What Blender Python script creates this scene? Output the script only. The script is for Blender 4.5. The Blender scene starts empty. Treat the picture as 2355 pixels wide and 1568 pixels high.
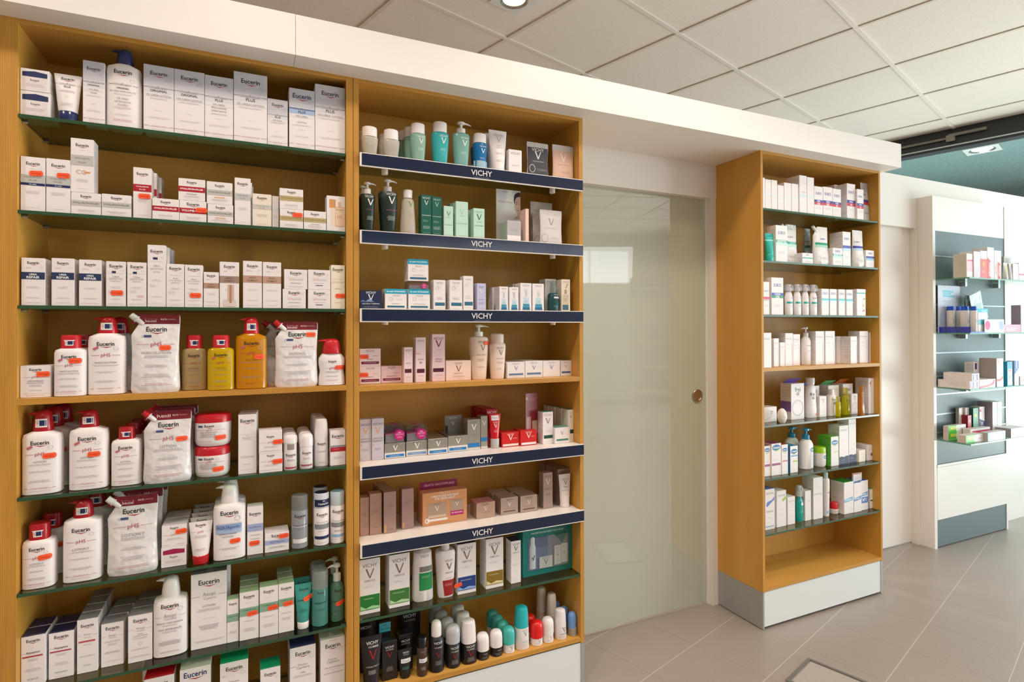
import bpy, bmesh, math, random
from mathutils import Matrix, Vector
C = bpy.context.scene
COL = C.collection
FL = 1.3225            # eye height above the floor; all heights below are measured from the floor
PI = math.pi

# ------------------------------------------------------------------ camera
cd = bpy.data.cameras.new('camera'); cam = bpy.data.objects.new('camera', cd); COL.objects.link(cam)
A = Vector((0.9081926, -0.4185415, -0.00303568)); B = Vector((-7.2e-05, -0.00740934, 0.99997255)); F = Vector((0.41855251, 0.90816745, 0.0067593))
cam.matrix_world = Matrix(((A.x, B.x, -F.x, 0.0), (A.y, B.y, -F.y, -1.81217), (A.z, B.z, -F.z, FL), (0, 0, 0, 1)))
cd.sensor_width = 36; cd.lens = 1309.157 / 2355 * 36; cd.shift_x = 0.0; cd.shift_y = -(784 - 748.348) / 2355
cd.clip_start = 0.05; cd.clip_end = 100
C.camera = cam
# ------------------------------------------------------------------ exposure, world, light
C.view_settings.view_transform = 'Standard'; C.view_settings.look = 'None'
C.view_settings.exposure = 0.36; C.view_settings.gamma = 1; C.view_settings.use_curve_mapping = False
W = bpy.data.worlds.new('daylight'); C.world = W; W.use_nodes = True
W.node_tree.nodes['Background'].inputs[0].default_value = (0.72, 0.86, 1.0, 1)
W.node_tree.nodes['Background'].inputs[1].default_value = 0.4
TH = math.radians(17.2)
U2 = Vector((math.cos(TH), math.sin(TH), 0)); V2 = Vector((math.sin(TH), -math.cos(TH), 0))   # directions of the tile grid
def uv(u, v, z=0): return Vector((U2.x*u + V2.x*v, U2.y*u + V2.y*v, z))
UF, VB = 5.66, 8.2      # shop front and far wall of the room, in grid directions
CEIL = FL + 1.741
def area(name, loc, aim, sx, sy, power, col, spread=PI):
    l = bpy.data.lights.new(name, 'AREA'); l.shape = 'RECTANGLE'; l.size = sx; l.size_y = sy; l.energy = power; l.color = col; l.spread = spread
    o = bpy.data.objects.new(name, l); COL.objects.link(o); o.location = loc
    o.rotation_euler = (Vector(aim) - Vector(loc)).to_track_quat('-Z', 'Y').to_euler(); return o
# daylight entering through the glazed shop front on the right
area('daylight_shop_front', uv(UF + 1.0, 4.3, 1.5), uv(1.5, 1.5, 1.2), 6.5, 2.5, 205, (0.88, 0.94, 1.0))
# fill light added low outside the shop front to brighten the ceiling
area('ceiling_fill_light', uv(UF + 0.6, 3.0, 0.35), uv(2.5, 1.5, 3.2), 8.0, 0.6, 120, (1.0, 0.98, 0.96), 2.2)
# daylight of the high windows in the wall opposite the shelves
area('daylight_high_windows', uv(1.7, 8.1, 2.5), uv(0.6, 0, 1.2), 5.2, 0.65, 14, (0.98, 0.97, 1.0))
# recessed warm ceiling downlights
LAMPS = [(-1.3, -0.85), (0.0, -0.95), (1.3, -0.75), (2.3, -1.3), (-1.0, -2.6), (0.6, -2.9), (2.4, -2.9), (-2.6, -1.2), (3.4, -4.4), (1.2, -5.0)]
LAMP_W = 52
FILL_LAMPS = [(-0.9, 1.6), (1.0, 2.2), (2.3, 2.9), (3.3, 3.2), (0.2, 3.4)]  # unseen lamps added behind the shelving to brighten the ceiling there

# ------------------------------------------------------------------ materials
def lin(c):
    if isinstance(c, str): c = tuple(int(c[i:i+2], 16)/255 for i in (0, 2, 4))
    return tuple((x/12.92 if x <= 0.04045 else ((x+0.055)/1.055)**2.4) for x in c)
MC = {}
NAMED = dict(W='efe9e9', K='2a2a2e', G='8f8a88', LG='c6c2c0', R='b01e2c', NV='24305e', BL='2f5fb0', WW='ffffff')
def mat(key, rough=0.45, metal=0.0, kind='p', **kw):
    k = (key, rough, metal, kind, tuple(sorted(kw.items())))
    if k in MC: return MC[k]
    m = bpy.data.materials.new('%s_%s' % (kind, key)); m.use_nodes = True; nt = m.node_tree; b = nt.nodes['Principled BSDF']
    c = lin(NAMED.get(key, key)); b.inputs['Base Color'].default_value = (*c, 1); b.inputs['Roughness'].default_value = rough; b.inputs['Metallic'].default_value = metal
    out = nt.nodes['Material Output']
    if kind == 'liquid':         # coloured see-through plastic with liquid
        tr = nt.nodes.new('ShaderNodeBsdfTransparent'); tr.inputs[0].default_value = (*[x**0.6 for x in c], 1)
        mx = nt.nodes.new('ShaderNodeMixShader'); mx.inputs[0].default_value = kw.get('op', 0.5)
        b.inputs['Roughness'].default_value = 0.12
        nt.links.new(tr.outputs[0], mx.inputs[1]); nt.links.new(b.outputs[0], mx.inputs[2]); nt.links.new(mx.outputs[0], out.inputs[0])
    if kind == 'glass':          # thin sheet: clear pass-through with a reflecting surface
        tr = nt.nodes.new('ShaderNodeBsdfTransparent'); tr.inputs[0].default_value = (*c, 1)
        gl = nt.nodes.new('ShaderNodeBsdfGlossy'); gl.inputs['Roughness'].default_value = 0.02
        lw = nt.nodes.new('ShaderNodeLayerWeight'); lw.inputs[0].default_value = 0.5; pw = nt.nodes.new('ShaderNodeMath'); pw.operation = 'POWER'; pw.inputs[1].default_value = 5; nt.links.new(lw.outputs['Facing'], pw.inputs[0]); fr = nt.nodes.new('ShaderNodeMath'); fr.operation = 'MULTIPLY_ADD'; fr.inputs[1].default_value = 0.9; fr.inputs[2].default_value = 0.07; nt.links.new(pw.outputs[0], fr.inputs[0])
        mx = nt.nodes.new('ShaderNodeMixShader')
        nt.links.new(fr.outputs[0], mx.inputs[0]); nt.links.new(tr.outputs[0], mx.inputs[1]); nt.links.new(gl.outputs[0], mx.inputs[2]); nt.links.new(mx.outputs[0], out.inputs[0])
    if kind == 'foil':
        n = nt.nodes.new('ShaderNodeTexNoise'); n.inputs['Scale'].default_value = 22; n.inputs['Detail'].default_value = 2
        tc = nt.nodes.new('ShaderNodeTexCoord'); bp = nt.nodes.new('ShaderNodeBump'); bp.inputs['Strength'].default_value = 0.5; bp.inputs['Distance'].default_value = 0.02
        nt.links.new(tc.outputs['Object'], n.inputs['Vector']); nt.links.new(n.outputs[0], bp.inputs['Height']); nt.links.new(bp.outputs[0], b.inputs['Normal'])
    MC[k] = m; return m
def emis(name, col, s):
    m = bpy.data.materials.new(name); m.use_nodes = True; b = m.node_tree.nodes['Principled BSDF']
    b.inputs['Emission Color'].default_value = (*lin(col), 1); b.inputs['Emission Strength'].default_value = s; b.inputs['Base Color'].default_value = (*lin(col), 1); return m
def node_mat(name, col, rough=0.5, noise=None, bands=None, bump=0.0, spec=0.5):
    """noise=(scale vector, colour2, low, high); bands=(axis, period, colour2, sharpness)"""
    m = bpy.data.materials.new(name); m.use_nodes = True; nt = m.node_tree; b = nt.nodes['Principled BSDF']; L = nt.links.new
    b.inputs['Roughness'].default_value = rough; b.inputs['Specular IOR Level'].default_value = spec
    tc = nt.nodes.new('ShaderNodeTexCoord'); last = None
    rgb = nt.nodes.new('ShaderNodeRGB'); rgb.outputs[0].default_value = (*lin(col), 1); last = rgb.outputs[0]
    if noise:
        mp = nt.nodes.new('ShaderNodeMapping'); mp.inputs['Scale'].default_value = noise[0]
        n = nt.nodes.new('ShaderNodeTexNoise'); n.inputs['Scale'].default_value = 1; n.inputs['Detail'].default_value = 4
        mr = nt.nodes.new('ShaderNodeMapRange'); mr.inputs[1].default_value = noise[2]; mr.inputs[2].default_value = noise[3]
        mx = nt.nodes.new('ShaderNodeMix'); mx.data_type = 'RGBA'; mx.inputs['B'].default_value = (*lin(noise[1]), 1)
        L(tc.outputs['Object'], mp.inputs[0]); L(mp.outputs[0], n.inputs['Vector']); L(n.outputs[0], mr.inputs[0]); L(mr.outputs[0], mx.inputs[0]); L(last, mx.inputs['A']); last = mx.outputs['Result']
        if bump:
            bp = nt.nodes.new('ShaderNodeBump'); bp.inputs['Strength'].default_value = bump; bp.inputs['Distance'].default_value = 0.004
            L(n.outputs[0], bp.inputs['Height']); L(bp.outputs[0], b.inputs['Normal'])
    if bands:
        sp = nt.nodes.new('ShaderNodeSeparateXYZ'); L(tc.outputs['Object'], sp.inputs[0])
        n2 = nt.nodes.new('ShaderNodeTexNoise'); n2.inputs['Scale'].default_value = 9; L(tc.outputs['Object'], n2.inputs['Vector'])
        ad = nt.nodes.new('ShaderNodeMath'); ad.operation = 'MULTIPLY_ADD'; ad.inputs[1].default_value = 0.0012
        L(n2.outputs[0], ad.inputs[0]); L(sp.outputs[bands[0]], ad.inputs[2])
        mu = nt.nodes.new('ShaderNodeMath'); mu.operation = 'MULTIPLY'; mu.inputs[1].default_value = 2*PI/bands[1]; L(ad.outputs[0], mu.inputs[0])
        si = nt.nodes.new('ShaderNodeMath'); si.operation = 'SINE'; L(mu.outputs[0], si.inputs[0])
        mr = nt.nodes.new('ShaderNodeMapRange'); mr.inputs[1].default_value = bands[3]; mr.inputs[2].default_value = bands[3] + 0.5; mr.inputs[4].default_value = 0.75; L(si.outputs[0], mr.inputs[0])
        mx = nt.nodes.new('ShaderNodeMix'); mx.data_type = 'RGBA'; mx.inputs['B'].default_value = (*lin(bands[2]), 1)
        L(mr.outputs[0], mx.inputs[0]); L(last, mx.inputs['A']); last = mx.outputs['Result']
    L(last, b.inputs['Base Color']); return m
M_WOOD = node_mat('birch_ply_face', 'd8a24a', 0.42, noise=((7, 7, 1.2), 'cc943e', 0.3, 0.7))
M_WOODH = node_mat('birch_ply_shelf_face', 'dfac5c', 0.42, noise=((1.5, 9, 6), 'cc943e', 0.3, 0.7))
M_EDGEV = node_mat('birch_ply_edge_upright', 'd49a3c', 0.5, noise=((40, 40, 3), 'c08a3a', 0.4, 0.7), bands=(0, 0.0031, '8f6224', 0.35))
M_EDGEH = node_mat('birch_ply_edge_level', 'd49a3c', 0.5, noise=((3, 40, 40), 'c08a3a', 0.4, 0.7), bands=(2, 0.0031, '8f6224', 0.35))
M_WHITE = node_mat('white_laminate', 'f3efea', 0.4)
M_WALL = node_mat('white_paint', 'ece8e2', 0.6)
M_ALU = node_mat('brushed_metal_plinth', 'b4b6b6', 0.35, noise=((900, 900, 900), 'a6a8a8', 0.4, 0.6))
M_ALU.node_tree.nodes['Principled BSDF'].inputs['Metallic'].default_value = 0.35

# ------------------------------------------------------------------ mesh helpers
class MB:
    def __init__(s): s.v = []; s.f = []; s.m = []; s.mats = []
    def slot(s, m):
        if m not in s.mats: s.mats.append(m)
        return s.mats.index(m)
    def face(s, pts, m):
        n = len(s.v); s.v += [tuple(p) for p in pts]; s.f.append(tuple(range(n, n+len(pts)))); s.m.append(s.slot(m))
    def box(s, x0, x1, y0, y1, z0, z1, m, mf=None, mt=None, ms=None):
        """mf front/back faces, mt top/bottom, ms sides"""
        mf = mf or m; mt = mt or m; ms = ms or m
        P = [(x0, y0, z0), (x1, y0, z0), (x1, y1, z0), (x0, y1, z0), (x0, y0, z1), (x1, y0, z1), (x1, y1, z1), (x0, y1, z1)]
        n = len(s.v); s.v += P
        for q, mm in (((0, 1, 5, 4), mf), ((2, 3, 7, 6), mf), ((4, 5, 6, 7), mt), ((3, 2, 1, 0), mt), ((1, 2, 6, 5), ms), ((3, 0, 4, 7), ms)):
            s.f.append(tuple(n+i for i in q)); s.m.append(s.slot(mm))
    def obox(s, c, ex, ey, ez, m):
        """box from a corner and three edge vectors"""
        c, ex, ey, ez = map(Vector, (c, ex, ey, ez)); P = [c, c+ex, c+ex+ey, c+ey]; P += [q+ez for q in P]
        n = len(s.v); s.v += [tuple(q) for q in P]
        for q in ((0, 1, 5, 4), (2, 3, 7, 6), (4, 5, 6, 7), (3, 2, 1, 0), (1, 2, 6, 5), (3, 0, 4, 7)): s.f.append(tuple(n+i for i in q)); s.m.append(s.slot(m))
    def loft(s, rings, m, seg=28, n=2.0, mtop=None, mbot=None, xf=None):
        """rings of (z, half width, half depth, centre x, centre y)"""
        base = len(s.v); si = s.slot(m)
        for r in rings:
            z, a, b = r[:3]; cx = r[3] if len(r) > 3 else 0; cy = r[4] if len(r) > 4 else 0
            for k in range(seg):
                t = 2*PI*k/seg; c, d = math.cos(t), math.sin(t); e = 2/n
                p = Vector((cx + a*math.copysign(abs(c)**e, c), cy + b*math.copysign(abs(d)**e, d), z))
                if xf: p = xf @ p
                s.v.append(tuple(p))
        for i in range(len(rings)-1):
            for k in range(seg):
                a = base+i*seg+k; b = base+i*seg+(k+1) % seg
                s.f.append((a, b, b+seg, a+seg)); s.m.append(si)
        s.f.append(tuple(base+k for k in reversed(range(seg)))); s.m.append(s.slot(mbot or m))
        s.f.append(tuple(base+(len(rings)-1)*seg+k for k in range(seg))); s.m.append(s.slot(mtop or m))
    def tube(s, p0, p1, r0, r1, m, seg=14):
        p0, p1 = Vector(p0), Vector(p1); d = p1-p0; q = d.to_track_quat('Z', 'Y').to_matrix().to_4x4(); q.translation = p0
        s.loft([(0, r0, r0), (d.length, r1, r1)], m, seg, xf=q)
    def make(s, name, parent=None, smooth=False, loc=None):
        me = bpy.data.meshes.new(name); me.from_pydata(s.v, [], s.f)
        for m in s.mats: me.materials.append(m)
        me.polygons.foreach_set('material_index', s.m)
        if smooth: me.polygons.foreach_set('use_smooth', [True]*len(s.f)); me.set_sharp_from_angle(angle=math.radians(42))
        me.update(); o = bpy.data.objects.new(name, me); COL.objects.link(o)
        if parent: o.parent = parent
        if loc is not None: o.location = loc
        return o
def empty(name, loc=(0, 0, 0)):
    o = bpy.data.objects.new(name, None); COL.objects.link(o); o.location = loc; o.empty_display_size = 0.05; return o
def tag(o, label, cat, group=None):
    o['label'] = label; o['category'] = cat
    if group: o['group'] = group
    return o
def struct(o): o['kind'] = 'structure'; return o

TC = {}
def text_geo(s, bold=0.0):
    """flat outline geometry of a word, scaled to width 1 and centred at height 0"""
    k = (s, bold)
    if k in TC: return TC[k]
    cu = bpy.data.curves.new('word', 'FONT'); cu.body = s; cu.resolution_u = 2; cu.offset = bold; cu.size = 1
    ob = bpy.data.objects.new('word', cu); me = bpy.data.meshes.new_from_object(ob)
    vs = [v.co.copy() for v in me.vertices]; fs = [tuple(p.vertices) for p in me.polygons]
    if vs:
        x0 = min(v.x for v in vs); x1 = max(v.x for v in vs)
        y0 = min(v.y for v in vs); y1 = max(v.y for v in vs); w = max(x1-x0, 1e-4); cy = 0.36
        vs = [((v.x-x0)/w-0.5, (v.y-cy)/w) for v in vs]
    bpy.data.objects.remove(ob); bpy.data.curves.remove(cu); bpy.data.meshes.remove(me)
    TC[k] = (vs, fs); return TC[k]

class Face:
    """a printable front: maps (u right, v down) in metres-per-width to points lying on the front surface"""
    def __init__(s, mb, w, top, bot, surf, curved, rnd): s.mb = mb; s.w = w; s.top = top; s.bot = bot; s.surf = surf; s.cur = curved; s.r = rnd; s.lay = 0
    def pt(s, x, z, e): return (x, s.surf(x, z) - e, z)
    def rect(s, x0, z0, x1, z1, m, e):
        nx = max(1, int(abs(x1-x0)/0.004)) if s.cur else 1; nz = max(1, int(abs(z1-z0)/0.012)) if s.cur > 1 else 1
        for j in range(nz):
            for i in range(nx):
                a, b = x0+(x1-x0)*i/nx, x0+(x1-x0)*(i+1)/nx; c, d = z0+(z1-z0)*j/nz, z0+(z1-z0)*(j+1)/nz
                s.mb.face([s.pt(a, c, e), s.pt(b, c, e), s.pt(b, d, e), s.pt(a, d, e)], m)
    def poly(s, pts, m, e):
        if not s.cur or max(p[0] for p in pts)-min(p[0] for p in pts) < 0.0055: s.mb.face([s.pt(x, z, e) for x, z in pts], m); return
        x0 = min(p[0] for p in pts); x1 = max(p[0] for p in pts); n = int((x1-x0)/0.0045)+1; st = (x1-x0)/n
        for i in range(n):
            q = pts
            for lim, sg in ((x0+i*st, 1), (x0+(i+1)*st, -1)):
                r = []
                for (ax, az), (bx, bz) in zip(q, q[1:]+q[:1]):
                    ia, ib = sg*(ax-lim) >= -1e-9, sg*(bx-lim) >= -1e-9
                    if ia: r.append((ax, az))
                    if ia != ib: t = (lim-ax)/(bx-ax); r.append((lim, az+(bz-az)*t))
                q = r
                if len(q) < 3: break
            if len(q) >= 3: s.mb.face([s.pt(x, z, e) for x, z in q], m)
    def draw(s, els):
        H = s.top-s.bot; w = s.w
        X = lambda u: (u-0.5)*w
        Z = lambda v: s.top - v*H
        for el in els:
            k = el[0]; s.lay += 1; e = 0.0004 + s.lay*0.00007 if s.cur else 0.00025 + s.lay*0.00004
            if k == 't':
                _, st, u, v, wr, col = el[:6]; bold = el[6] if len(el) > 6 else 0; hs = el[7] if len(el) > 7 else 1
                if v < 0: continue
                vs, fs = text_geo(st, bold); m = mat(col); n = len(s.mb.v); sc = wr*w
                if s.cur:
                    for f in fs: s.poly([(X(u)+vs[i][0]*sc, Z(v)+vs[i][1]*sc*hs) for i in f], m, e)
                    continue
                s.mb.v += [s.pt(X(u)+a*sc, Z(v)+b*sc*hs, e) for a, b in vs]; si = s.mb.slot(m)
                for f in fs: s.mb.f.append(tuple(n+i for i in f)); s.mb.m.append(si)
            elif k == 'tv':      # upright word, read bottom to top; wr is the cap height
                _, st, u, v, wr, col = el[:6]; vs, fs = text_geo(st, 0.01); m = mat(col); n = len(s.mb.v); si = s.mb.slot(m)
                cap = 0.72*len(st)**-1/0.62; sc = wr*w/cap
                s.mb.v += [s.pt(X(u)-b*sc, Z(v)+a*sc, e) for a, b in vs]
                for f in fs: s.mb.f.append(tuple(n+i for i in f)); s.mb.m.append(si)
            elif k == 'r':
                _, u0, v0, u1, v1, col = el[:6]; s.rect(X(u0), Z(v1), X(u1), Z(v0), mat(col, 0.35) if len(el) < 7 else mat(col, 0.25, el[6]), e)
            elif k == 'm':
                _, u, v, wr, n, col = el[:6]; m = mat(col); st = 0.0021 if len(el) < 7 else el[6]
                for i in range(n):
                    L = wr*w*s.r.uniform(0.62, 1.0); x = X(u)-L/2; z = Z(v)-i*st
                    while x < X(u)+L/2-0.0006:
                        q = min(s.r.uniform(0.0025, 0.0085), X(u)+L/2-x)
                        s.poly([(x, z-st*0.15), (x+q, z-st*0.15), (x+q, z+st*0.15), (x, z+st*0.15)], m, e); x += q+0.0009
            elif k == 'E':
                _, u, v, wr = el[:4]; col = el[4] if len(el) > 4 else 'K'
                s.draw([('t', 'Eucerin', u, v, wr, col, 0.018, 1.08)]); ww = wr*w; x = X(u)+ww*0.03; z = Z(v)-ww*0.175; t = ww*0.1; m = mat('R')
                s.lay += 1
                s.poly([(x-ww*0.37, z), (x, z-t), (x, z-t*0.42)], m, e); s.poly([(x, z-t*0.42), (x, z-t), (x+ww*0.37, z)], m, e)
            elif k == 'V':
                _, u, v, wr, col = el[:5]; x = X(u); z = Z(v); a = wr*w/2; h = a*2.15; t = a*0.34; m = mat(col, 0.3, 0.0); m2 = m
                s.poly([(x-a, z+h/2), (x-a+t*1.25, z+h/2), (x+t*0.1, z-h/2+h*0.16), (x-t*0.05, z-h/2), (x-t*0.3, z-h/2)], m, e)
                s.poly([(x-t*0.3, z-h/2), (x+t*0.35, z-h/2), (x+a, z+h/2), (x+a-t*0.7, z+h/2), (x+t*0.0, z-h/2+h*0.2)], m2, e+0.00002)
            elif k == 'c':
                _, u, v, r, col = el[:5]; pts = [(X(u)+r*w*math.cos(2*PI*i/24), Z(v)+r*w*(el[5] if len(el) > 5 else 1)*math.sin(2*PI*i/24)) for i in range(24)]
                s.poly(pts, mat(col), e)
            elif k == 'o':      # ring
                _, u, v, r, col = el[:5]; sq = el[5] if len(el) > 5 else 1
                for i in range(20):
                    a, b = 2*PI*i/20, 2*PI*(i+1)/20
                    s.poly([(X(u)+q*w*math.cos(g), Z(v)+q*sq*w*math.sin(g)) for q, g in ((r, a), (r, b), (r*0.86, b), (r*0.86, a))], mat(col), e)
            elif k == 'q':      # free polygon in (u, v)
                s.poly([(X(u), Z(v)) for u, v in el[1]], mat(el[2]), e)

# printed designs ------------------------------------------------------
GRAD = ['c3c3cc', 'c9c9d1', 'd2d1d8', 'dedce1', 'e8e5e7']
def UR(l2, main=(), col='K', lg=0.56, acc=None):
    e = [('r', 0.005, 0.005, 0.995, 0.24, GRAD[0])] + [('r', 0.005, 0.24+0.06*i, 0.995, 0.3+0.06*i, GRAD[i+1]) for i in range(4)]
    if acc: e += [('r', 0.0, 0.325, 1.0, 0.345, acc), ('r', 0.005, 0.345, 0.995, 0.42, 'a9bfe0')]
    e += [('E', 0.5, 0.12, lg, col), ('o', 0.83, 0.205, 0.08, 'a9a7ac', 0.7)]
    e += [('r', 0, 0.334, 0.17, 0.34, '6a6870'), ('r', 0.83, 0.334, 1, 0.34, '6a6870'), ('t', 'UreaRepair', 0.5, 0.335, 0.62, '85828a')]
    v = 0.385; e.append(('t', l2, 0.5, v, 0.07*len(l2), '46444c', 0.02)); v += 0.07
    for s in main: e.append(('t', s, 0.5, v, min(0.85, 0.058*len(s)), '8b888e')); v += 0.05
    e += [('m', 0.5, v-0.005, 0.85, 2, 'b5b0b4'), ('m', 0.5, 0.68, 0.3, 1, 'c6c2c6'), ('m', 0.5, 0.78, 0.8, 3, 'd6cbcc')]
    e += [('r', 0.0, 0.915, 0.18, 0.92, 'c08a90'), ('r', 0.82, 0.915, 1, 0.92, 'c08a90'), ('m', 0.5, 0.915, 0.6, 2, 'c08088'), ('m', 0.5, 0.965, 0.6, 1, 'ccb0b4')]
    return e
def HF(l1, l2, band='c2c1bb', tc='6c6a68', y=0.33, bh=0.14, lg=0.56, sub=None, sc='R', cc=None):
    e = [('E', 0.5, 0.12, lg), ('m', 0.5, 0.22, 0.3, 1, 'cfc8c8'), ('o', 0.8, 0.21, 0.07, 'd4cfd2', 0.7), ('r', 0, y, 1, y+bh, band)]
    if l2: e += [('t', l1, 0.5, y+bh*0.3, 0.66, tc, 0.01), ('t', l2, 0.5, y+bh*0.7, 0.34, tc)]
    else: e += [('t', l1, 0.5, y+bh*0.45, 0.85, tc, 0.01)]
    if sub: e += [('r', 0, y+bh+0.01, 1, y+bh+0.055, 'NV'), ('t', sub, 0.5, y+bh+0.033, 0.3, 'WW')]
    if cc: e += [('t', cc, 0.45, 0.62, 0.42, 'd0a48e'), ('r', 0.58, 0.61, 0.85, 0.635, 'e0935a')]
    e += [('m', 0.5, y+bh+0.16 if not cc else 0.76, 0.66, 4 if l2 else 3, 'c9bcbc'), ('m', 0.5, 0.93, 0.6, 1, 'd3b5b5')]
    return e
def FC(t1, t2='', band=None, y=0.3, tc='9b989a', lg=0.66, bcol='NV', extra=()):
    """small face-care carton"""
    e = [('E', 0.5, 0.1, lg), ('o', 0.82, 0.2, 0.08, 'cbb9bd', 0.7)]
    if band: e += [('r', 0, y, 1, y+0.15, band), ('t', t1, 0.5, y+0.045, 0.07*len(t1)+0.05, tc, 0.02), ('t', t2, 0.5, y+0.105, 0.55, tc, 0.02), ('m', 0.3, 0.2, 0.3, 2, 'd9a2a2')]
    else: e += [('m', 0.5, 0.265, 0.9, 1, 'c2bec2'), ('t', t1, 0.5, 0.335, 0.07*len(t1), '9b989a'), ('t', t2, 0.5, 0.385, 0.7, 'b3b0b2'), ('m', 0.5, 0.43, 0.6, 2, 'a9a5a8'), ('m', 0.3, 0.64, 0.4, 4, 'd7ccce')]
    e += [('m', 0.5, 0.6 if band else 0.56, 0.6, 3, 'cdc6c8'), ('m', 0.5, 0.83, 0.75, 2, 'd2bcc0'), ('m', 0.5, 0.94, 0.8, 1, 'd3aab0')]
    return e+list(extra)
def CR(band=None, t='', tc='WW', lid=None, low=None, lg=0.36):
    """low wide cream carton"""
    e = []
    if lid:
        e += [('q', ((0.07, 0.16), (0.5, 0.1), (0.93, 0.16), (0.93, 0.36), (0.07, 0.36)), lid), ('r', 0.1, 0.37, 0.9, 0.93, 'e9e0e0'), ('E', 0.5, 0.5, lg*0.85), ('m', 0.5, 0.68, 0.7, 4, 'b9a8a8')]
        return e
    e += [('E', 0.5, 0.16, lg), ('o', 0.8, 0.3, 0.045, 'd2ccce', 0.8), ('m', 0.5, 0.78, 0.7, 3, 'c9b4b4'), ('m', 0.5, 0.93, 0.6, 1, 'dcc6c6')]
    if band: e += [('r', 0, 0.36, 1, 0.6, band), ('t', t, 0.5, 0.47, min(0.86, 0.065*len(t)), tc, 0.02)]
    if low: e += [('r', 0.3, 0.68, 0.7, 0.72, low)]
    return e
def PH(main='LOTION', sub=1, lg=0.46, neu=True, tc='6f6a6e', extra=(), v0=0.0):
    e = [('E', 0.5, 0.17, lg), ('r', 0.12, 0.355, 0.34, 0.36, 'b5404a'), ('r', 0.66, 0.355, 0.88, 0.36, 'b5404a'), ('t', 'pH5', 0.5, 0.35, 0.24, 'b5404a'),
         ('t', main, 0.5, 0.475, min(0.75, 0.052*len(main)), tc), ('m', 0.5, 0.515, 0.7, 2, '928c90'), ('m', 0.5, 0.625, 0.6, 2, '8b868a'),
         ('m', 0.5, 0.77, 0.62, 3, '9a9498'), ('r', 0.1, 0.893, 0.2, 0.898, 'b5404a'), ('r', 0.8, 0.893, 0.9, 0.898, 'b5404a'), ('m', 0.5, 0.89, 0.55, 2, 'b5404a'), ('m', 0.5, 0.94, 0.6, 1, 'c98088'), ('o', 0.77, 0.25, 0.07, 'bcb8bc', 0.75)]
    if neu: e += [('q', ((0.16, 0.245), (0.3, 0.205), (0.33, 0.235), (0.19, 0.275)), 'c8666e')]
    return e+list(extra)
def VI(vc='8a7a6a', tc='5a5654', band=None, by=(0.62, 0.92), dercos=False, V0=0.3, sz=0.36, lg=0.66, sub=None, subc='WW', extra=(), ty=0.1, tl=(), mc='b9b2ae'):
    e = [('t', 'VICHY', 0.5, ty, lg, tc, 0.0, 1.0), ('V', 0.5, V0, sz, vc)]
    if dercos: e += [('t', 'DERCOS', 0.5, V0+0.13, 0.5, '6a6664'), ('m', 0.42, V0+0.24, 0.6, 2, mc)]
    for i, (s, v, wr) in enumerate(tl): e.append(('t', s, 0.5, v, wr, tc))
    if band: e += [('r', 0.02, by[0], 0.98, by[1], band)]
    if sub: e += [('r', 0.08, sub[1], 0.92, sub[2], sub[0]), ('m', 0.5, (sub[1]+sub[2])/2, 0.7, 1, subc)]
    e += [('m', 0.5, 0.93, 0.6, 1, mc)]
    return e+list(extra)
def BAND(t='', c1='1ea79a', c2=None, y=0.4, h=0.07, logo='EUBOS', lc='5a5aa8', t2='', lg=0.6, ly=0.2):
    e = [('t', logo, 0.5, ly, lg, lc, 0.005, 1.3), ('r', 0.0, y, 1, y+h, c1), ('m', 0.5, 0.72, 0.7, 5, 'cfcfd6')]
    if t: e.append(('t', t, 0.5, y+h*0.5, min(0.8, 0.1*len(t)), 'WW', 0.02))
    if c2: e.append(('r', 0, y+h, 1, y+2*h, c2))
    if t2: e.append(('t', t2, 0.5, y+h*1.5, 0.09*len(t2)+0.05, 'WW', 0.02))
    return e

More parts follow.
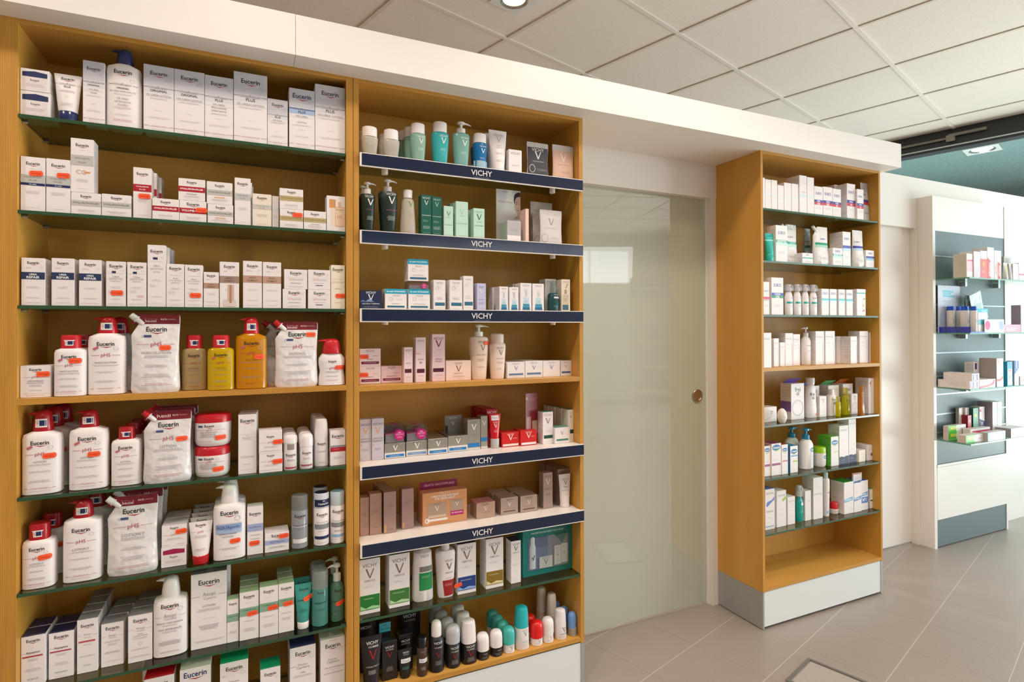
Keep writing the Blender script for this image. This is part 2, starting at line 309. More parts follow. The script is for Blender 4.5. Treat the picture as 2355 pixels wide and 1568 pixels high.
# shapes of the containers: body rings and cap rings as fractions of height, half width, half depth
SH = {
 'flip': dict(n=3.4, body=[(0, .93, .9), (.012, 1, 1), (.9, 1, 1), (.96, .93, .95), (1, .62, .8)], cap=[(0, 1, 1), (.85, .97, .97), (1, .9, .9)], cn=3.2, part='flip_cap'),
 'pump': dict(n=3.4, body=[(0, .93, .9), (.012, 1, 1), (.88, 1, 1), (.95, .95, .95), (1, .5, .75)], cap=None, part='pump_head'),
 'roundpump': dict(n=2.2, body=[(0, .9, .9), (.02, 1, 1), (.8, 1, 1), (.92, .8, .8), (1, .42, .42)], cap=None, part='pump_head'),
 'bulb': dict(n=2.8, body=[(0, .93, .9), (.02, 1, 1), (.25, .98, .98), (.45, .9, .92), (.7, .99, 1), (.85, .97, .95), (.96, .78, .8), (1, .68, .7)], cap=None, part='pump_head'),
 'taperpump': dict(n=2.6, body=[(0, .72, .75), (.02, .76, .8), (.75, .97, 1), (.93, 1, .98), (.97, .9, .9), (1, .36, .4)], cap=None, part='pump_head'),
 'wide': dict(n=2.6, body=[(0, .97, .9), (.02, 1, 1), (.6, .93, .95), (.93, .85, .85), (1, .35, .4)], cap=None, part='pump_head'),
 'taper': dict(n=2.8, body=[(0, .74, .8), (.02, .78, .85), (.75, .97, 1), (.93, 1, .98), (.97, .96, .92), (1, .8, .8)], cap=[(0, 1, 1), (.05, 1, 1), (.75, 1, 1), (.9, .96, .96), (1, .7, .7)], cn=2.2, part='cap'),
 'cone': dict(n=2.4, body=[(0, .96, .95), (.02, 1, 1), (.3, .96, .96), (.9, .78, .78), (.96, .66, .66), (1, .45, .45)], cap=[(0, .95, .95), (.9, 1, 1), (1, .92, .92)], cn=2, part='cap'),
 'cyl': dict(n=2, body=[(0, .93, .93), (.015, 1, 1), (.985, 1, 1), (1, .96, .96)], cap=[(0, 1, 1), (.94, 1, 1), (1, .9, .9)], cn=2, part='cap'),
 'spray': dict(n=2, body=[(0, .92, .92), (.015, 1, 1), (.88, 1, 1), (.95, .86, .86), (1, .7, .7)], cap=[(0, 1, 1), (.6, 1, 1), (.85, .88, .88), (.97, .6, .6), (1, .3, .3)], cn=2, part='cap'),
 'roll': dict(n=2.2, body=[(0, .88, .88), (.03, .95, .95), (.5, .93, .93), (.95, .93, .93), (1, .93, .93)], cap=[(0, 1, 1), (.55, 1, 1), (.8, .92, .92), (.93, .72, .72), (1, .35, .35)], cn=2.2, part='cap'),
 'stick': dict(n=2.6, body=[(0, .97, .97), (.02, 1, 1), (.95, .94, .94), (1, .93, .93)], cap=[(0, 1, 1), (.7, .93, .93), (.94, .84, .84), (1, .6, .6)], cn=2.4, part='cap'),
 'jar': dict(n=2.4, body=[(0, .8, .8), (.05, .9, .9), (.2, .98, .98), (1, 1, 1)], cap=[(0, 1.02, 1.02), (.6, 1.02, 1.02), (.9, .97, .97), (1, .88, .88)], cn=2.4, part='lid'),
 'egg': dict(n=2, body=[(0, .5, .5), (.2, .72, .72), (.55, .94, .94), (.9, 1, 1), (1, 1, 1)], cap=[(0, 1, 1), (.4, .9, .9), (.7, .7, .7), (.92, .38, .38), (1, .1, .1)], cn=2, part='lid'),
 'foam': dict(n=2, body=[(0, .94, .94), (.02, 1, 1), (.75, 1, 1), (.9, .78, .78), (1, .5, .5)], cap=[(0, .62, .62), (.05, .97, .97), (.5, .97, .97), (.85, .85, .85), (1, .55, .55)], cn=2, part='cap'),
}
def prod(it):
    k = it['k']; w, d, h = it['w'], it['d'], it['h']; rnd = random.Random(int(w*1e5)+int(h*1e6)+int(it['x']*1e4))
    col = it.get('c', 'W'); nm = it['n']; mb = MB(); surf = None; cur = 0; top, bot = h, 0.0; kids = []
    ck = it.get('ck', 'p'); cr = it.get('cr', 0.42); cm = it.get('cm', 0.0); kw = {'op': it['op']} if 'op' in it else {}
    m = mat(col, cr, cm, ck, **kw)
    if k == 'box':
        b = min(0.0006, w*0.05); mt = mat(it['top'], 0.3) if 'top' in it else m; ms = mat(it['side'], 0.42) if 'side' in it else m
        X = [-w/2, w/2]; Y = [-d/2, d/2]
        sec = [(-w/2+b, -d/2), (w/2-b, -d/2), (w/2, -d/2+b), (w/2, d/2-b), (w/2-b, d/2), (-w/2+b, d/2), (-w/2, d/2-b), (-w/2, -d/2+b)]
        n0 = len(mb.v)
        for z, q in ((0, 1 - b*2/w), (b, 1), (h-b, 1), (h, 1 - b*2/w)):
            mb.v += [(x*q, y*q, z) for x, y in sec]
        for r in range(3):
            for i in range(8):
                a = n0+r*8+i; c2 = n0+r*8+(i+1) % 8
                mm = ms if i in (2, 6) else m
                mb.f.append((a, c2, c2+8, a+8)); mb.m.append(mb.slot(mt if (r == 2 and 'top' in it) else mm))
        mb.f.append(tuple(n0+24+i for i in range(8))); mb.m.append(mb.slot(mt)); mb.f.append(tuple(n0+i for i in reversed(range(8)))); mb.m.append(mb.slot(m))
        surf = lambda x, z: -d/2
        # tuck-flap seam on the lid and small print on the flanks
        mb.face([(-w/2+b*2, -d/2+0.004, h+0.0001), (w/2-b*2, -d/2+0.004, h+0.0001), (w/2-b*2, -d/2+0.0048, h+0.0001), (-w/2+b*2, -d/2+0.0048, h+0.0001)], mat('9c9896'))
        if it.get('fl', 1) and h > 0.03 and col == 'W':
            for sx in (-1, 1):
                z = h*0.9
                while z > h*0.12:
                    L = d*rnd.uniform(0.45, 0.8); y0 = -d*0.4
                    mb.face([(sx*(w/2+0.0001), y0, z), (sx*(w/2+0.0001), y0+L, z), (sx*(w/2+0.0001), y0+L, z+0.0008), (sx*(w/2+0.0001), y0, z+0.0008)], mat('b4aeb0')); z -= 0.004 if rnd.random() > 0.2 else 0.009
    elif k == 'card':
        t = 0.0008; mb.box(-w/2, w/2, -t, t, 0, h, m); surf = lambda x, z: -t
    elif k in ('pouch',):
        sp = it.get('sp', 1)       # 1: cut corner with spout at the upper left
        R = []; N = 26
        for i in range(N+1):
            z = h*i/N; f = i/N
            L = -w/2*(1-0.045*math.sin(f*PI*1.1)**2); Rr = w/2*(1-0.05*math.sin(f*PI)**2)
            if f < 0.05: q = 0.94+0.06*(f/0.05)**0.5; L *= q; Rr *= q
            if sp and f > 0.74: L += (f-0.74)/0.26*w*0.3
            if f > 0.97: Rr -= (f-0.97)/0.03*w*0.02
            dd = max(0.0015, d/2*(1-f**1.6)*(0.8+0.2*min(1, f/0.08)) + d*0.10*math.sin(f*9)*f*(1-f))
            R.append((z, (Rr-L)/2, dd, (Rr+L)/2))
        mb.loft(R, m, 40, 2.3); cur = 2
        def surf(x, z, R=R, h=h, N=N):
            t = max(0, min(N-0.001, z/h*N)); i = int(t); q = t-i; r0, r1 = R[i], R[i+1]; a = r0[1]*(1-q)+r1[1]*q; b = r0[2]*(1-q)+r1[2]*q; cx = r0[3]*(1-q)+r1[3]*q
            s_ = min(0.995, abs(x-cx)/a); return -b*(1-s_**2.3)**(1/2.3)
        if sp:
            k2 = MB(); p = Vector((-w*0.5+w*0.19, 0, h*0.9)); dr = Vector((-0.75, 0, 0.66)).normalized(); r = w*0.075
            k2.tube(p-dr*0.01, p+dr*w*0.09, r*0.75, r*0.75, mat('W', 0.35)); kc = mat(it.get('cc', 'c8202c'), 0.3); k2.tube(p+dr*w*0.08, p+dr*w*0.1, r*1.15, r*1.15, mat('W', 0.35)); k2.tube(p+dr*w*0.1, p+dr*w*0.25, r, r*0.92, kc)
            kids.append(('spout_cap', k2))
    elif k == 'tube':
        hc = h*it.get('cf', 0.2); R = []
        for i in range(15):
            f = i/14; R.append((hc+(h-hc)*f, w/2*(0.68+0.32*f**0.9), max(0.0015, w/2*0.62*(1-f**1.7))))
        mb.loft(R, m, 30, 2.0); cur = 2; bot = hc
        k2 = MB(); a = w*0.34; k2.loft([(0, a*0.97, a*0.92), (hc*0.1, a, a*0.95), (hc*0.95, a*1.03, a*0.97), (hc, a*0.98, a*0.92)], mat(it.get('cc', 'W'), 0.22), 28, 2.2); kids.append(('screw_cap', k2))
        def surf(x, z, R=R, w=w):
            t = max(0, min(13.999, (z-R[0][0])/(R[-1][0]-R[0][0])*14)); i = int(t); q = t-i; a = R[i][1]*(1-q)+R[i+1][1]*q; b = R[i][2]*(1-q)+R[i+1][2]*q
            s_ = min(0.995, abs(x)/a); return -b*(1-s_**2)**0.5
    else:
        S = SH[k]; s = it['s']*h; top = s
        R = [(z*s, a*w/2, b*d/2) for z, a, b in S['body']]
        mb.loft(R, m, 36, S['n']); cur = 1
        if it.get('liq'):       # liquid column inside a clear bottle
            k2 = MB(); lm = mat(it['liq'], 0.2, 0, 'liquid', op=0.55); zz = it.get('lf', 0.9)
            k2.loft([(z*zz*0.98+0.002, a*0.93, b*0.93) for z, a, b in R], lm, 28, S['n']); kids.append(('liquid', k2))
        def surf(x, z, R=R, n=S['n']):
            i = 0
            while i < len(R)-2 and z > R[i+1][0]: i += 1
            q = max(0, min(1, (z-R[i][0])/max(1e-6, R[i+1][0]-R[i][0]))); a = R[i][1]*(1-q)+R[i+1][1]*q; b = R[i][2]*(1-q)+R[i+1][2]*q
            s_ = min(0.995, abs(x)/a); return -b*(1-s_**n)**(1/n)
        cw = it.get('cw', 1.0)*w/2; ch = h-s; kc = mat(it.get('cc', 'W'), it.get('ccr', 0.25), 0, it.get('cck', 'p'), **({'op': 0.3} if 'cck' in it else {})); k2 = MB()
        if S['cap']:
            cdp = min(cw, d/2*0.98) if k != 'foam' else cw
            k2.loft([(s+z*ch, a*cw, b*cdp) for z, a, b in S['cap']], kc, 30, S['cn'], mtop=mat(it['ct'], 0.3) if 'ct' in it else None)
            if k == 'foam': k3 = MB(); k3.loft([(s, cw*0.62, cw*0.62), (s+ch*0.5, cw*0.6, cw*0.6), (s+ch*0.52, cw*0.34, cw*0.34), (s+ch*0.8, cw*0.34, cw*0.34), (s+ch*0.82, cw*0.55, cw*0.45), (s+ch*0.95, cw*0.5, cw*0.4)], mat('W'), 24); kids.append(('pump_head', k3))
            kids.append((S['part'], k2))
        elif it.get('ps', 'e') == 'e':     # broad moulded pump with a beak to the left
            bd = min(cw, d/2*0.95)
            k2.loft([(s, cw*0.98, bd*0.98), (s+ch*0.06, cw, bd), (s+ch*0.4, cw*0.94, bd*0.95), (s+ch*0.75, cw*0.82, bd*0.85, cw*0.02), (s+ch*0.9, cw*0.7, bd*0.72, cw*0.03), (s+ch*0.98, cw*0.42, bd*0.45, cw*0.0), (s+ch, cw*0.2, bd*0.2)], kc, 32, 2.5)
            q = Matrix.Rotation(-PI/2, 4, 'Y'); q.translation = Vector((-cw*0.1, 0, s+ch*0.86))
            k2.loft([(0, ch*0.12, cw*0.42), (cw*0.7, ch*0.1, cw*0.36), (cw*1.1, ch*0.055, cw*0.24, -ch*0.0), (cw*1.45, ch*0.02, cw*0.1, -ch*0.03)], kc, 18, 2.3, xf=q); kids.append(('pump_head', k2))
        else:                              # thin-necked dispenser, spout right (ps='r') or left ('l')
            sg = 1 if it['ps'] == 'r' else -1
            k2.loft([(s-ch*0.02, cw, cw), (s+ch*0.36, cw, cw), (s+ch*0.4, cw*0.8, cw*0.8), (s+ch*0.42, cw*0.35, cw*0.35), (s+ch*0.74, cw*0.33, cw*0.33), (s+ch*0.78, cw*0.9, cw*0.8), (s+ch*0.93, cw*0.85, cw*0.75), (s+ch, cw*0.45, cw*0.4)], kc, 24)
            q = Matrix.Rotation(sg*PI/2, 4, 'Y'); q.translation = Vector((0, 0, s+ch*0.86))
            k2.loft([(0, ch*0.08, cw*0.6), (cw*1.3, ch*0.07, cw*0.38), (cw*2.0, ch*0.05, cw*0.2, ch*0.05*sg), (cw*2.4, ch*0.025, cw*0.14, ch*0.1*sg)], kc, 14, xf=q); kids.append(('pump_head', k2))
        if it.get('lab'):      # plaque on the cap
            cb = min(cw, d/2*0.95)
            k3 = MB(); f = Face(k3, cw*1.15, s+ch*0.62, s+ch*0.2, lambda x, z: -cb*0.99*(1-min(0.99, abs(x)/cw)**2.6)**(1/2.6), 1, rnd)
            f.draw([('r', 0, 0, 1, 1, 'W'), ('r', 0.36, 0.18, 0.93, 0.82, 'NV'), ('r', 0.1, 0.46, 0.33, 0.54, 'c89090'), ('r', 0.2, 0.2, 0.23, 0.8, 'c89090')]); kids.append(('cap_label', k3))
    if k == 'box' and it.get('dp'): pass
    fc = Face(mb, w, top, bot, surf, cur, rnd)
    des = it.get('D')
    if des: fc.draw(des)
    o = mb.make(nm, None, smooth=(k not in ('box', 'card')), loc=(it['x'], it['y'], it['z']))
    if it.get('rz'): o.rotation_euler.z = it['rz']
    if it.get('rx'): o.rotation_euler.x = it['rx']
    if it.get('ry'): o.rotation_euler.y = it['ry']
    for n_, k_ in kids: k_.make(n_, o, smooth=n_ != 'cap_label')
    for (u, v, r) in it.get('st', ()):        # fluorescent price stickers
        k3 = MB(); sw, shh = 0.028, 0.0135; cx = (u-0.5)*w; cz = top-v*(top-bot); ms = mat('ff5a2c', 0.5)
        fc3 = Face(k3, w, top, bot, surf, cur, rnd); N = 6; pts = []
        outl = lambda q: (1 if abs(q) < 0.8 else 1-(abs(q)-0.8)/0.2*0.55)
        R2 = lambda x, z: (cx+x*math.cos(r)-z*math.sin(r), cz+x*math.sin(r)+z*math.cos(r))
        qs = [-1, -0.8, -0.4, 0, 0.4, 0.8, 1]
        for a, b in zip(qs, qs[1:]):
            fc3.poly([R2(a*sw/2, -outl(a)*shh/2), R2(b*sw/2, -outl(b)*shh/2), R2(b*sw/2, outl(b)*shh/2), R2(a*sw/2, outl(a)*shh/2)], ms, 0.0016)
        for a in (-0.7, -0.2, 0.3): fc3.poly([R2(a*sw/2, -0.0006), R2((a+0.42)*sw/2, -0.0006), R2((a+0.42)*sw/2, 0.0006), R2(a*sw/2, 0.0006)], mat('a03018'), 0.0018)
        for a in (0.1, 0.4): fc3.poly([R2(a*sw/2, -0.004), R2((a+0.2)*sw/2, -0.004), R2((a+0.2)*sw/2, -0.0028), R2(a*sw/2, -0.0028)], mat('a03018'), 0.0018)
        k3.make('price_sticker', o)['label'] = 'fluorescent orange price sticker'
    tag(o, it['L'], it['cat'], it.get('g'))
    for j, lab in enumerate(it.get('back', ())):          # the same goods standing in line behind
        c = o.copy(); COL.objects.link(c); c.location = (it['x']+it.get('bx', 0)*(j+1), it['y']+it['bd']*(j+1), it['z']); c['label'] = lab
        if it.get('g'): c['group'] = it['g']
        for ch_ in list(o.children):
            e_ = ch_.copy(); COL.objects.link(e_); e_.parent = c
    return o
# ================================================================== the room
Z = lambda z: FL + z
# floor: grey stoneware tiles laid at an angle to the shelving
def grid_mat(name, col, col2, line, pitch, lw, ou, ov, rough, line2=None, lw2=None, nscale=350, bump=0.15):
    m = node_mat(name, col, rough, noise=((nscale, nscale, nscale), col2, 0.4, 0.62), bump=bump); nt = m.node_tree; L = nt.links.new; b = nt.nodes['Principled BSDF']
    tc = nt.nodes.new('ShaderNodeTexCoord'); mp = nt.nodes.new('ShaderNodeMapping'); mp.vector_type = 'TEXTURE'; mp.inputs['Rotation'].default_value = (0, 0, TH)
    L(tc.outputs['Object'], mp.inputs[0]); sp = nt.nodes.new('ShaderNodeSeparateXYZ'); L(mp.outputs[0], sp.inputs[0])
    src = b.inputs['Base Color'].links[0].from_socket
    for ax, off, lww, lc in ((0, ou, lw, line), (1, ov, lw2 or lw, line2 or line)):
        a = nt.nodes.new('ShaderNodeMath'); a.operation = 'ADD'; a.inputs[1].default_value = off; L(sp.outputs[ax], a.inputs[0])
        p = nt.nodes.new('ShaderNodeMath'); p.operation = 'PINGPONG'; p.inputs[1].default_value = pitch/2; L(a.outputs[0], p.inputs[0])
        lt = nt.nodes.new('ShaderNodeMath'); lt.operation = 'LESS_THAN'; lt.inputs[1].default_value = lww/2; L(p.outputs[0], lt.inputs[0])
        mx = nt.nodes.new('ShaderNodeMix'); mx.data_type = 'RGBA'; mx.inputs['B'].default_value = (*lin(lc), 1); L(lt.outputs[0], mx.inputs[0]); L(src, mx.inputs['A']); src = mx.outputs['Result']
    L(src, b.inputs['Base Color']); return m
def duv(x, y): return x*U2.x + y*U2.y, -(x*V2.x + y*V2.y)      # rotated coordinates as the texture sees them
PF = 0.308; fu, fv = duv(1.691, 0.046)
M_FLOOR = grid_mat('stoneware_floor', 'a59a92', '978c84', '8b827a', PF, 0.0024, -fu + PF*40, -fv + PF*40, 0.34, line2='c4bcb4', lw2=0.003)
mb = MB(); mb.face([uv(-5, -5.5), uv(-5, VB), uv(UF, VB), uv(UF, -5.5)][::1], M_FLOOR); struct(mb.make('floor'))
M_PAVE = node_mat('outside_paving', '9a9c9c', 0.8, noise=((3, 3, 3), '8c8e8e', 0.4, 0.6))
mb = MB(); mb.face([uv(UF, -5.5, -0.02), uv(UF, VB+2, -0.02), uv(UF+9, VB+2, -0.02), uv(UF+9, -5.5, -0.02)], M_PAVE); struct(mb.make('floor_outside'))
# suspended ceiling: panels in a lay-in grid
T = 0.625*1.15; gx, gy = 0.4373*1.15, 1.5339*1.15
# origin of the grid and its directions come out at the same angle as the floor tiles
g0 = Vector((gx, gy, 0)); G1 = Vector((math.cos(1.2717), -math.sin(1.2717), 0)); G2 = Vector((math.sin(1.2717), math.cos(1.2717), 0))
M_TILE = node_mat('mineral_ceiling_panel', 'e6dacf', 0.9, noise=((160, 160, 160), 'dcd0c5', 0.42, 0.6), bump=0.2)
M_TBAR = node_mat('ceiling_runner', 'dcd0c4', 0.6)
mb = MB(); cpts = []
for u_, v_ in ((-5, -5.5), (UF, -5.5), (UF, VB), (-5, VB)): cpts.append(uv(u_, v_, CEIL+0.006))
mb.face(cpts, M_TILE); ceil_ob = struct(mb.make('ceiling'))
M_TEE = node_mat('ceiling_cross_tee', 'd2c5b7', 0.6); mbm = MB(); mbc = MB()
for i in range(-12, 14):
    p = g0 + G2*(i*T)            # cross tees run along G1
    q0 = p - G1*9; mbc.obox((q0.x-G2.x*0.011, q0.y-G2.y*0.011, CEIL-0.0005), G1*20, G2*0.022, (0, 0, 0.006), M_TEE)
for i in range(-12, 14):
    p = g0 + G1*(i*T); q0 = p - G2*7
    mbm.obox((q0.x-G1.x*0.012, q0.y-G1.y*0.012, CEIL-0.003), G2*17, G1*0.024, (0, 0, 0.0085), M_TBAR)
def clip_obj(mb_, nm):
    o = mb_.make(nm); bm = bmesh.new(); bm.from_mesh(o.data)
    for pt, nrm in ((uv(UF-0.01, 0), U2), (uv(-4.99, 0), -U2), (uv(0, VB-0.01), V2), (uv(0, -5.49), -V2)):
        bmesh.ops.bisect_plane(bm, geom=bm.verts[:]+bm.edges[:]+bm.faces[:], plane_co=pt, plane_no=nrm, clear_outer=True)
    bm.to_mesh(o.data); bm.free(); return struct(o)
clip_obj(mbm, 'trim_1'); clip_obj(mbc, 'trim_2')
# walls of the shop
def wall(nm, a, b, z0, z1, m=None, t=0.12, out=1):
    mb = MB(); d = (b-a); n = Vector((d.y, -d.x, 0)).normalized()*t*out; mb.obox((a.x, a.y, z0), d, n, (0, 0, z1-z0), m or M_WALL); return struct(mb.make(nm))
wall('wall_back', uv(-5, -5.5), uv(UF, -5.5), 0, CEIL+0.1, out=-1)
wall('wall_left', uv(-5, -5.5), uv(-5, VB), 0, CEIL+0.1)
# wall opposite the shelves, with two high windows and a shop front bay
mb = MB(); zt = CEIL+0.1
def wb(u0, u1, z0, z1, m=M_WALL, t=0.12): mb.obox(uv(u0, VB, z0), U2*(u1-u0), V2*t, (0, 0, z1-z0), m)
wins = [(-0.9, 0.75, 2.15, 2.85), (0.95, 2.6, 2.15, 2.85), (2.8, 4.4, 2.15, 2.85)]
wb(-5, -0.9, 0, zt); wb(4.4, UF, 0, zt); wb(-0.9, 4.4, 0, 2.15); wb(-0.9, 4.4, 2.85, zt); wb(0.75, 0.95, 2.15, 2.85); wb(2.6, 2.8, 2.15, 2.85)
struct(mb.make('wall_front'))
M_SKYP = emis('overcast_daylight_pane', 'dfeaf2', 1.0)
for i, (a, b, c, d) in enumerate(wins):
    mb = MB(); mb.obox(uv(a, VB+0.07, c), U2*(b-a), V2*0.01, (0, 0, d-c), M_SKYP)
    for u_ in (a, (a+b)/2-0.02, b-0.04): mb.obox(uv(u_, VB+0.03, c), U2*0.04, V2*0.04, (0, 0, d-c), M_WHITE)
    for z_ in (c, d-0.04): mb.obox(uv(a, VB+0.03, z_), U2*(b-a), V2*0.04, (0, 0, 0.04), M_WHITE)
    struct(mb.make('window_%d' % (i+2)))
# glazed shop front on the right with a dark head beam
M_DARK = node_mat('anthracite_metal', '2c2c2e', 0.45)
M_GL = mat('f2fbf9', kind='glass')
mb = MB(); mb.obox(uv(UF, -5.5, 2.895), U2*0.12, V2*(VB+5.5), (0, 0, CEIL+0.1-2.895), M_DARK)
for v_ in (-5.5, -3.0, -0.1, 2.4, 4.9, 7.4): mb.obox(uv(UF+0.02, v_, 0), U2*0.08, V2*0.06, (0, 0, 2.9), M_DARK)
for v_ in (-5.5,): mb.obox(uv(UF+0.02, v_, 0), U2*0.08, V2*(VB+5.5), (0, 0, 0.08), M_DARK)
mb.obox(uv(UF-0.004, -5.5, 2.915), U2*0.004, V2*(VB+5.5), (0, 0, 0.012), mat('b8c4c4', 0.3, 0.6))
fr = struct(mb.make('window_1'))
mb = MB(); mb.obox(uv(UF+0.05, -5.5, 0.08), U2*0.008, V2*(VB+5.5), (0, 0, 2.82), M_GL); mb.make('glass_pane', fr)
# overhead sliding-door operator rods on the head beam
def fac(x, y): return x*V2.x + y*V2.y
rod = empty('door_closer_rail', uv(UF-0.02, fac(5.55, 1.28), 3.0)); mrod = mat('8d867c', 0.45, 0.3)
mb = MB(); a0 = fac(5.494, 1.46); mb.tube(uv(UF-0.02, a0-0.35, 2.985)-rod.location, uv(UF-0.02, a0+0.36, 2.985)-rod.location, 0.011, 0.011, mrod); mb.make('rear_rod', rod, True)
mb = MB(); mb.tube(uv(UF-0.03, a0+0.36, 3.005)-rod.location, uv(UF-0.03, a0+0.62, 3.005)-rod.location, 0.013, 0.013, mrod); mb.make('front_rod', rod, True)
mb = MB(); mb.obox(uv(UF-0.045, a0+0.345, 2.955)-rod.location, U2*0.04, V2*0.06, (0, 0, 0.05), mrod); mb.make('joint_block', rod)
tag(rod, 'grey rod with joint block fixed to the dark beam above the shop front', 'door closer')
# canopy ceiling outside and its square downlight
M_CAN = node_mat('canopy_soffit', '6f8d8d', 0.9, noise=((60, 60, 60), '5f7c7c', 0.4, 0.62))
ZC2 = Z(1.45)+0.12
mb = MB(); mb.face([uv(UF+0.12, -5.5, 2.99), uv(UF+9, -5.5, 2.99), uv(UF+9, VB, 2.99), uv(UF+0.12, VB, 2.99)], M_CAN); struct(mb.make('ceiling_outside'))
def downlight(nm, x, y, z, size, glow, power, label, ang=TH, spread=1.9, col=(1.0, 0.85, 0.73)):
    e = empty(nm, (x, y, z)); e.rotation_euler.z = ang; mb = MB(); s = size/2; r = s*0.78; N = 32
    ring = [(r*math.cos(2*PI*i/N), r*math.sin(2*PI*i/N)) for i in range(N)]
    sq = []
    for cx_, cy_ in ring:
        q = s/max(abs(cx_), abs(cy_)); sq.append((cx_*q, cy_*q))
    mw = mat('d9d6d2', 0.35)
    for i in range(N):
        j = (i+1) % N
        mb.face([(*sq[i], -0.006), (*sq[j], -0.006), (*ring[j], -0.006), (*ring[i], -0.006)], mw); mb.face([(*sq[i], 0), (*sq[j], 0), (*sq[j], -0.006), (*sq[i], -0.006)], mw)
        mb.face([(*ring[j], -0.006), (*ring[i], -0.006), (ring[i][0]*0.8, ring[i][1]*0.8, 0.004), (ring[j][0]*0.8, ring[j][1]*0.8, 0.004)], mat('a9a5a0', 0.2, 0.8))
    mb.make('bezel', e); mb = MB(); mb.face([(x_*0.8, y_*0.8, 0.002) for x_, y_ in reversed(ring)], glow); mb.make('lamp_lens', e)
    if power:
        l = bpy.data.lights.new('downlight_lamp', 'SPOT'); l.energy = power; l.color = col; l.spot_size = spread*1.2; l.spot_blend = 0.6; l.shadow_soft_size = 0.12
        lo = bpy.data.objects.new('downlight_lamp', l); COL.objects.link(lo); lo.location = (x, y, z-0.03)
    return tag(e, label, 'ceiling light')
M_WARM = emis('warm_lamp_lens', 'ffd9a6', 2.2); M_COOL = emis('canopy_lamp_lens', 'dff5f2', 0.9)
downlight('recessed_downlight', 1.268, 0.90, CEIL-0.004, 0.19, M_WARM, 14, 'square recessed ceiling downlight above the long white beam, at the top edge')
places = ['over the left end of the shelves', 'in front of the left shelving', 'in front of the middle shelving', 'near the glass door', 'behind the camera on the left', 'behind the camera in the middle', 'behind the camera on the right', 'far left of the shop', 'by the shop front windows', 'near the far wall with high windows']
for (x, y), pl in zip(LAMPS, places): downlight('recessed_downlight', x, y, CEIL-0.004, 0.19, M_WARM, LAMP_W, 'square recessed ceiling downlight ' + pl)['group'] = 'recessed downlights in the shop ceiling'
for (x, y), pl in zip(FILL_LAMPS, ('at the left', 'left of its middle', 'in its middle', 'at the right', 'at its rear')): downlight('recessed_downlight', x, y, CEIL-0.004, 0.19, M_WARM, 95, 'added unseen downlight brightening the back office ceiling, ' + pl)['group'] = 'added unseen downlights of the back office ceiling'
cl = downlight('canopy_downlight', 6.2, 1.16, 2.985, 0.26, M_COOL, 0, 'pale square downlight in the teal canopy outside the glass front')
# ------------------------------------------------------------------ white beam running over the shelving
XL = -2.2
mb = MB(); bx1 = 2.8995; y0 = -0.083
mb.box(XL, 0.1185, y0, 0.36, Z(.7857), Z(.9016), M_WHITE); mb.box(0.1195, bx1, y0, 0.36, Z(.7857), Z(.9016), M_WHITE)
struct(mb.make('trim_3'))
# white partition to the right of the shelving column, with a recessed sliding door
PW = 0.262
mb = MB(); mb.box(1.13, 2.055, PW, PW+0.05, Z(.625), Z(.7857), M_WHITE); struct(mb.make('wall_over_glass_door'))
mb = MB(); mb.box(2.008, 2.052, PW+0.003, PW+0.09, 0, Z(.625), M_WHITE); mb.box(2.002, 2.012, PW+0.03, PW+0.06, 0, Z(.625), M_WHITE); struct(mb.make('trim_4'))
mb = MB()
mb.box(2.052, 3.70, 0.32, 0.38, Z(.6125), Z(.9235), M_WHITE)           # over the white door
mb.box(3.745, 3.79, 0.32, 0.38, 0, Z(.6125), M_WHITE); mb.box(3.70, 3.745, 0.32, 0.38, Z(.6125), Z(.9235), M_WHITE)
mb.box(3.79, 5.0, 0.32, 0.38, 0, Z(.6125), M_WHITE); mb.box(3.745, 5.0, 0.32, 0.38, Z(.6125), Z(.9235), M_WHITE)
struct(mb.make('wall_right'))
mb = MB(); mb.box(2.9, 3.745, 0.355, 0.385, 0.008, Z(.6125), M_WHITE); struct(mb.make('door_2'))
mb = MB(); mb.box(3.71, 3.745, 0.312, 0.356, 0, Z(.6125), M_WHITE); struct(mb.make('trim_5'))
# return wall at the end of the partition and slim baseboard
# glass sliding door: back-painted pale green pane with a round recessed pull
M_FROST = node_mat('satin_green_glass', 'bcc3b2', 0.02)
M_FROST.node_tree.nodes['Principled BSDF'].inputs['IOR'].default_value = 2.1
GY = 0.298
dr = empty('door_1', (1.58, GY, 0)); struct(dr)
mb = MB(); mb.box(-0.50, 0.432, 0, 0.01, 0.010, Z(.66), M_FROST); mb.make('glass_leaf', dr)
mb = MB(); kx, kz = 1.9475-1.58, Z(-.32); q = Matrix.Rotation(PI/2, 4, 'X'); q.translation = Vector((kx, 0, kz))
mk = mat('b5ab9c', 0.3, 1.0); mb.loft([(0, .031, .031), (0.006, .031, .031), (0.008, .029, .029), (0.008, .0245, .0245), (0.002, .023, .023)], mk, 36, xf=q); mb.make('door_pull', dr, True)
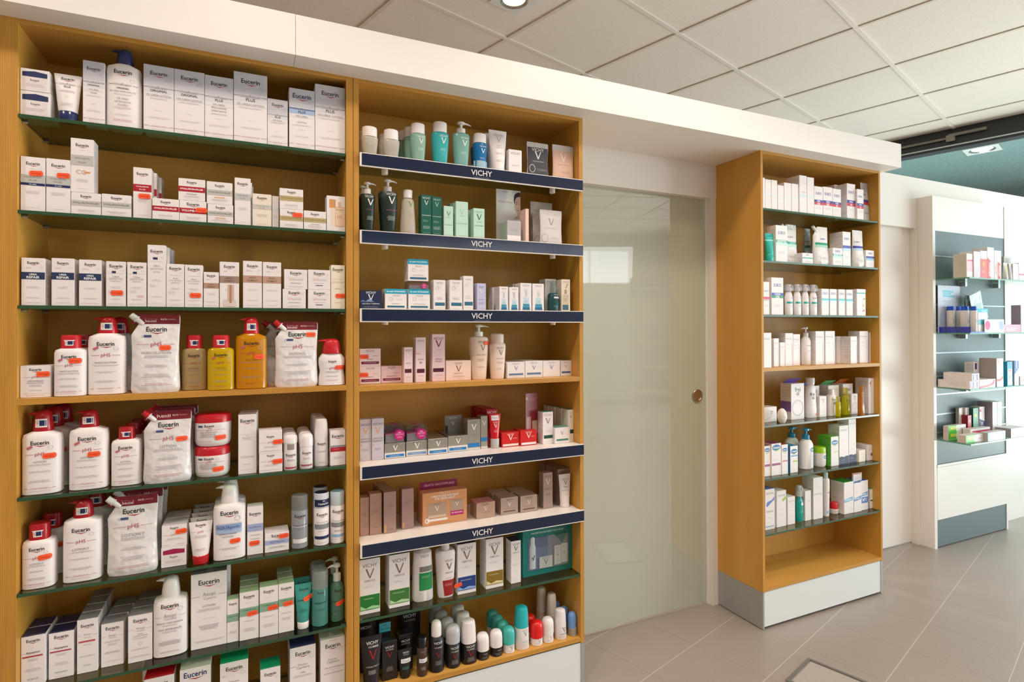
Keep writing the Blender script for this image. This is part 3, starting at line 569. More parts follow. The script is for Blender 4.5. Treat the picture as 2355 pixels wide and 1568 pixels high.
# white room front partition behind the shelving (gives the shelving its back)
# ------------------------------------------------------------------ shelving units
def unit(nm, x0, x1, ztop, zpl, dep, label, group, glass, wood, floor_z, lp=0.018, rp=0.018, strips=(), outer=None, shelfback=0.0):
    """open birch plywood shelving: outer faces x0..x1"""
    e = empty(nm, ((x0+x1)/2, 0, 0)); ox = (x0+x1)/2; X = lambda x: x-ox
    for s_, (a, b) in enumerate(((x0, x0+lp), (x1-rp, x1))):
        mb = MB(); mb.box(X(a), X(b), 0, dep, zpl, ztop, M_WOOD, mf=M_EDGEV); mb.make('side_panel', e)
    mb = MB(); mb.box(X(x0+lp), X(x1-rp), dep-0.012, dep-0.002, zpl, ztop, M_WOOD); mb.make('back_panel', e)
    mb = MB(); mb.box(X(x0+lp), X(x1-rp), 0.0005, dep-0.012, ztop-0.017, ztop-0.0005, M_WOODH, mf=M_EDGEH); mb.make('top_panel', e)
    for z in wood:
        mb = MB(); mb.box(X(x0+lp), X(x1-rp), 0.0005, dep-0.012, z-0.0155, z, M_WOODH, mf=M_EDGEH); mb.make('wooden_shelf', e)
    mge = mat('2f5238', 0.2)
    for z in glass:
        mb = MB(); a, b = X(x0+lp+0.001), X(x1-rp-0.001); t = 0.0085
        mb.face([(a, 0.002, z), (b, 0.002, z), (b, dep-0.02, z), (a, dep-0.02, z)], GSH)
        mb.face([(a, 0.002, z-t), (a, 0.002, z), (b, 0.002, z), (b, 0.002, z-t)][::-1], mge); mb.face([(a, dep-0.02, z-t), (b, dep-0.02, z-t), (b, dep-0.02, z), (a, dep-0.02, z)], mge)
        mb.face([(a, 0.002, z-t), (a, dep-0.02, z-t), (a, dep-0.02, z), (a, 0.002, z)], mge); mb.face([(b, 0.002, z-t), (b, dep-0.02, z-t), (b, dep-0.02, z), (b, 0.002, z)], mge)
        mb.face([(a, 0.002, z-t), (b, 0.002, z-t), (b, dep-0.02, z-t), (a, dep-0.02, z-t)][::-1], GSH2)
        mb.make('glass_shelf', e)
        for px_ in (a+0.006, b-0.006):
            for py_ in (0.03, dep-0.06):
                mb = MB(); mb.tube((px_-0.006 if px_ < 0 else px_+0.006, py_, z-t-0.004), (px_+0.006 if px_ < 0 else px_-0.006, py_, z-t-0.004), 0.0035, 0.0035, mat('b0b0ac', 0.3, 0.8)); mb.make('shelf_pin', e, True)
    for z, wid in strips:      # trays with a dark blue shop-brand front strip
        mb = MB(); a, b = X(x0+lp+0.002), X(x1-rp-0.002); wt = mat('f3ece6', 0.3)
        mb.box(a, b, -0.004, dep-0.02, z-0.004, z, GSH if wid else wt)
        if wid: mb.box(a, b, -0.004, 0.012, z-0.0042, z+0.0004, wt)
        sh = mb.make('shelf_tray', e)
        a2, b2 = a+0.003, b+0.0105
        mb = MB(); mb.box(a2-0.004, b2, -0.0115, -0.0045, z-0.042, z+0.0005, wt); mb.box(a2+0.002, b2, -0.0125, -0.0115, z-0.0385, z-0.002, mat('14213f', 0.1))
        f = Face(mb, 0.078, z-0.0035, z-0.0405, lambda x, z_: -0.0125, 0, random.Random(1)); cx = (a2+b2)/2
        n0 = len(mb.v); f.draw([('t', 'VICHY', 0.5, 0.44, 0.98, 'e8e4e0', 0.01, 1.0), ('t', 'LABORATOIRES', 0.5, 0.86, 0.75, '6d7690', 0.0, 0.8)])
        mb.v[n0:] = [(x+cx, y, z_) for x, y, z_ in mb.v[n0:]]
        mb.make('brand_strip', sh)
        for px_ in (a+0.085, b-0.095):
            mb = MB(); mb.tube((px_, 0.03, z-0.006), (px_, 0.03, z-0.05), 0.0105, 0.0105, mat('efeae4', 0.4)); mb.make('support_peg', sh, True)
    # metal plinth
    mb = MB(); mb.box(X(x0)+0.008, X(x1)-0.008, 0.0035, dep, 0.012, zpl, M_ALU, mf=M_PLINTH_LIT); mb.make('plinth', e)
    for a, b in ((X(x0)+0.0004, X(x0)+0.009), (X(x1)-0.014, X(x1)-0.0004)):
        mb = MB(); mb.box(a, b, 0.001, dep, 0.004, zpl-0.001, M_ALU); mb.make('plinth_corner', e)
    return tag(e, label, 'shelving unit', group)
GSH = mat('d6e6d6', kind='glass'); GSH2 = mat('d2e0cf', kind='glass')
M_PLINTH_LIT = node_mat('plinth_front_painted_daylit', 'e2e6e6', 0.3)  # front coloured paler than the plinth sides to stand in for daylight
ZT = Z(.7909)
unit('shelving_unit', -0.566, 0.292, ZT, Z(-1.29), 0.255, 'left birch plywood shelving unit filled with mostly white cartons and red-capped bottles', None,
     [Z(z) for z in (.546, .304, .064, -.419, -.659, -.9075, -1.148)], [Z(-.171), Z(-1.27)], 0, lp=0.037, rp=0.0205)
unit('shelving_unit', 0.2935, 1.127, ZT, Z(-1.160), 0.255, 'middle birch plywood shelving unit with dark blue strips along its shelf fronts', None,
     [Z(-.9055)], [Z(-.177), Z(-1.139)], 0, lp=0.0165, rp=0.0155, strips=[(Z(.552), 1), (Z(.3105), 1), (Z(.066), 1), (Z(-.4245), 0), (Z(-.667), 0)])
unit('shelving_unit', 2.042, 2.867, ZT, Z(-1.158), 0.265, 'birch plywood shelving column standing alone to the right of the glass door', None,
     [Z(z) for z in (.533, .301, .061, -.4285, -.665, -.907)], [Z(-.174), Z(-1.1396)], 0, lp=0.0135, rp=0.0125)
# neighbouring unit off the left edge closes the run
mb = MB(); mb.box(XL, -0.5665, 0, 0.255, 0.0, ZT, M_WOOD, mf=M_WOOD); mb.box(-0.588, -0.5665, -0.0005, 0.2, 0.05, ZT, M_EDGEV); struct(mb.make('trim_7'))
# ------------------------------------------------------------------ slat-wall display on the right
sw = empty('slatwall_display', (4.13, 0.23, 0)); ox = 4.13
M_SL = node_mat('grey_slatwall', '64747a', 0.45, noise=((300, 300, 300), '5c6b70', 0.42, 0.6)); msl = mat('a3aeb0', 0.35, 0.3)
X = lambda x: x-ox
mb = MB(); mb.box(X(3.722), X(3.748), 0, 0.09, 0, Z(.797), M_WHITE); mb.make('side_post', sw)
mb = MB(); mb.box(X(4.512), X(4.53), 0, 0.09, 0, Z(.797), M_WHITE); mb.make('side_post', sw)
mb = MB(); mb.box(X(3.748), X(4.512), 0.004, 0.09, Z(.588), Z(.797), M_WHITE); mb.make('header_panel', sw)
mb = MB(); mb.box(X(3.748), X(4.512), 0.004, 0.09, Z(-.84), Z(.588), M_SL)
SG = [Z(z) for z in (.435, .29, .14, 0.0, -.15, -.29, -.40, -.52, -.63)]
for z in SG: mb.box(X(3.749), X(4.511), 0.001, 0.004, z-0.004, z+0.004, msl)
mb.make('slat_panel', sw)
mb = MB(); mb.box(X(3.750), X(4.511), -0.001, 0.09, Z(-1.153), Z(-.84), M_WHITE); mb.box(X(3.749), X(4.512), -0.003, -0.001, Z(-.838), Z(-.822), M_WHITE); mb.make('drawer_front', sw)
mb = MB(); mb.box(X(3.750), X(4.511), 0.004, 0.09, 0.006, Z(-1.155), M_SL); mb.make('kick_board', sw)
mge = mat('5f9a86', 0.2); SHZ = [.292, -.029, -.353, -.668]
for z in SHZ:
    zz = Z(z); mb = MB(); a, b, y0, y1 = X(3.752), X(4.95), -0.176, -0.002; t = 0.007
    mb.face([(a, y0, zz), (b, y0, zz), (b, y1, zz), (a, y1, zz)], GSH); mb.face([(a, y1, zz-t), (b, y1, zz-t), (b, y0, zz-t), (a, y0, zz-t)], GSH2)
    mb.face([(a, y0, zz-t), (b, y0, zz-t), (b, y0, zz), (a, y0, zz)], mge); mb.face([(a, y1, zz-t), (a, y0, zz-t), (a, y0, zz), (a, y1, zz)], mge)
    gsf = mb.make('glass_shelf', sw)
    for xx in (3.99, 4.36): mb = MB(); mb.box(X(xx), X(xx)+0.02, -0.035, -0.001, zz-0.036, zz-t-0.001, mat('b9c2c4', 0.3, 0.6)); mb.make('shelf_bracket', gsf)
tag(sw, 'grey slat-wall display with glass shelves, at the right edge', 'display')
# small framed hatch set in the floor
fp = Vector((1.830, -0.288, 0)); e1 = Vector((0.955, 0.295, 0)); e2 = Vector((0.235, -0.972, 0)).normalized(); e2 = V2
hb = empty('floor_hatch', uv(*( (lambda p: (p.x*U2.x+p.y*U2.y, p.x*V2.x+p.y*V2.y))(Vector((2.033, -0.227, 0)))))); mm = mat('8f8c88', 0.35, 0.5)
mb = MB(); a = Vector((0, 0, 0)); Wd = 0.218; Ln = 0.32; fwd = 0.012
for c, ex, ey in (((-U2*Wd), U2*Wd, V2*fwd), ((-U2*Wd)+V2*(Ln-fwd), U2*Wd, V2*fwd), ((-U2*Wd)+V2*fwd, U2*fwd, V2*(Ln-2*fwd)), (-U2*fwd+V2*fwd, U2*fwd, V2*(Ln-2*fwd))): mb.obox((c.x, c.y, 0.0005), ex, ey, (0, 0, 0.0035), mm)
mb.make('metal_frame', hb); mb = MB(); c = -U2*(Wd-0.018)+V2*0.018; mb.obox((c.x, c.y, 0.0005), U2*(Wd-0.036), V2*(Ln-0.036), (0, 0, 0.002), M_HATCH if False else node_mat('hatch_tile', 'b5afa8', 0.3, noise=((350, 350, 350), 'a8a29b', 0.4, 0.6))); mb.make('tile_inlay', hb)
tag(hb, 'small metal-framed rectangular hatch let into the tiled floor', 'floor hatch')
# display stand and counter further back in the room, seen mirrored in the glass door
ds = empty('display_stand', (4.5, -3.22, 0)); ds.rotation_euler.z = math.atan2(2.78, 3.52) + PI
mw2 = mat('dcd8d4', 0.4)
for x_ in (-.3, .28): mb = MB(); mb.box(x_, x_+.02, 0, .02, 0, 1.74, mw2); mb.make('upright_post', ds)
for z_ in (.25, .55, .85, 1.15, 1.42): mb = MB(); mb.box(-.28, .28, -.2, 0, z_, z_+.012, mw2); mb.box(-.28, .28, -.205, -.2, z_, z_+.04, mat('e8e4e0')); mb.make('rack_shelf', ds)
mb = MB(); mb.box(-.27, .27, -.01, .0, 1.70, 1.95, mat('8d86a8', .3)); f = Face(mb, .5, 1.94, 1.71, lambda x, z: -.01, 0, random.Random(4)); f.draw([('r', .1, .18, .9, .82, 'eceaf0'), ('r', .12, .22, .88, .78, '7a72a0'), ('t', 'Hansaplast', .5, .48, .66, 'f0eef4', .02)]); mb.make('header_sign', ds)
tag(ds, 'display stand with violet header sign, seen mirrored in the glass door', 'display stand')
ct = empty('sales_counter', (2.9, -4.3, 0)); ct.rotation_euler.z = TH
mb = MB(); mb.box(-1.1, 1.1, -.3, .3, 0, 1.0, M_WHITE); mb.make('counter_body', ct); mb = MB(); mb.box(-1.14, 1.14, -.34, .34, 1.0, 1.04, M_WHITE); mb.make('counter_top', ct)
tag(ct, 'white sales counter in the middle of the shop, mirrored in the glass door', 'counter')
tr = empty('acrylic_tray', (3.76, 0.054, Z(-.029)+0.0006)); mbl = mat('4a6cf0', kind='glass')
mb = MB(); mb.box(0, .0012, 0, .165, 0, .035, mbl); mb.make('side_wall', tr); mb = MB(); mb.box(0, .15, 0, .0012, 0, .006, mat('2c50e0', 0.2)); mb.box(0, .0016, -.0004, .165, .035, .037, mat('2c50e0', 0.2)) if False else None; mb.make('front_lip', tr)
tag(tr, 'low blue clear acrylic tray around the mouthwash bottles, slat wall second row', 'tray')
# ------------------------------------------------------------------ further printed designs
def POU(t, a, b_):
    e = [('r', .02, 0.0, .985, .125, '7a1a28'), ('t', a, .42, .045 if b_ else .06, .28, 'e8d0d0', .01), ('m', .82, .05, .22, 3, 'c8a0a4'), ('t', '65%', .66, .06, .12, 'e8d0d0', .01)]
    if b_: e.append(('t', b_, .4, .085, .22, 'e8d0d0', .01))
    return e+[('E', .52, .19, .42), ('r', .27, .265, .42, .295, '44507c'), ('r', .22, .265, .265, .295, 'c8c8d0'), ('r', .12, .383, .38, .387, 'b5606a'), ('r', .66, .383, .9, .387, 'b5606a'), ('t', 'pH5', .52, .38, .22, 'b5505a'),
        ('t', t, .52, .49, min(.6, .056*len(t)), '9a9498'), ('m', .52, .53, .7, 2, 'a8a2a6', .004), ('m', .52, .65, .55, 2, 'b0aaae', .004), ('m', .52, .76, .6, 3, 'b0aaae', .004), ('m', .52, .88, .66, 2, 'c07880', .004)]
def JAR(): return [('E', .42, .12, .26), ('r', .12, .1, .24, .18, '44507c'), ('o', .66, .17, .05, 'c0b8bc', .8), ('r', .06, .29, .32, .3, 'b5505a'), ('r', .52, .28, .86, .29, 'b5505a'), ('t', 'pH5', .42, .28, .15, 'a5606a'), ('t', 'SOFT KÖRPERCREME', .4, .39, .46, '7a7478'), ('m', .4, .46, .5, 3, '908a8c', .004), ('r', .08, .76, .5, .77, 'b5505a')]
ORDS = 'first second third fourth fifth sixth seventh eighth ninth tenth eleventh twelfth thirteenth fourteenth fifteenth sixteenth seventeenth eighteenth nineteenth twentieth'.split() + ['twenty-first', 'twenty-second', 'twenty-third']
KIND = dict(box=('carton', 'box', 'boxes'), flip=('flip_cap_bottle', 'bottle', 'bottles'), pump=('pump_bottle', 'pump bottle', 'pump bottles'), roundpump=('pump_bottle', 'pump bottle', 'pump bottles'), bulb=('pump_bottle', 'pump bottle', 'pump bottles'), taperpump=('pump_bottle', 'pump bottle', 'pump bottles'),
            wide=('shampoo_bottle', 'bottle', 'bottles'), taper=('toner_bottle', 'bottle', 'bottles'), cone=('oil_bottle', 'bottle', 'bottles'), cyl=('cleanser_bottle', 'bottle', 'bottles'), spray=('spray_can', 'spray can', 'aerosols'), roll=('roll_on_deodorant', 'deodorant', 'roll-ons'), stick=('deodorant_stick', 'deodorant', 'roll-ons'),
            jar=('cream_jar', 'jar', 'tubs of cream'), egg=('cream_jar', 'jar', 'tubs of cream'), foam=('foam_dispenser', 'bottle', 'bottles'), tube=('cream_tube', 'tube', 'tubes'), pouch=('refill_pouch', 'pouch', 'pouches'), card=('display_card', 'card', 'upright signs'), gift=('gift_box', 'gift box', 'gift packs'))
_prod = prod
def prod(it):
    i, st, nb, gr = it['o']; nm, cat_, plural = KIND[it['k']]; it.setdefault('n', nm); it['cat'] = cat_; pl = '%s from left, %s' % (ORDS[i], ROW)
    it['L'] = '%s%s, %s' % (it['L'], ('', ', upper in stack', ', lower in stack', ', middle in stack')[st], pl)
    if nb: it['back'] = tuple('%s %s, %s behind %s' % (('matching', 'upper matching', 'lower matching', 'middle matching')[st], cat_, ORDS[q], pl) for q in range(nb))
    if gr: it['g'] = '%s, %s' % (plural, ROW)
    if it['k'] == 'gift': return gift(it)
    ex = {q: it[q] for q in ('hdr', 'win', 'flap', 'sidep', 'hy') if q in it}
    o = _prod(it); w, d, h = it['w'], it['d'], it['h']; kids = []
    if 'flap' in ex:       # opened lid flap standing up behind the top edge
        mb = MB(); m = mat(ex['flap'], 0.4); t = 0.0006
        mb.face([(-w/2, d*0.3, h), (w/2, d*0.3, h), (w*0.5+0.004, d*0.3-0.03, h+0.022), (-w/2+0.004, d*0.3-0.03, h+0.022)], m)
        mb.face([(-w/2+0.004, d*0.3-0.03, h+0.022+t), (w*0.5+0.004, d*0.3-0.03, h+0.022+t), (w/2, d*0.3, h+t), (-w/2, d*0.3, h+t)], m)
        mb.make('lid_flap', o)
    if 'sidep' in ex:
        mb = MB(); mb.face([(-w/2-0.0002, -d/2+0.001, h*0.22), (-w/2-0.0002, d/2-0.001, h*0.22), (-w/2-0.0002, d/2-0.001, h*0.5), (-w/2-0.0002, -d/2+0.001, h*0.5)], mat(ex['sidep'])); mb.make('side_print', o)
    if 'hy' in ex:
        mb = MB(); s = it['s']*h; r = w/2*1.01; f = Face(mb, w, h*0.93, s+(h-s)*0.12, lambda x, z: -r*(1-min(.98, abs(x)/r)**2)**0.5, 1, random.Random(3))
        f.draw([('r', .04, .25, .98, 1, '1c2348'), ('t', 'Mit', .62, .4, .16, 'e0e0ea', .01), ('t', 'Hyaluron', .58, .68, .66, 'e8e8f0', .02)]); mb.make('cap_label', o)
    if 'hdr' in ex:
        mb = MB(); m = mat('8a1c44', 0.4); a = w*0.46; mb.box(-a-0.004, a*0.82, d*0.08, d*0.08+0.001, h-0.001, h+0.026, m)
        f = Face(mb, a*1.8, h+0.026, h+0.002, lambda x, z: d*0.08, 0, random.Random(3)); n0 = len(mb.v); f.draw([('t', 'GRATIS NACHTPFLEGE', .5, .5, .84, 'e0a8bc', .02)]); mb.v[n0:] = [(x-w*0.04, y, z) for x, y, z in mb.v[n0:]]
        mb.make('header_flap', o)
        mb = MB(); f = Face(mb, w, h, 0, lambda x, z: -d/2, 0, random.Random(3)); f.draw([('t', 'VICHY', .5, .04, .26, 'ecc8a8', .0)]); mb.make('top_print', o)
    if 'win' in ex:        # goods seen through the window of the gift carton
        y = -d/2
        mb = MB(); mb.loft([(h*.16, .0125, .006, -w*.31, y-.001), (h*.62, .0125, .006, -w*.31, y-.001), (h*.68, .009, .005, -w*.31, y-.001), (h*.82, .0085, .005, -w*.31, y-.001), (h*.84, .004, .003, -w*.31, y-.001)], mat('e6e8ec', .3), 20)
        mb.face([(-w*.31-.006, y-.0078, h*.42), (-w*.31, y-.0078, h*.34), (-w*.31+.007, y-.0078, h*.46), (-w*.31+.004, y-.0078, h*.46), (-w*.31, y-.0078, h*.38), (-w*.31-.003, y-.0078, h*.42)], mat('3c4450')); mb.make('boxed_spray', o, True)
        for nm, a0, a1, z0, z1 in (('boxed_jar_carton', -.18, .08, .14, .38), ('boxed_serum_carton', .12, .26, .16, .58), ('boxed_serum_carton', .265, .40, .18, .6)):
            mb = MB(); mb.box(w*a0, w*a1, y-.005, y-.0002, h*z0, h*z1, mat('dcdad6')); c = w*(a0+a1)/2
            f = Face(mb, w*(a1-a0), h*z1, h*z0, lambda x, z: y-.005, 0, random.Random(2)); n0 = len(mb.v); f.draw([('t', 'VICHY', .5, .14, .6, '8a8680'), ('V', .5, .48, .3, '6a6460'), ('m', .5, .8, .6, 2, 'b8b4b0')]); mb.v[n0:] = [(x+c, yy, z) for x, yy, z in mb.v[n0:]]; mb.make(nm, o)
        mb = MB(); mb.face([(w*.12, y-.001, h*.84), (w*.3, y-.001, h*.6), (w*.4, y-.001, h*.84)], mat('1f6a5c')); mb.make('green_print', o)
        mb = MB(); mb.face([(-w*.4, y-.0085, h*.12), (w*.42, y-.0085, h*.12), (w*.42, y-.0085, h*.82), (-w*.4, y-.0085, h*.82)], mat('f0f6f6', kind='glass')); mb.make('clear_window', o)
    return o
def gift(it):
    w, d, h = it['w'], it['d'], it['h']; n = 1+len(it.get('back', ())); labs = (it['L'],)+tuple(it.get('back', ()))
    for j in range(1 if n == 1 else n):
        e = empty('gift_box', (it['x'], it['y'] + it.get('bd', 0)*0.0, it['z'])); dd = d/n; y0 = -d/2+j*dd+0.0005; y1 = y0+dd-0.001; g = mat('e8eaee', kind='glass')
        mb = MB(); mb.box(-w/2+.001, w/2-.001, y0, y1, 0, h*0.98, g); mb.make('clear_case', e)
        mb = MB(); mb.box(-w/2+.004, w/2-.004, y0+.003, y1-.003, 0.001, h*0.5, mat('a09a9c' if it['w'] < .2 else 'd0ccd0', .35)); mb.box(-w/2+.004, w/2-.004, y0+.003, y1-.003, h*0.5, h*0.53, mat('a01c60')); mb.make('inner_carton', e)
        mb = MB(); r = min(.017, h*.34)
        if h > .02:
            mb.loft([(0, r, r), (.001, r, r)], mat('c41c78', .35), 28, xf=Matrix.Translation((w*.22, y0-.0022, h*.42)) @ Matrix.Rotation(-PI/2, 4, 'X'))
            f = Face(mb, r*2, h*.42+r, h*.42-r, lambda x, z: y0-.0022, 0, random.Random(3)); n0 = len(mb.v); f.draw([('t', 'IHR', .5, .25, .3, 'f0c0d8', .02), ('t', 'GESCHENK', .5, .42, .74, 'f0c0d8', .02), ('m', .5, .62, .6, 2, 'f0c0d8', .004)]); mb.v[n0:] = [(x+w*.22, y, z) for x, y, z in mb.v[n0:]]
            mb.make('round_tag', e)
        mb = MB(); m = mat('a01c60'); mb.tube((-w*.5, y0-.0012, h*.5), (w*.5, y0-.0012, h*.56), .0007, .0007, m, 6); mb.tube((-w*.1, y0+.001, h*.99), (w*.2, y0+.001, h*.985), .0009, .0009, m, 6); mb.make('ribbon', e)
        tag(e, labs[j], 'gift box', it.get('g'))

# ================================================================== goods on the shelves (metres)
DS = [CR('c4c3be','HYALURON-FILLER','6c6a68'),
 CR('c4c3be','HYALURON-FILLER','6c6a68',low='e8b070'),
 CR('bfa878','HYALURON-FILLER','8d7c50'),
 FC('UREA','REPAIR',band='2c3a5c',y=.3,tc='WW',lg=.5),
 FC('ANTI-','PIGMENT',band='c09a88',y=.31,tc='6e564a',lg=.56),
 [('E',.5,.18,.48),('o',.85,.24,.06,'e0c0b0'),('r',.1,.42,.9,.425,'c8c4c4'),('t','Q10',.32,.5,.2,'e0a070'),('t','ACTIVE',.62,.52,.38,'b9b4b4'),('m',.5,.68,.6,2,'8a8488'),('m',.5,.86,.7,2,'d0b8b8')],
 [('E',.5,.18,.48),('o',.85,.24,.06,'e0c0b0'),('r',.1,.42,.9,.425,'c8c4c4'),('t','Q10',.32,.5,.2,'e0a070'),('t','ACTIVE',.62,.52,.38,'b9b4b4'),('m',.5,.68,.6,1,'8a8488'),('r',.34,.78,.66,.81,'NV')],
 [('E',.5,.1,.56),('r',0,.34,.2,.344,'8a8488'),('t','Aquaphor',.5,.335,.58,'3c3840',.01),('r',.05,.4,.9,.43,'b04450'),('m',.5,.47,.5,3,'b0a4a8'),('m',.5,.66,.7,4,'c0b4b8'),('m',.5,.86,.6,2,'70686c'),('m',.5,.96,.6,1,'c88890')],
 [('E',.5,.1,.56),('m',.5,.23,.4,1,'a8b0a8'),('r',0,.33,1,.5,'88ae94'),('t','DERMOPURE',.5,.38,.7,'3f6a52',.01),('m',.5,.6,.8,2,'b0a8ac'),('m',.5,.76,.7,5,'b0a8ac')],
 [('r',0,0,1,.24,'1fa4c4'),('t','6x mehr HYALURON',.5,.12,.84,'WW',.02),('t','VICHY',.52,.33,.34,'9a98a0'),('o',.28,.5,.08,'9aa4ac'),('m',.66,.5,.35,2,'c8ccd0'),('m',.5,.72,.6,2,'8a8c92'),('r',.1,.83,.9,.92,'2f6a84')],
 [('t','VICHY',.52,0.1,.6,'9a98a0'),('V',.5,.24,.36,'dfe2e6'),('o',.3,.28,.13,'9aa4ac'),('t','AQUALIA',.5,.6,.5,'b0b0b4'),('t','THERMAL',.5,.65,.5,'b0b0b4'),('r',.12,.76,.94,.87,'2f6a84'),('m',.5,.93,.6,1,'b8c0c4')],
 VI('f0e4ea','8a7a84',V0=.33,ty=.12,sz=.26,lg=.42,tl=[('IDÉALIA',.6,.3)],sub=('7a1c48',.73,.88),extra=[('m',.74,.4,.3,2,'b090a0')]),
 VI('e0a878','6a6874',V0=.28,ty=.13,sz=.5,lg=.86,tl=[('LIFTACTIV',.48,.84),('FLEXILIFT',.54,.84)],extra=[('c',.12,.62,.06,'e0a030'),('m',.5,.72,.6,4,'a09cac')]),
 [('t','VICHY',.5,.1,.4,'7c7870'),('V',.52,.32,.24,'f4f2f0'),('r',0.0,.62,1,.98,'e4e0dc'),('r',.06,.74,.94,.92,'1f7cc0'),('m',.5,.82,.6,2,'cfe4f4')],
 VI('f8f0f0','f0d8d8',V0=.36,ty=.14,sz=.24,lg=.4,extra=[('m',.75,.4,.3,2,'f0c8c8'),('r',.06,.8,.94,.94,'f4ecec')]),
 VI('e8dcd4','6a564e',V0=.4,ty=.12,sz=.2,lg=.4,extra=[('m',.5,.65,.7,1,'6a5448'),('r',.15,.78,.85,.84,'5a4438')]),
 [('m',.5,.35,.5,3,'d4d8e4'),('r',0,.5,1,.56,'dde8ee'),('m',.5,.72,.6,3,'d8dade')],
 BAND('UREA','3c3c98','d02c44',y=.47,h=.085,t2='10%',lg=.66,ly=.24),
 BAND('UREA','3c3c98','d02c44',y=.47,h=.085,t2='5%',lg=.66,ly=.24),
 [('t','EUB',.75,.28,.4,'5a5aa0'),('r',.0,.44,1,.52,'1aa79c'),('m',.6,.6,.5,3,'8a8a90')],
 BAND('','5cc4cc','d4e8f4',y=.36,h=.08,lg=.76,lc='8a8ac0',ly=.17),
 [('t','PHYSIOGEL',.45,.17,.78,'a8a8b0'),('r',.05,.235,.8,.24,'c8c8d0'),('m',.3,.34,.4,3,'b8b8c8'),('m',.35,.45,.6,2,'c4c4cc'),('q',((.8,.3),(.86,.45),(.84,.7),(.9,.98),(.94,.98),(.88,.7),(.9,.45),(.84,.3)),'e8a8b8')],
 [('t','PHYSIOGEL',.45,.17,.78,'a8a8b0'),('r',.05,.235,.8,.24,'c8c8d0'),('m',.3,.34,.4,3,'b8b8c8'),('m',.35,.45,.6,2,'c4c4cc'),('q',((.8,.3),(.86,.45),(.84,.7),(.9,.98),(.94,.98),(.88,.7),(.9,.45),(.84,.3)),'c4c8dc')],
 [('t','PHYSIOGEL',.45,.17,.78,'a8a8b0'),('r',.05,.235,.8,.24,'c8c8d0'),('m',.3,.34,.4,3,'b8b8c8'),('m',.35,.45,.6,2,'c4c4cc'),('q',((.8,.3),(.86,.45),(.84,.7),(.9,.98),(.94,.98),(.88,.7),(.9,.45),(.84,.3)),'d0cce8')],
 [('t','PHYSIOGEL',.45,.17,.78,'a8a8b0'),('r',.05,.235,.8,.24,'c8c8d0'),('m',.3,.34,.4,3,'b8b8c8'),('m',.35,.45,.6,2,'c4c4cc'),('q',((.8,.3),(.86,.45),(.84,.7),(.9,.98),(.94,.98),(.88,.7),(.9,.45),(.84,.3)),'ccc8e4')],
 [('tv','CB12',.72,.45,.26,'2a3a5a'),('tv','MOUTH',.35,.45,.14,'6a6a70'),('r',.6,.2,.9,.23,'7ab0e0')],
 [('r',0,0,.58,1,'4cc02c'),('r',.12,.2,.5,.6,'d8dc40'),('c',.52,.5,.1,'e8f0e0',1.2),('m',.8,.5,.3,2,'d08888',.006)]]
ROW = 'left unit, first row'
prod(dict(k='box', x=-0.4972, y=0.0515, z=1.8691, w=0.0613, d=0.075, h=0.0645, top='NV', L='cream carton picturing a navy-lidded jar', o=(0, 2, 0, 1), D=CR(lid='NV')))
prod(dict(k='box', x=-0.4983, y=0.0515, z=1.934, w=0.059, d=0.075, h=0.0565, top='NV', L='cream carton picturing a navy-lidded jar', o=(0, 1, 0, 1), D=CR(lid='NV')))
prod(dict(k='tube', x=-0.4327, y=0.0292, z=1.8691, w=0.06, d=0.0304, h=0.1249, cc='NV', cf=0.2, L='white cream tube on a navy cap', o=(1, 0, 0, 0), D=[('E',.5,.12,.46),('r',.02,.27,.16,.276,'6a6870'),('r',.84,.27,.98,.276,'6a6870'),('t','UreaRepair',.5,.27,.6,'8a868c'),('t','PLUS',.5,.345,.24,'66646c',.02),('m',.5,.45,.6,3,'b5a8a8'),('o',.5,.63,.06,'b9c0a0'),('m',.5,.8,.5,4,'c0b6b6')]))
prod(dict(k='box', x=-0.3747, y=0.039, z=1.8691, w=0.047, d=0.05, h=0.1658, top='NV', L='narrow grey-topped carton', o=(2, 0, 0, 1), D=UR('ORIGINAL',['10% UREA','SALBE'],lg=.62)))
prod(dict(k='pump', x=-0.3101, y=0.044, z=1.8691, w=0.0806, d=0.06, h=0.2206, s=0.79, cw=0.5, cc='NV', L='big lotion bottle with navy pump head', o=(3, 0, 0, 0), D=[('E',.5,.14,.5),('o',.77,.27,.07,'b5b2b4',.8),('r',.1,.338,.24,.343,'6a6870'),('r',.78,.338,.92,.343,'6a6870'),('t','UreaRepair',.5,.335,.5,'8a868c'),('t','ORIGINAL',.5,.395,.36,'55525a',.02),('t','5% UREA WASCHFLUID',.5,.445,.74,'8b868c'),('m',.5,.485,.6,2,'b5a8ac'),('t','5% UREA',.5,.555,.32,'8b868c'),('t','DETERGENTE',.5,.605,.46,'8b868c'),('t','FLUIDO',.5,.655,.28,'8b868c'),('m',.5,.69,.5,3,'c88a90'),('m',.5,.8,.5,2,'b5a8ac'),('m',.5,.88,.7,3,'c87880')]))
prod(dict(k='box', x=-0.2272, y=0.044, z=1.8691, w=0.0718, d=0.06, h=0.1822, top='NV', L='tall grey-topped carton for lotion', o=(4, 0, 0, 1), D=UR('ORIGINAL',['5% UREA LOTION'])))
prod(dict(k='box', x=-0.1535, y=0.044, z=1.8691, w=0.0734, d=0.06, h=0.1822, top='NV', L='tall grey-topped carton for stronger lotion', o=(5, 0, 0, 1), D=UR('ORIGINAL',['10% UREA LOTION'])))
prod(dict(k='box', x=-0.0796, y=0.044, z=1.8691, w=0.0722, d=0.06, h=0.1795, top='NV', L='grey-topped carton with a three-line product name', o=(6, 0, 0, 1), D=UR('PLUS',['5% UREA','EMULSIONE','IDRATANTE'])))
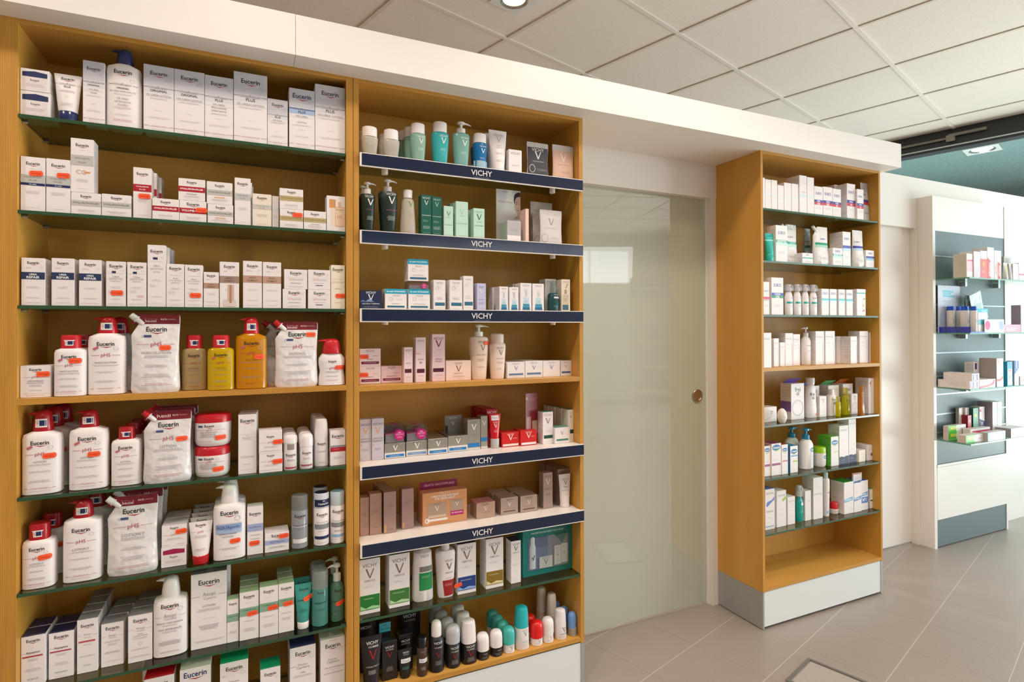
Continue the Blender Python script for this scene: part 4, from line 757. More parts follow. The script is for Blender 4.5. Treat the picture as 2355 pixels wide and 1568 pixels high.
prod(dict(k='box', x=0.0025, y=0.044, z=1.8691, w=0.0888, d=0.06, h=0.2036, top='NV', L='tallest and widest grey-topped carton', o=(7, 0, 0, 1), D=UR('PLUS',['5% UREA LOTION'])))
prod(dict(k='box', x=0.0758, y=0.0365, z=1.8691, w=0.0555, d=0.045, h=0.1398, top='NV', L='short narrow grey-topped carton', o=(8, 0, 0, 1), D=UR('PLUS',['10% UREA'])))
prod(dict(k='box', x=0.1438, y=0.044, z=1.8691, w=0.0725, d=0.06, h=0.1819, top='NV', L='white carton with a blue name band', o=(9, 0, 0, 1), D=UR('PLUS',['10% UREA','','LOTION'],col='NV',lg=.72,acc='4f78b8')))
prod(dict(k='box', x=0.2259, y=0.044, z=1.8691, w=0.0888, d=0.06, h=0.2068, top='NV', L='tall grey-topped carton against the right panel', o=(10, 0, 0, 1), D=UR('PLUS',['10% UREA LOTION'])))
ROW = 'left unit, second row'
prod(dict(k='box', x=-0.5018, y=0.039, z=1.6271, w=0.0498, d=0.05, h=0.1384, L='white carton with grey and navy bands', o=(0, 0, 0, 1), D=HF('HYALURON','FILLER',sub='5% UREA'), st=((.64,.3,.05),)))
prod(dict(k='box', x=-0.4496, y=0.039, z=1.6271, w=0.0504, d=0.05, h=0.1392, L='white carton with grey and navy bands', o=(1, 0, 0, 1), D=HF('HYALURON','FILLER',sub='3% UREA'), st=((.72,.3,.05),)))
prod(dict(k='box', x=-0.3908, y=0.0415, z=1.6271, w=0.0644, d=0.055, h=0.0577, L='low white carton', o=(2, 2, 0, 1), D=DS[0]))
prod(dict(k='box', x=-0.3992, y=0.039, z=1.6852, w=0.0494, d=0.05, h=0.141, L='tall white tinted-cream carton', o=(2, 1, 0, 1), D=HF('HYALURON','FILLER',y=.31,bh=.19,cc='CC')))
prod(dict(k='box', x=-0.3239, y=0.0415, z=1.6271, w=0.0661, d=0.055, h=0.0595, L='low white carton with a grey band', o=(3, 0, 0, 1), D=DS[0]))
prod(dict(k='box', x=-0.2652, y=0.0365, z=1.6271, w=0.0425, d=0.045, h=0.1384, bx=0.006, bd=0.048, L='tall white carton with a dark red band', o=(4, 0, 2, 1), D=HF('HYALURON','FILLER',band='b02030',tc='WW',lg=.62), st=((.62,.56,.03),)))
prod(dict(k='box', x=-0.2098, y=0.0335, z=1.6271, w=0.0628, d=0.055, h=0.0573, L='low white carton with a dark red band', o=(5, 0, 0, 1), D=CR('b02030','HYALURON-FILLER')))
prod(dict(k='box', x=-0.1444, y=0.044, z=1.6271, w=0.0661, d=0.06, h=0.0589, L='low white carton', o=(6, 2, 0, 1), D=CR('b02030','VOLUME-FILLER',lg=.46), st=((.82,.42,.03),)))
prod(dict(k='box', x=-0.1475, y=0.044, z=1.6864, w=0.0654, d=0.06, h=0.0612, L='low white carton', o=(6, 1, 0, 1), D=CR('b02030','HYALURON-FILLER',low='b9b6b4')))
prod(dict(k='box', x=-0.0758, y=0.044, z=1.6271, w=0.0655, d=0.06, h=0.0551, L='low white carton', o=(7, 2, 0, 1), D=DS[1]))
prod(dict(k='box', x=-0.0779, y=0.044, z=1.6826, w=0.0654, d=0.06, h=0.0633, L='low white carton', o=(7, 1, 0, 1), D=DS[1]))
prod(dict(k='box', x=-0.0185, y=0.0365, z=1.6271, w=0.042, d=0.045, h=0.1371, bx=0.004, bd=0.048, L='tall white carton with a silver band', o=(8, 0, 2, 1), D=HF('HYALURON','FILLER',band='c6c6c6',lg=.64)))
prod(dict(k='box', x=0.0331, y=0.039, z=1.6271, w=0.051, d=0.05, h=0.0956, c='efe4d4', L='cream carton with a pale grey band', o=(9, 0, 0, 1), D=HF('HYALURON','FILLER',band='cfcbc4',tc='a09a92',lg=.5)))
prod(dict(k='box', x=0.07, y=0.055, z=1.6271, w=0.018, d=0.05, h=0.097, L='slim white carton beside a cream one', o=(10, 0, 0, 1), D=[('r',0,.35,1,.5,'dfe2e4'),('m',.5,.6,.8,6,'d9cfc8')]))
prod(dict(k='box', x=0.1142, y=0.039, z=1.6271, w=0.065, d=0.05, h=0.0575, L='low white carton', o=(11, 2, 0, 1), D=DS[2], st=((.76,.28,.02),)))
prod(dict(k='box', x=0.1141, y=0.039, z=1.685, w=0.0658, d=0.05, h=0.0611, L='low white carton', o=(11, 1, 0, 1), D=DS[2]))
prod(dict(k='box', x=0.1812, y=0.039, z=1.6271, w=0.0648, d=0.05, h=0.0576, L='low white carton with a gold band', o=(12, 0, 0, 1), D=CR('bfa878','HYALURON-FILLER','8d7c50',low='c8c4c0')))
prod(dict(k='box', x=0.2429, y=0.0365, z=1.6271, w=0.0548, d=0.045, h=0.1095, L='white carton picturing a gold serum bottle', o=(13, 0, 0, 1), D=[('r',.14,.1,.48,.34,'d49a62'),('r',.2,.34,.4,.86,'f0dcc8'),('r',.6,.16,.78,.3,'e2c0a0'),('r',.45,.3,.95,.86,'e0b080'),('r',.48,.32,.92,.84,'ecd0ae'),('t','Eucerin',.7,.38,.36,'K'),('m',.7,.55,.34,5,'a87848')]))
ROW = 'left unit, third row'
prod(dict(k='box', x=-0.5002, y=0.037, z=1.3871, w=0.0479, d=0.05, h=0.1207, L='white carton with a navy band', o=(0, 0, 0, 1), D=DS[3]))
prod(dict(k='box', x=-0.4391, y=0.037, z=1.3871, w=0.0474, d=0.05, h=0.1228, L='white carton with a navy band', o=(1, 0, 0, 1), D=DS[3]))
prod(dict(k='box', x=-0.381, y=0.037, z=1.3871, w=0.0483, d=0.05, h=0.1218, L='white carton with a navy band', o=(2, 0, 0, 1), D=DS[3]))
prod(dict(k='box', x=-0.3247, y=0.032, z=1.3871, w=0.0439, d=0.04, h=0.12, L='plain white carton with navy seal and price sticker', o=(3, 0, 0, 1), D=FC('Ultra','SENSITIVE',extra=[('r',.3,.215,.5,.26,'NV')]), st=((.56,.7,.02),)))
prod(dict(k='box', x=-0.2775, y=0.032, z=1.3871, w=0.0437, d=0.04, h=0.12, L='plain white carton with navy seal', o=(4, 0, 0, 1), D=FC('Ultra','SENSITIVE',extra=[('r',.3,.215,.5,.26,'NV'),('m',.7,.75,.4,3,'d88a80')])))
prod(dict(k='box', x=-0.2315, y=0.033, z=1.3871, w=0.0429, d=0.042, h=0.1695, bx=0.004, bd=0.045, L='tallest plain white carton with navy seal', o=(5, 0, 2, 1), D=FC('Ultra','SENSITIVE',extra=[('r',.3,.2,.55,.235,'NV')])))
prod(dict(k='box', x=-0.1873, y=0.033, z=1.3871, w=0.0428, d=0.042, h=0.1194, L='plain white carton', o=(6, 0, 0, 1), D=FC('Anti','RÖTUNGEN')))
prod(dict(k='box', x=-0.1424, y=0.033, z=1.3871, w=0.0439, d=0.042, h=0.1189, L='plain white carton with price sticker', o=(7, 0, 0, 1), D=FC('Anti','RÖTUNGEN'), st=((.6,.72,.02),)))
prod(dict(k='box', x=-0.099, y=0.0295, z=1.3871, w=0.0383, d=0.035, h=0.1004, L='short white carton with a brown band', o=(8, 0, 0, 1), D=FC('ANTI-','PIGMENT',band='b8927c',y=.31,tc='6e564a',lg=.56)))
prod(dict(k='box', x=-0.0529, y=0.037, z=1.3871, w=0.0499, d=0.05, h=0.1314, L='white carton with a grey-brown band picturing a serum', o=(9, 0, 0, 1), D=FC('ANTI-','PIGMENT',band='a08a7c',y=.31,tc='6e564a',lg=.56,extra=[('r',.42,.5,.74,.98,'d8b8a8'),('r',.2,.86,.85,.97,'e2d2cc'),('r',.5,.5,.62,.9,'b88a78')])))
prod(dict(k='box', x=0.0076, y=0.0345, z=1.3871, w=0.0503, d=0.045, h=0.1367, L='white carton with a pinkish brown band', o=(10, 0, 0, 1), D=DS[4]))
prod(dict(k='box', x=0.06, y=0.0345, z=1.3871, w=0.0498, d=0.045, h=0.1359, L='white carton with a pinkish brown band', o=(11, 0, 0, 1), D=DS[4]))
prod(dict(k='box', x=0.1217, y=0.037, z=1.3871, w=0.0649, d=0.05, h=0.0578, L='low white carton with orange lettering', o=(12, 2, 0, 1), D=DS[5]))
prod(dict(k='box', x=0.1259, y=0.037, z=1.4453, w=0.0648, d=0.05, h=0.059, L='low white carton with orange lettering', o=(12, 1, 0, 1), D=DS[5]))
prod(dict(k='box', x=0.1932, y=0.037, z=1.3871, w=0.065, d=0.05, h=0.0583, L='low white carton', o=(13, 2, 0, 1), D=DS[6]))
prod(dict(k='box', x=0.1932, y=0.037, z=1.4458, w=0.065, d=0.05, h=0.0599, L='low white carton', o=(13, 1, 0, 1), D=DS[6]))
prod(dict(k='box', x=0.2482, y=0.0345, z=1.3871, w=0.0417, d=0.045, h=0.1356, c='f3ead8', L='tall cream carton with price sticker', o=(14, 0, 0, 1), D=[('E',.5,.1,.74),('m',.5,.32,.8,1,'d8c8b0'),('t','Q10 ACTIVE',.5,.39,.8,'d2ab82'),('m',.5,.53,.5,2,'9a9088'),('m',.5,.85,.7,2,'d8b8a0')], st=((.66,.7,.02),)))
ROW = 'left unit, fourth row'
prod(dict(k='box', x=-0.4968, y=0.0484, z=1.1521, w=0.062, d=0.06, h=0.0813, L='squarish white soap carton with price sticker', o=(0, 0, 0, 0), D=[('E',.5,.12,.4),('r',.1,.36,.36,.366,'b5404a'),('t','pH5',.48,.35,.2,'b5404a'),('t','SEIFENFREIES',.5,.48,.52,'8a8488'),('t','WASCHSTÜCK',.5,.545,.56,'8a8488'),('m',.5,.6,.5,3,'a09a9c'),('m',.5,.76,.5,2,'b0a8aa'),('r',.08,.87,.92,.875,'c88088'),('m',.5,.93,.7,1,'c08088')], st=((.76,.27,.03),)))
prod(dict(k='flip', x=-0.4252, y=0.0314, z=1.1521, w=0.069, d=0.05, h=0.159, s=0.785, cw=0.62, cc='c8202c', lab=1, bx=0.012, bd=0.07, L='white wash-lotion bottle with squat red flip cap', o=(1, 0, 1, 1), D=PH('WASCHLOTION',extra=()), st=((.7,.26,.03),)))
prod(dict(k='pump', x=-0.3473, y=0.043, z=1.1521, w=0.0853, d=0.06, h=0.2087, s=0.781, cw=0.52, cc='c8202c', lab=1, bx=0.012, bd=0.09, L='large white wash-lotion bottle with red pump head', o=(2, 0, 1, 1), D=PH('WASCHLOTION')))
prod(dict(k='pouch', x=-0.2348, y=0.0265, z=1.1521, w=0.1168, d=0.045, h=0.2151, c='e8e4e4', cr=0.18, ck='foil', cc='W', L='large glossy white refill pouch with dark red top', o=(3, 0, 0, 1), D=POU('WASCHLOTION','Nachfüll-','beutel'), st=((.7,.43,.02),)))
prod(dict(k='flip', x=-0.1439, y=0.0591, z=1.1521, w=0.0635, d=0.05, h=0.1566, s=0.762, c='cdb27c', ck='liquid', op=0.62, cw=0.64, cc='c8202c', lab=1, L='clear beige shower-gel bottle with red flip cap', o=(4, 0, 0, 1), D=PH('DUSCHGEL',neu=False,tc='7a6a50')))
prod(dict(k='flip', x=-0.0747, y=0.029, z=1.1521, w=0.0694, d=0.05, h=0.1563, s=0.776, c='e0b800', ck='liquid', op=0.72, cw=0.64, cc='c8202c', lab=1, L='clear yellow shower-oil bottle with red flip cap', o=(5, 0, 0, 1), D=PH('DUSCHÖL',tc='7a6a20')))
prod(dict(k='pump', x=0.0048, y=0.0315, z=1.1521, w=0.0833, d=0.055, h=0.2083, s=0.769, c='d89000', ck='liquid', op=0.78, cw=0.5, cc='c8202c', lab=1, L='amber shower-oil bottle with red pump head', o=(6, 0, 0, 1), D=PH('DUSCHÖL',tc='7a5a10'), st=((.75,.42,.02),)))
prod(dict(k='pouch', x=0.1289, y=0.0265, z=1.1521, w=0.1229, d=0.045, h=0.1956, c='e8e4e4', cr=0.18, ck='foil', cc='c8202c', bx=-0.03, bd=0.07, L='glossy white refill pouch with dark red top', o=(7, 0, 1, 1), D=POU('DUSCHÖL','Nachfüll-','beutel'), st=((.83,.2,.0),)))
prod(dict(k='bulb', x=0.2308, y=0.029, z=1.1521, w=0.0792, d=0.05, h=0.1434, s=0.681, cw=0.7, cc='c8202c', L='small rounded white hand-wash bottle with red pump head', o=(8, 0, 0, 1), D=[('E',.5,.24,.3),('r',.25,.45,.38,.455,'b5404a'),('t','pH5',.5,.45,.22,'b5404a'),('m',.5,.56,.5,3,'8b868a'),('m',.5,.7,.45,2,'8b868a'),('m',.5,.82,.5,2,'c97880')], st=((.78,.44,.02),)))
ROW = 'left unit, fifth row'
prod(dict(k='pump', x=-0.4866, y=0.045, z=0.9041, w=0.0825, d=0.06, h=0.2119, s=0.753, cw=0.52, cc='b01c28', lab=1, bx=0.004, bd=0.075, L='large white lotion bottle with red pump head', o=(0, 0, 2, 1), D=PH('LOTION',sub=2), st=((.74,.385,.05),)))
prod(dict(k='pump', x=-0.3883, y=0.0471, z=0.9041, w=0.085, d=0.06, h=0.2075, s=0.783, cw=0.5, cc='b01c28', lab=1, L='large white lotion bottle with red pump head', o=(1, 0, 0, 1), D=PH('LOTION'), st=((.68,.43,.03),)))
prod(dict(k='flip', x=-0.3044, y=0.0462, z=0.9041, w=0.0691, d=0.05, h=0.1569, s=0.79, cw=0.55, cc='b01c28', lab=1, bx=0.004, bd=0.07, L='smaller white lotion bottle with squat red flip cap', o=(2, 0, 2, 1), D=PH('LOTION')))
prod(dict(k='pouch', x=-0.2064, y=0.0265, z=0.9041, w=0.116, d=0.045, h=0.1956, c='e4e0e0', cr=0.2, ck='foil', cc='c8202c', bx=0.004, bd=0.06, L='glossy white refill pouch with dark red top', o=(3, 0, 2, 1), D=POU('LOTION','Refill',''), st=((.8,.4,.02),)))
prod(dict(k='jar', x=-0.0974, y=0.0617, z=0.9041, w=0.0923, d=0.0969, h=0.0864, s=0.713, cc='c01c28', L='white cream jar with red lid', o=(4, 2, 0, 1), D=JAR(), st=((.68,.62,.05),)))
prod(dict(k='jar', x=-0.0962, y=0.0613, z=0.9909, w=0.0953, d=0.0961, h=0.092, s=0.742, cc='c01c28', L='white cream jar with red lid', o=(4, 1, 0, 1), D=JAR(), st=((.72,.62,.05),)))
prod(dict(k='box', x=-0.0059, y=0.0398, z=0.9041, w=0.048, d=0.04, h=0.1721, bx=0.003, bd=0.045, L='tall slim plain white carton', o=(5, 0, 2, 1), D=[('E',.5,.1,.76),('o',.8,.17,.1,'c0bcc0',.8),('m',.5,.33,.9,1,'c8c4c8'),('t','pH5',.5,.36,.14,'8a8688'),('t','Protectiv+',.5,.39,.5,'8a8688'),('m',.5,.42,.6,1,'8a8688'),('m',.5,.7,.8,3,'bdb4b8'),('m',.5,.83,.6,2,'c8b4b8'),('m',.5,.93,.8,1,'d8b4b8')]))
prod(dict(k='box', x=0.0566, y=0.0394, z=0.9041, w=0.0631, d=0.06, h=0.0564, L='small white cream carton', o=(6, 2, 0, 1), D=[('E',.5,.12,.32),('r',.05,.42,.3,.43,'c87880'),('t','pH5',.48,.42,.2,'c87880'),('m',.5,.6,.7,3,'c0a4a8'),('r',.05,.87,.92,.88,'b07880')], st=((.8,.45,.06),)))
prod(dict(k='box', x=0.056, y=0.0394, z=0.9609, w=0.0629, d=0.06, h=0.0661, L='small white cream carton', o=(6, 1, 0, 1), D=[('E',.5,.27,.32),('r',.05,.52,.3,.53,'c87880'),('t','pH5',.48,.52,.2,'c87880'),('m',.5,.7,.7,3,'c0a4a8'),('r',.05,.9,.92,.91,'b07880')], st=((.82,.52,.06),)))
prod(dict(k='roll', x=0.1115, y=0.0284, z=0.9041, w=0.0399, d=0.0407, h=0.1056, s=0.757, cw=0.99, bx=0, bd=0.0415, L='white roll-on deodorant with silver seal', o=(7, 0, 3, 1), D=[('r',.25,.03,.75,.24,'9a8e88'),('E',.5,.43,.68),('m',.5,.6,.6,3,'6a6668'),('r',0.02,.88,.98,.94,'b0404a')]))
prod(dict(k='roll', x=0.1563, y=0.0249, z=0.9041, w=0.0396, d=0.0404, h=0.1059, s=0.635, cw=0.99, bx=0, bd=0.0412, L='white roll-on deodorant', o=(8, 0, 3, 1), D=[('E',.5,.28,.62),('m',.5,.5,.6,3,'8a8688'),('r',0.02,.8,.98,.87,'a05058')]))
prod(dict(k='stick', x=0.2015, y=0.043, z=0.9041, w=0.0412, d=0.042, h=0.1436, s=0.618, cw=0.97, bx=0, bd=0.045, L='tall white deodorant spray with rounded cap', o=(9, 0, 3, 1), D=[('E',.5,.22,.6),('m',.5,.47,.7,3,'9a9698'),('m',.5,.86,.6,2,'d08a90')]))
prod(dict(k='box', x=0.2479, y=0.0391, z=0.9041, w=0.0448, d=0.05, h=0.107, L='white carton with grey and red bands', o=(10, 0, 0, 1), D=[('E',.5,.15,.8),('r',0,.42,1,.48,'9a969a'),('r',0,.48,1,.6,'b81c2c'),('m',.4,.52,.5,2,'e0a0a8'),('m',.5,.75,.7,4,'c0b8bc')]))
ROW = 'left unit, sixth row'
prod(dict(k='flip', x=-0.4934, y=0.0462, z=0.6641, w=0.0689, d=0.055, h=0.162, s=0.754, cw=0.63, cc='b01c28', lab=1, bx=0.004, bd=0.09, L='white lotion bottle with squat red flip cap', o=(0, 0, 1, 1), D=PH('LOTION F',neu=False), st=((.74,.355,.08),)))
prod(dict(k='pump', x=-0.4018, y=0.0503, z=0.6641, w=0.0848, d=0.06, h=0.2095, s=0.783, cw=0.52, cc='b01c28', lab=1, bx=0.01, bd=0.1, L='large white lotion bottle with red pump head', o=(1, 0, 1, 1), D=PH('LOTION F',neu=False)))
prod(dict(k='pouch', x=-0.2888, y=0.0366, z=0.6641, w=0.1175, d=0.045, h=0.2083, c='e4e0e0', cr=0.2, ck='foil', cc='W', bx=0.004, bd=0.07, L='glossy white refill pouch with dark red top', o=(2, 0, 2, 1), D=POU('LOTION F','Nachfüll-','beutel')))
prod(dict(k='box', x=-0.192, y=0.0646, z=0.6641, w=0.0608, d=0.07, h=0.0551, L='white cream carton', o=(3, 2, 0, 1), D=CR(lid='a01c50')))
prod(dict(k='box', x=-0.1909, y=0.0646, z=0.7196, w=0.0606, d=0.07, h=0.0599, top='dcd8dc', bd=0.075, L='white cream carton with price sticker', o=(3, 1, 1, 1), D=[('E',.5,.13,.32),('r',.05,.45,.3,.46,'c87880'),('t','pH5',.45,.44,.2,'c87880'),('m',.5,.6,.7,3,'c0a4a8'),('r',.08,.9,.3,.91,'b07880'),('r',.6,.9,.9,.91,'b07880')], st=((.78,.32,.1),)))
prod(dict(k='tube', x=-0.1262, y=0.0336, z=0.6641, w=0.0599, d=0.0303, h=0.115, cc='c01c28', cf=0.2, bx=0.0, bd=0.045, L='white hand-cream tube on a red cap', o=(4, 0, 4, 1), D=[('E',.5,.1,.42),('r',.06,.29,.33,.295,'c87880'),('r',.67,.29,.94,.295,'c87880'),('t','pH5',.5,.29,.24,'c87880'),('m',.5,.4,.6,4,'b8a8ac'),('m',.5,.78,.5,4,'c88890')]))
prod(dict(k='pump', x=-0.0527, y=0.0437, z=0.6641, w=0.0843, d=0.06, h=0.2108, s=0.754, cw=0.55, cc='W', bd=0.07, L='white lotion bottle with white pump head', o=(5, 0, 1, 1), D=[('E',.5,.15,.54),('o',.75,.26,.09,'c0bcc0'),('m',.5,.34,.8,1,'8a90b0'),('r',.08,.355,.88,.45,'8ea8d4'),('r',.08,.45,.88,.52,'aabfe0'),('t','AQUAporin',.46,.405,.7,'3c4a88',.01),('t','ACTIVE',.46,.455,.26,'6a7cb0'),('t','ERFRISCHENDE',.45,.525,.54,'7a7c90'),('t','LOTION',.45,.575,.34,'6a6c80'),('m',.5,.78,.7,3,'8a868a'),('m',.5,.93,.6,1,'c88890')], st=((.68,.665,.05),)))
prod(dict(k='box', x=0.0148, y=0.0491, z=0.6641, w=0.0426, d=0.045, h=0.1391, L='slim white carton with a light blue band', o=(6, 0, 0, 1), D=[('E',.5,.14,.72),('m',.25,.25,.3,1,'d88a90'),('r',0,.355,1,.51,'a5b0d6'),('t','AQUAporin',.5,.42,.8,'4a568c',.01),('t','ACTIVE',.5,.47,.36,'7a84b0'),('m',.5,.58,.7,2,'8a868a'),('m',.5,.66,.6,2,'8a868a'),('m',.5,.82,.7,1,'d0a0a0')], st=((.46,.755,.02),)))
prod(dict(k='box', x=0.0739, y=0.0573, z=0.6641, w=0.0665, d=0.065, h=0.0549, L='low white carton with a light blue band', o=(7, 0, 0, 1), D=[('E',.5,.14,.44),('r',0,.37,1,.6,'a5b0d6'),('t','AQUAporin',.5,.47,.6,'4a568c',.01),('m',.5,.72,.8,3,'6a666a')], st=((.78,.2,.05),)))
prod(dict(k='cyl', x=0.1384, y=0.0384, z=0.6641, w=0.0475, d=0.0483, h=0.1569, s=0.729, c='a9adb2', ck='liquid', op=0.7, cw=0.99, cc='c9cccd', cck='liquid', L='silver translucent cleansing bottle with clear cap', o=(8, 0, 0, 1), D=[('E',.5,.14,.66),('t','DermatoCLEAN',.5,.38,.8,'55555c'),('r',.05,.42,.95,.43,'e8e8e8'),('m',.5,.46,.8,3,'8a8a90'),('r',.08,.74,.92,.85,'e6e6e6')]))
prod(dict(k='cyl', x=0.2013, y=0.0351, z=0.6641, w=0.0453, d=0.0461, h=0.1583, s=0.713, cw=0.99, cc='c9ccd6', ct='1c2348', bx=0.004, bd=0.07, hy=1, L='white cleansing bottle with navy-banded cap', o=(9, 0, 1, 1), D=[('E',.5,.16,.68),('t','DermatoCLEAN',.5,.37,.75,'7a7a80'),('r',.04,.42,.96,.55,'8a9094'),('m',.5,.6,.6,2,'b0b0b4'),('r',.04,.74,.96,.82,'NV'),('m',.5,.9,.7,2,'d0a0a8')]))
prod(dict(k='cyl', x=0.2486, y=0.0335, z=0.6641, w=0.0434, d=0.0463, h=0.1569, s=0.735, cw=0.99, cc='bccad0', ct='8cb4c4', L='white cleansing bottle with pale blue cap', o=(10, 0, 0, 1), D=[('E',.5,.14,.74),('t','DermatoCLEAN',.5,.39,.8,'7a7a80'),('r',.04,.44,.96,.56,'8a9094'),('m',.5,.64,.7,3,'77777c'),('r',.08,.75,.92,.82,'8fb8d8'),('m',.5,.88,.6,1,'d0a0a8')]))
ROW = 'left unit, seventh row'
prod(dict(k='box', x=-0.5032, y=0.055, z=0.4156, w=0.0492, d=0.05, h=0.1274, top='1c2450', bd=0.054, L='white carton with navy top', o=(0, 0, 1, 1), D=DS[7]))
prod(dict(k='box', x=-0.4475, y=0.0648, z=0.4156, w=0.0528, d=0.05, h=0.1196, top='1c2450', bd=0.054, L='white carton with navy top', o=(1, 0, 1, 1), D=DS[7]))
prod(dict(k='box', x=-0.3913, y=0.0613, z=0.4156, w=0.0451, d=0.045, h=0.1418, top='8c8c94', bd=0.0494, L='white carton with grey top and red bar', o=(2, 0, 3, 1), D=[('E',.5,.12,.62),('o',.8,.19,.08,'c4c0c2',.8),('r',.0,.305,.24,.309,'8a8488'),('r',.76,.305,1,.309,'8a8488'),('t','Atopi',.5,.285,.36,'a8a2a6'),('t','Control',.52,.34,.34,'a8a2a6'),('r',.08,.4,.88,.43,'c45058'),('m',.5,.47,.5,2,'b8aeb2'),('m',.5,.68,.8,2,'a8a0a4'),('m',.5,.85,.6,2,'a8a0a4')]))
prod(dict(k='box', x=-0.3373, y=0.0712, z=0.4156, w=0.0507, d=0.05, h=0.1166, top='8c8c94', bx=0.004, bd=0.054, L='white carton with grey top', o=(3, 0, 2, 1), D=[('E',.5,.12,.6),('o',.8,.19,.08,'c4c0c2',.8),('r',.0,.305,.24,.309,'8a8488'),('r',.76,.305,1,.309,'8a8488'),('t','Atopi',.5,.285,.36,'a8a2a6'),('t','Control',.52,.34,.34,'a8a2a6'),('t','GESICHTSCREME',.5,.43,.7,'a8a2a6'),('m',.5,.48,.6,3,'b0a8ac'),('m',.5,.66,.8,3,'8f888c'),('m',.5,.88,.8,1,'c8a0a8')]))
prod(dict(k='box', x=-0.2725, y=0.0635, z=0.4156, w=0.056, d=0.05, h=0.1283, top='8c8c94', bx=0.004, bd=0.054, L='white hand-cream carton with grey top', o=(4, 0, 2, 1), D=[('E',.5,.12,.56),('o',.8,.19,.08,'c4c0c2',.8),('r',.0,.305,.24,.309,'8a8488'),('r',.76,.305,1,.309,'8a8488'),('t','Atopi',.5,.285,.36,'a8a2a6'),('t','Control',.52,.34,.34,'a8a2a6'),('t','HAND',.5,.41,.24,'9a9498'),('t','INTENSIV-CREME',.5,.45,.6,'9a9498'),('m',.5,.49,.6,2,'b0a8ac'),('o',.5,.61,.08,'c0b8bc'),('m',.5,.72,.8,2,'c08088'),('m',.5,.87,.9,2,'c8a0a8')]))
prod(dict(k='pump', x=-0.2017, y=0.0604, z=0.4156, w=0.084, d=0.06, h=0.2132, s=0.752, cw=0.55, cc='W', L='white shower-oil bottle with white pump head', o=(5, 0, 0, 1), D=[('E',.5,.12,.5),('o',.8,.19,.08,'c4c0c2',.8),('r',.0,.305,.24,.309,'8a8488'),('r',.76,.305,1,.309,'8a8488'),('t','Atopi',.5,.285,.36,'a8a2a6'),('t','Control',.52,.34,.34,'a8a2a6'),('t','DUSCH- UND BADEÖL',.5,.41,.76,'6a6468'),('m',.5,.45,.6,2,'908a8c'),('t','OLIO DETERGENTE',.5,.52,.68,'6a6468'),('m',.5,.56,.55,2,'908a8c'),('m',.5,.72,.7,6,'7a7478'),('m',.5,.9,.6,2,'c08088')]))
prod(dict(k='box', x=-0.1057, y=0.0687, z=0.4156, w=0.0908, d=0.06, h=0.2128, top='8c8a90', bx=0.008, bd=0.065, L='large white lotion carton', o=(6, 0, 1, 1), D=[('E',.5,.12,.58),('o',.8,.19,.08,'c4c0c2',.8),('r',.0,.305,.24,.309,'8a8488'),('r',.76,.305,1,.309,'8a8488'),('t','Atopi',.5,.285,.36,'a8a2a6'),('t','Control',.52,.34,.34,'a8a2a6'),('t','LOTION',.5,.44,.36,'8a8488'),('m',.5,.48,.85,3,'b8a4a8',.003),('m',.5,.61,.5,1,'a8a0a4'),('m',.5,.7,.66,5,'8f888c',.003),('m',.5,.9,.9,2,'c8a0a8',.003)]))
prod(dict(k='box', x=-0.0442, y=0.0555, z=0.4156, w=0.0305, d=0.035, h=0.1235, top='a4c29c', L='narrow white carton with pale green top and band', o=(7, 0, 0, 1), D=[('E',.5,.1,.66),('m',.5,.25,.5,1,'a8b0a8'),('r',0,.34,1,.52,'88ae94'),('t','DERMOPURE',.5,.4,.86,'3f6a52',.01),('o',.5,.6,.12,'c8a8a8'),('m',.5,.74,.7,4,'b0a8ac')]))
prod(dict(k='box', x=-0.0011, y=0.0542, z=0.4156, w=0.0513, d=0.04, h=0.1397, top='a4c29c', bd=0.045, L='white carton with pale green top, band', o=(8, 0, 2, 1), D=DS[8], st=((.66,.46,.1),)))
prod(dict(k='box', x=0.052, y=0.052, z=0.4156, w=0.0506, d=0.04, h=0.1464, top='a4c29c', L='white carton with pale green top, band', o=(9, 0, 0, 1), D=DS[8], st=((.72,.44,.1),)))
prod(dict(k='box', x=0.1003, y=0.0522, z=0.4156, w=0.0434, d=0.04, h=0.1465, top='a4c29c', bd=0.045, L='white carton with pale green top, band', o=(10, 0, 2, 1), D=[('E',.5,.1,.66),('m',.5,.2,.4,1,'a8b0a8'),('r',0,.31,1,.46,'88ae94'),('t','DERMOPURE',.5,.35,.74,'3f6a52',.01),('m',.5,.6,.7,2,'b0a8ac'),('m',.5,.7,.7,4,'b0a8ac')], st=((.62,.42,.1),)))
prod(dict(k='tube', x=0.1486, y=0.0431, z=0.4156, w=0.0484, d=0.0246, h=0.1314, c='3f9a90', cf=0.15, bd=0.05, L='teal gel tube on a white cap', o=(11, 0, 1, 1), D=[('E',.55,.14,.55,'1c3c40'),('t','DERMOPURE',.5,.42,.7,'1c4c48',.01),('m',.5,.65,.6,5,'2a6460')], st=((.8,.38,.3),)))
prod(dict(k='cyl', x=0.198, y=0.044, z=0.4156, w=0.0483, d=0.0491, h=0.1652, s=0.681, c='6cb6ac', ck='liquid', op=0.5, cw=1.0, cc='cfd8d6', cck='liquid', bd=0.06, L='clear teal toner bottle with clear cap', o=(12, 0, 1, 1), D=[('E',.5,.08,.4,'1c3c40'),('t','DERMOPURE',.5,.36,.75,'1c4c48',.01),('m',.5,.52,.6,4,'3a7a74')]))
prod(dict(k='roundpump', x=0.2494, y=0.0512, z=0.4156, w=0.0418, d=0.0507, h=0.1741, s=0.699, c='7cac94', ck='liquid', op=0.42, cw=0.58, cc='d9ddd2', ps='l', bd=0.055, L='clear green cleansing bottle with white pump', o=(13, 0, 1, 1), D=[('E',.5,.2,.5,'1c2c24'),('t','DERMOPURE',.45,.48,.7,'2a4a3c',.01),('m',.5,.7,.6,3,'4a6a5c')], st=((.66,.52,.2),)))
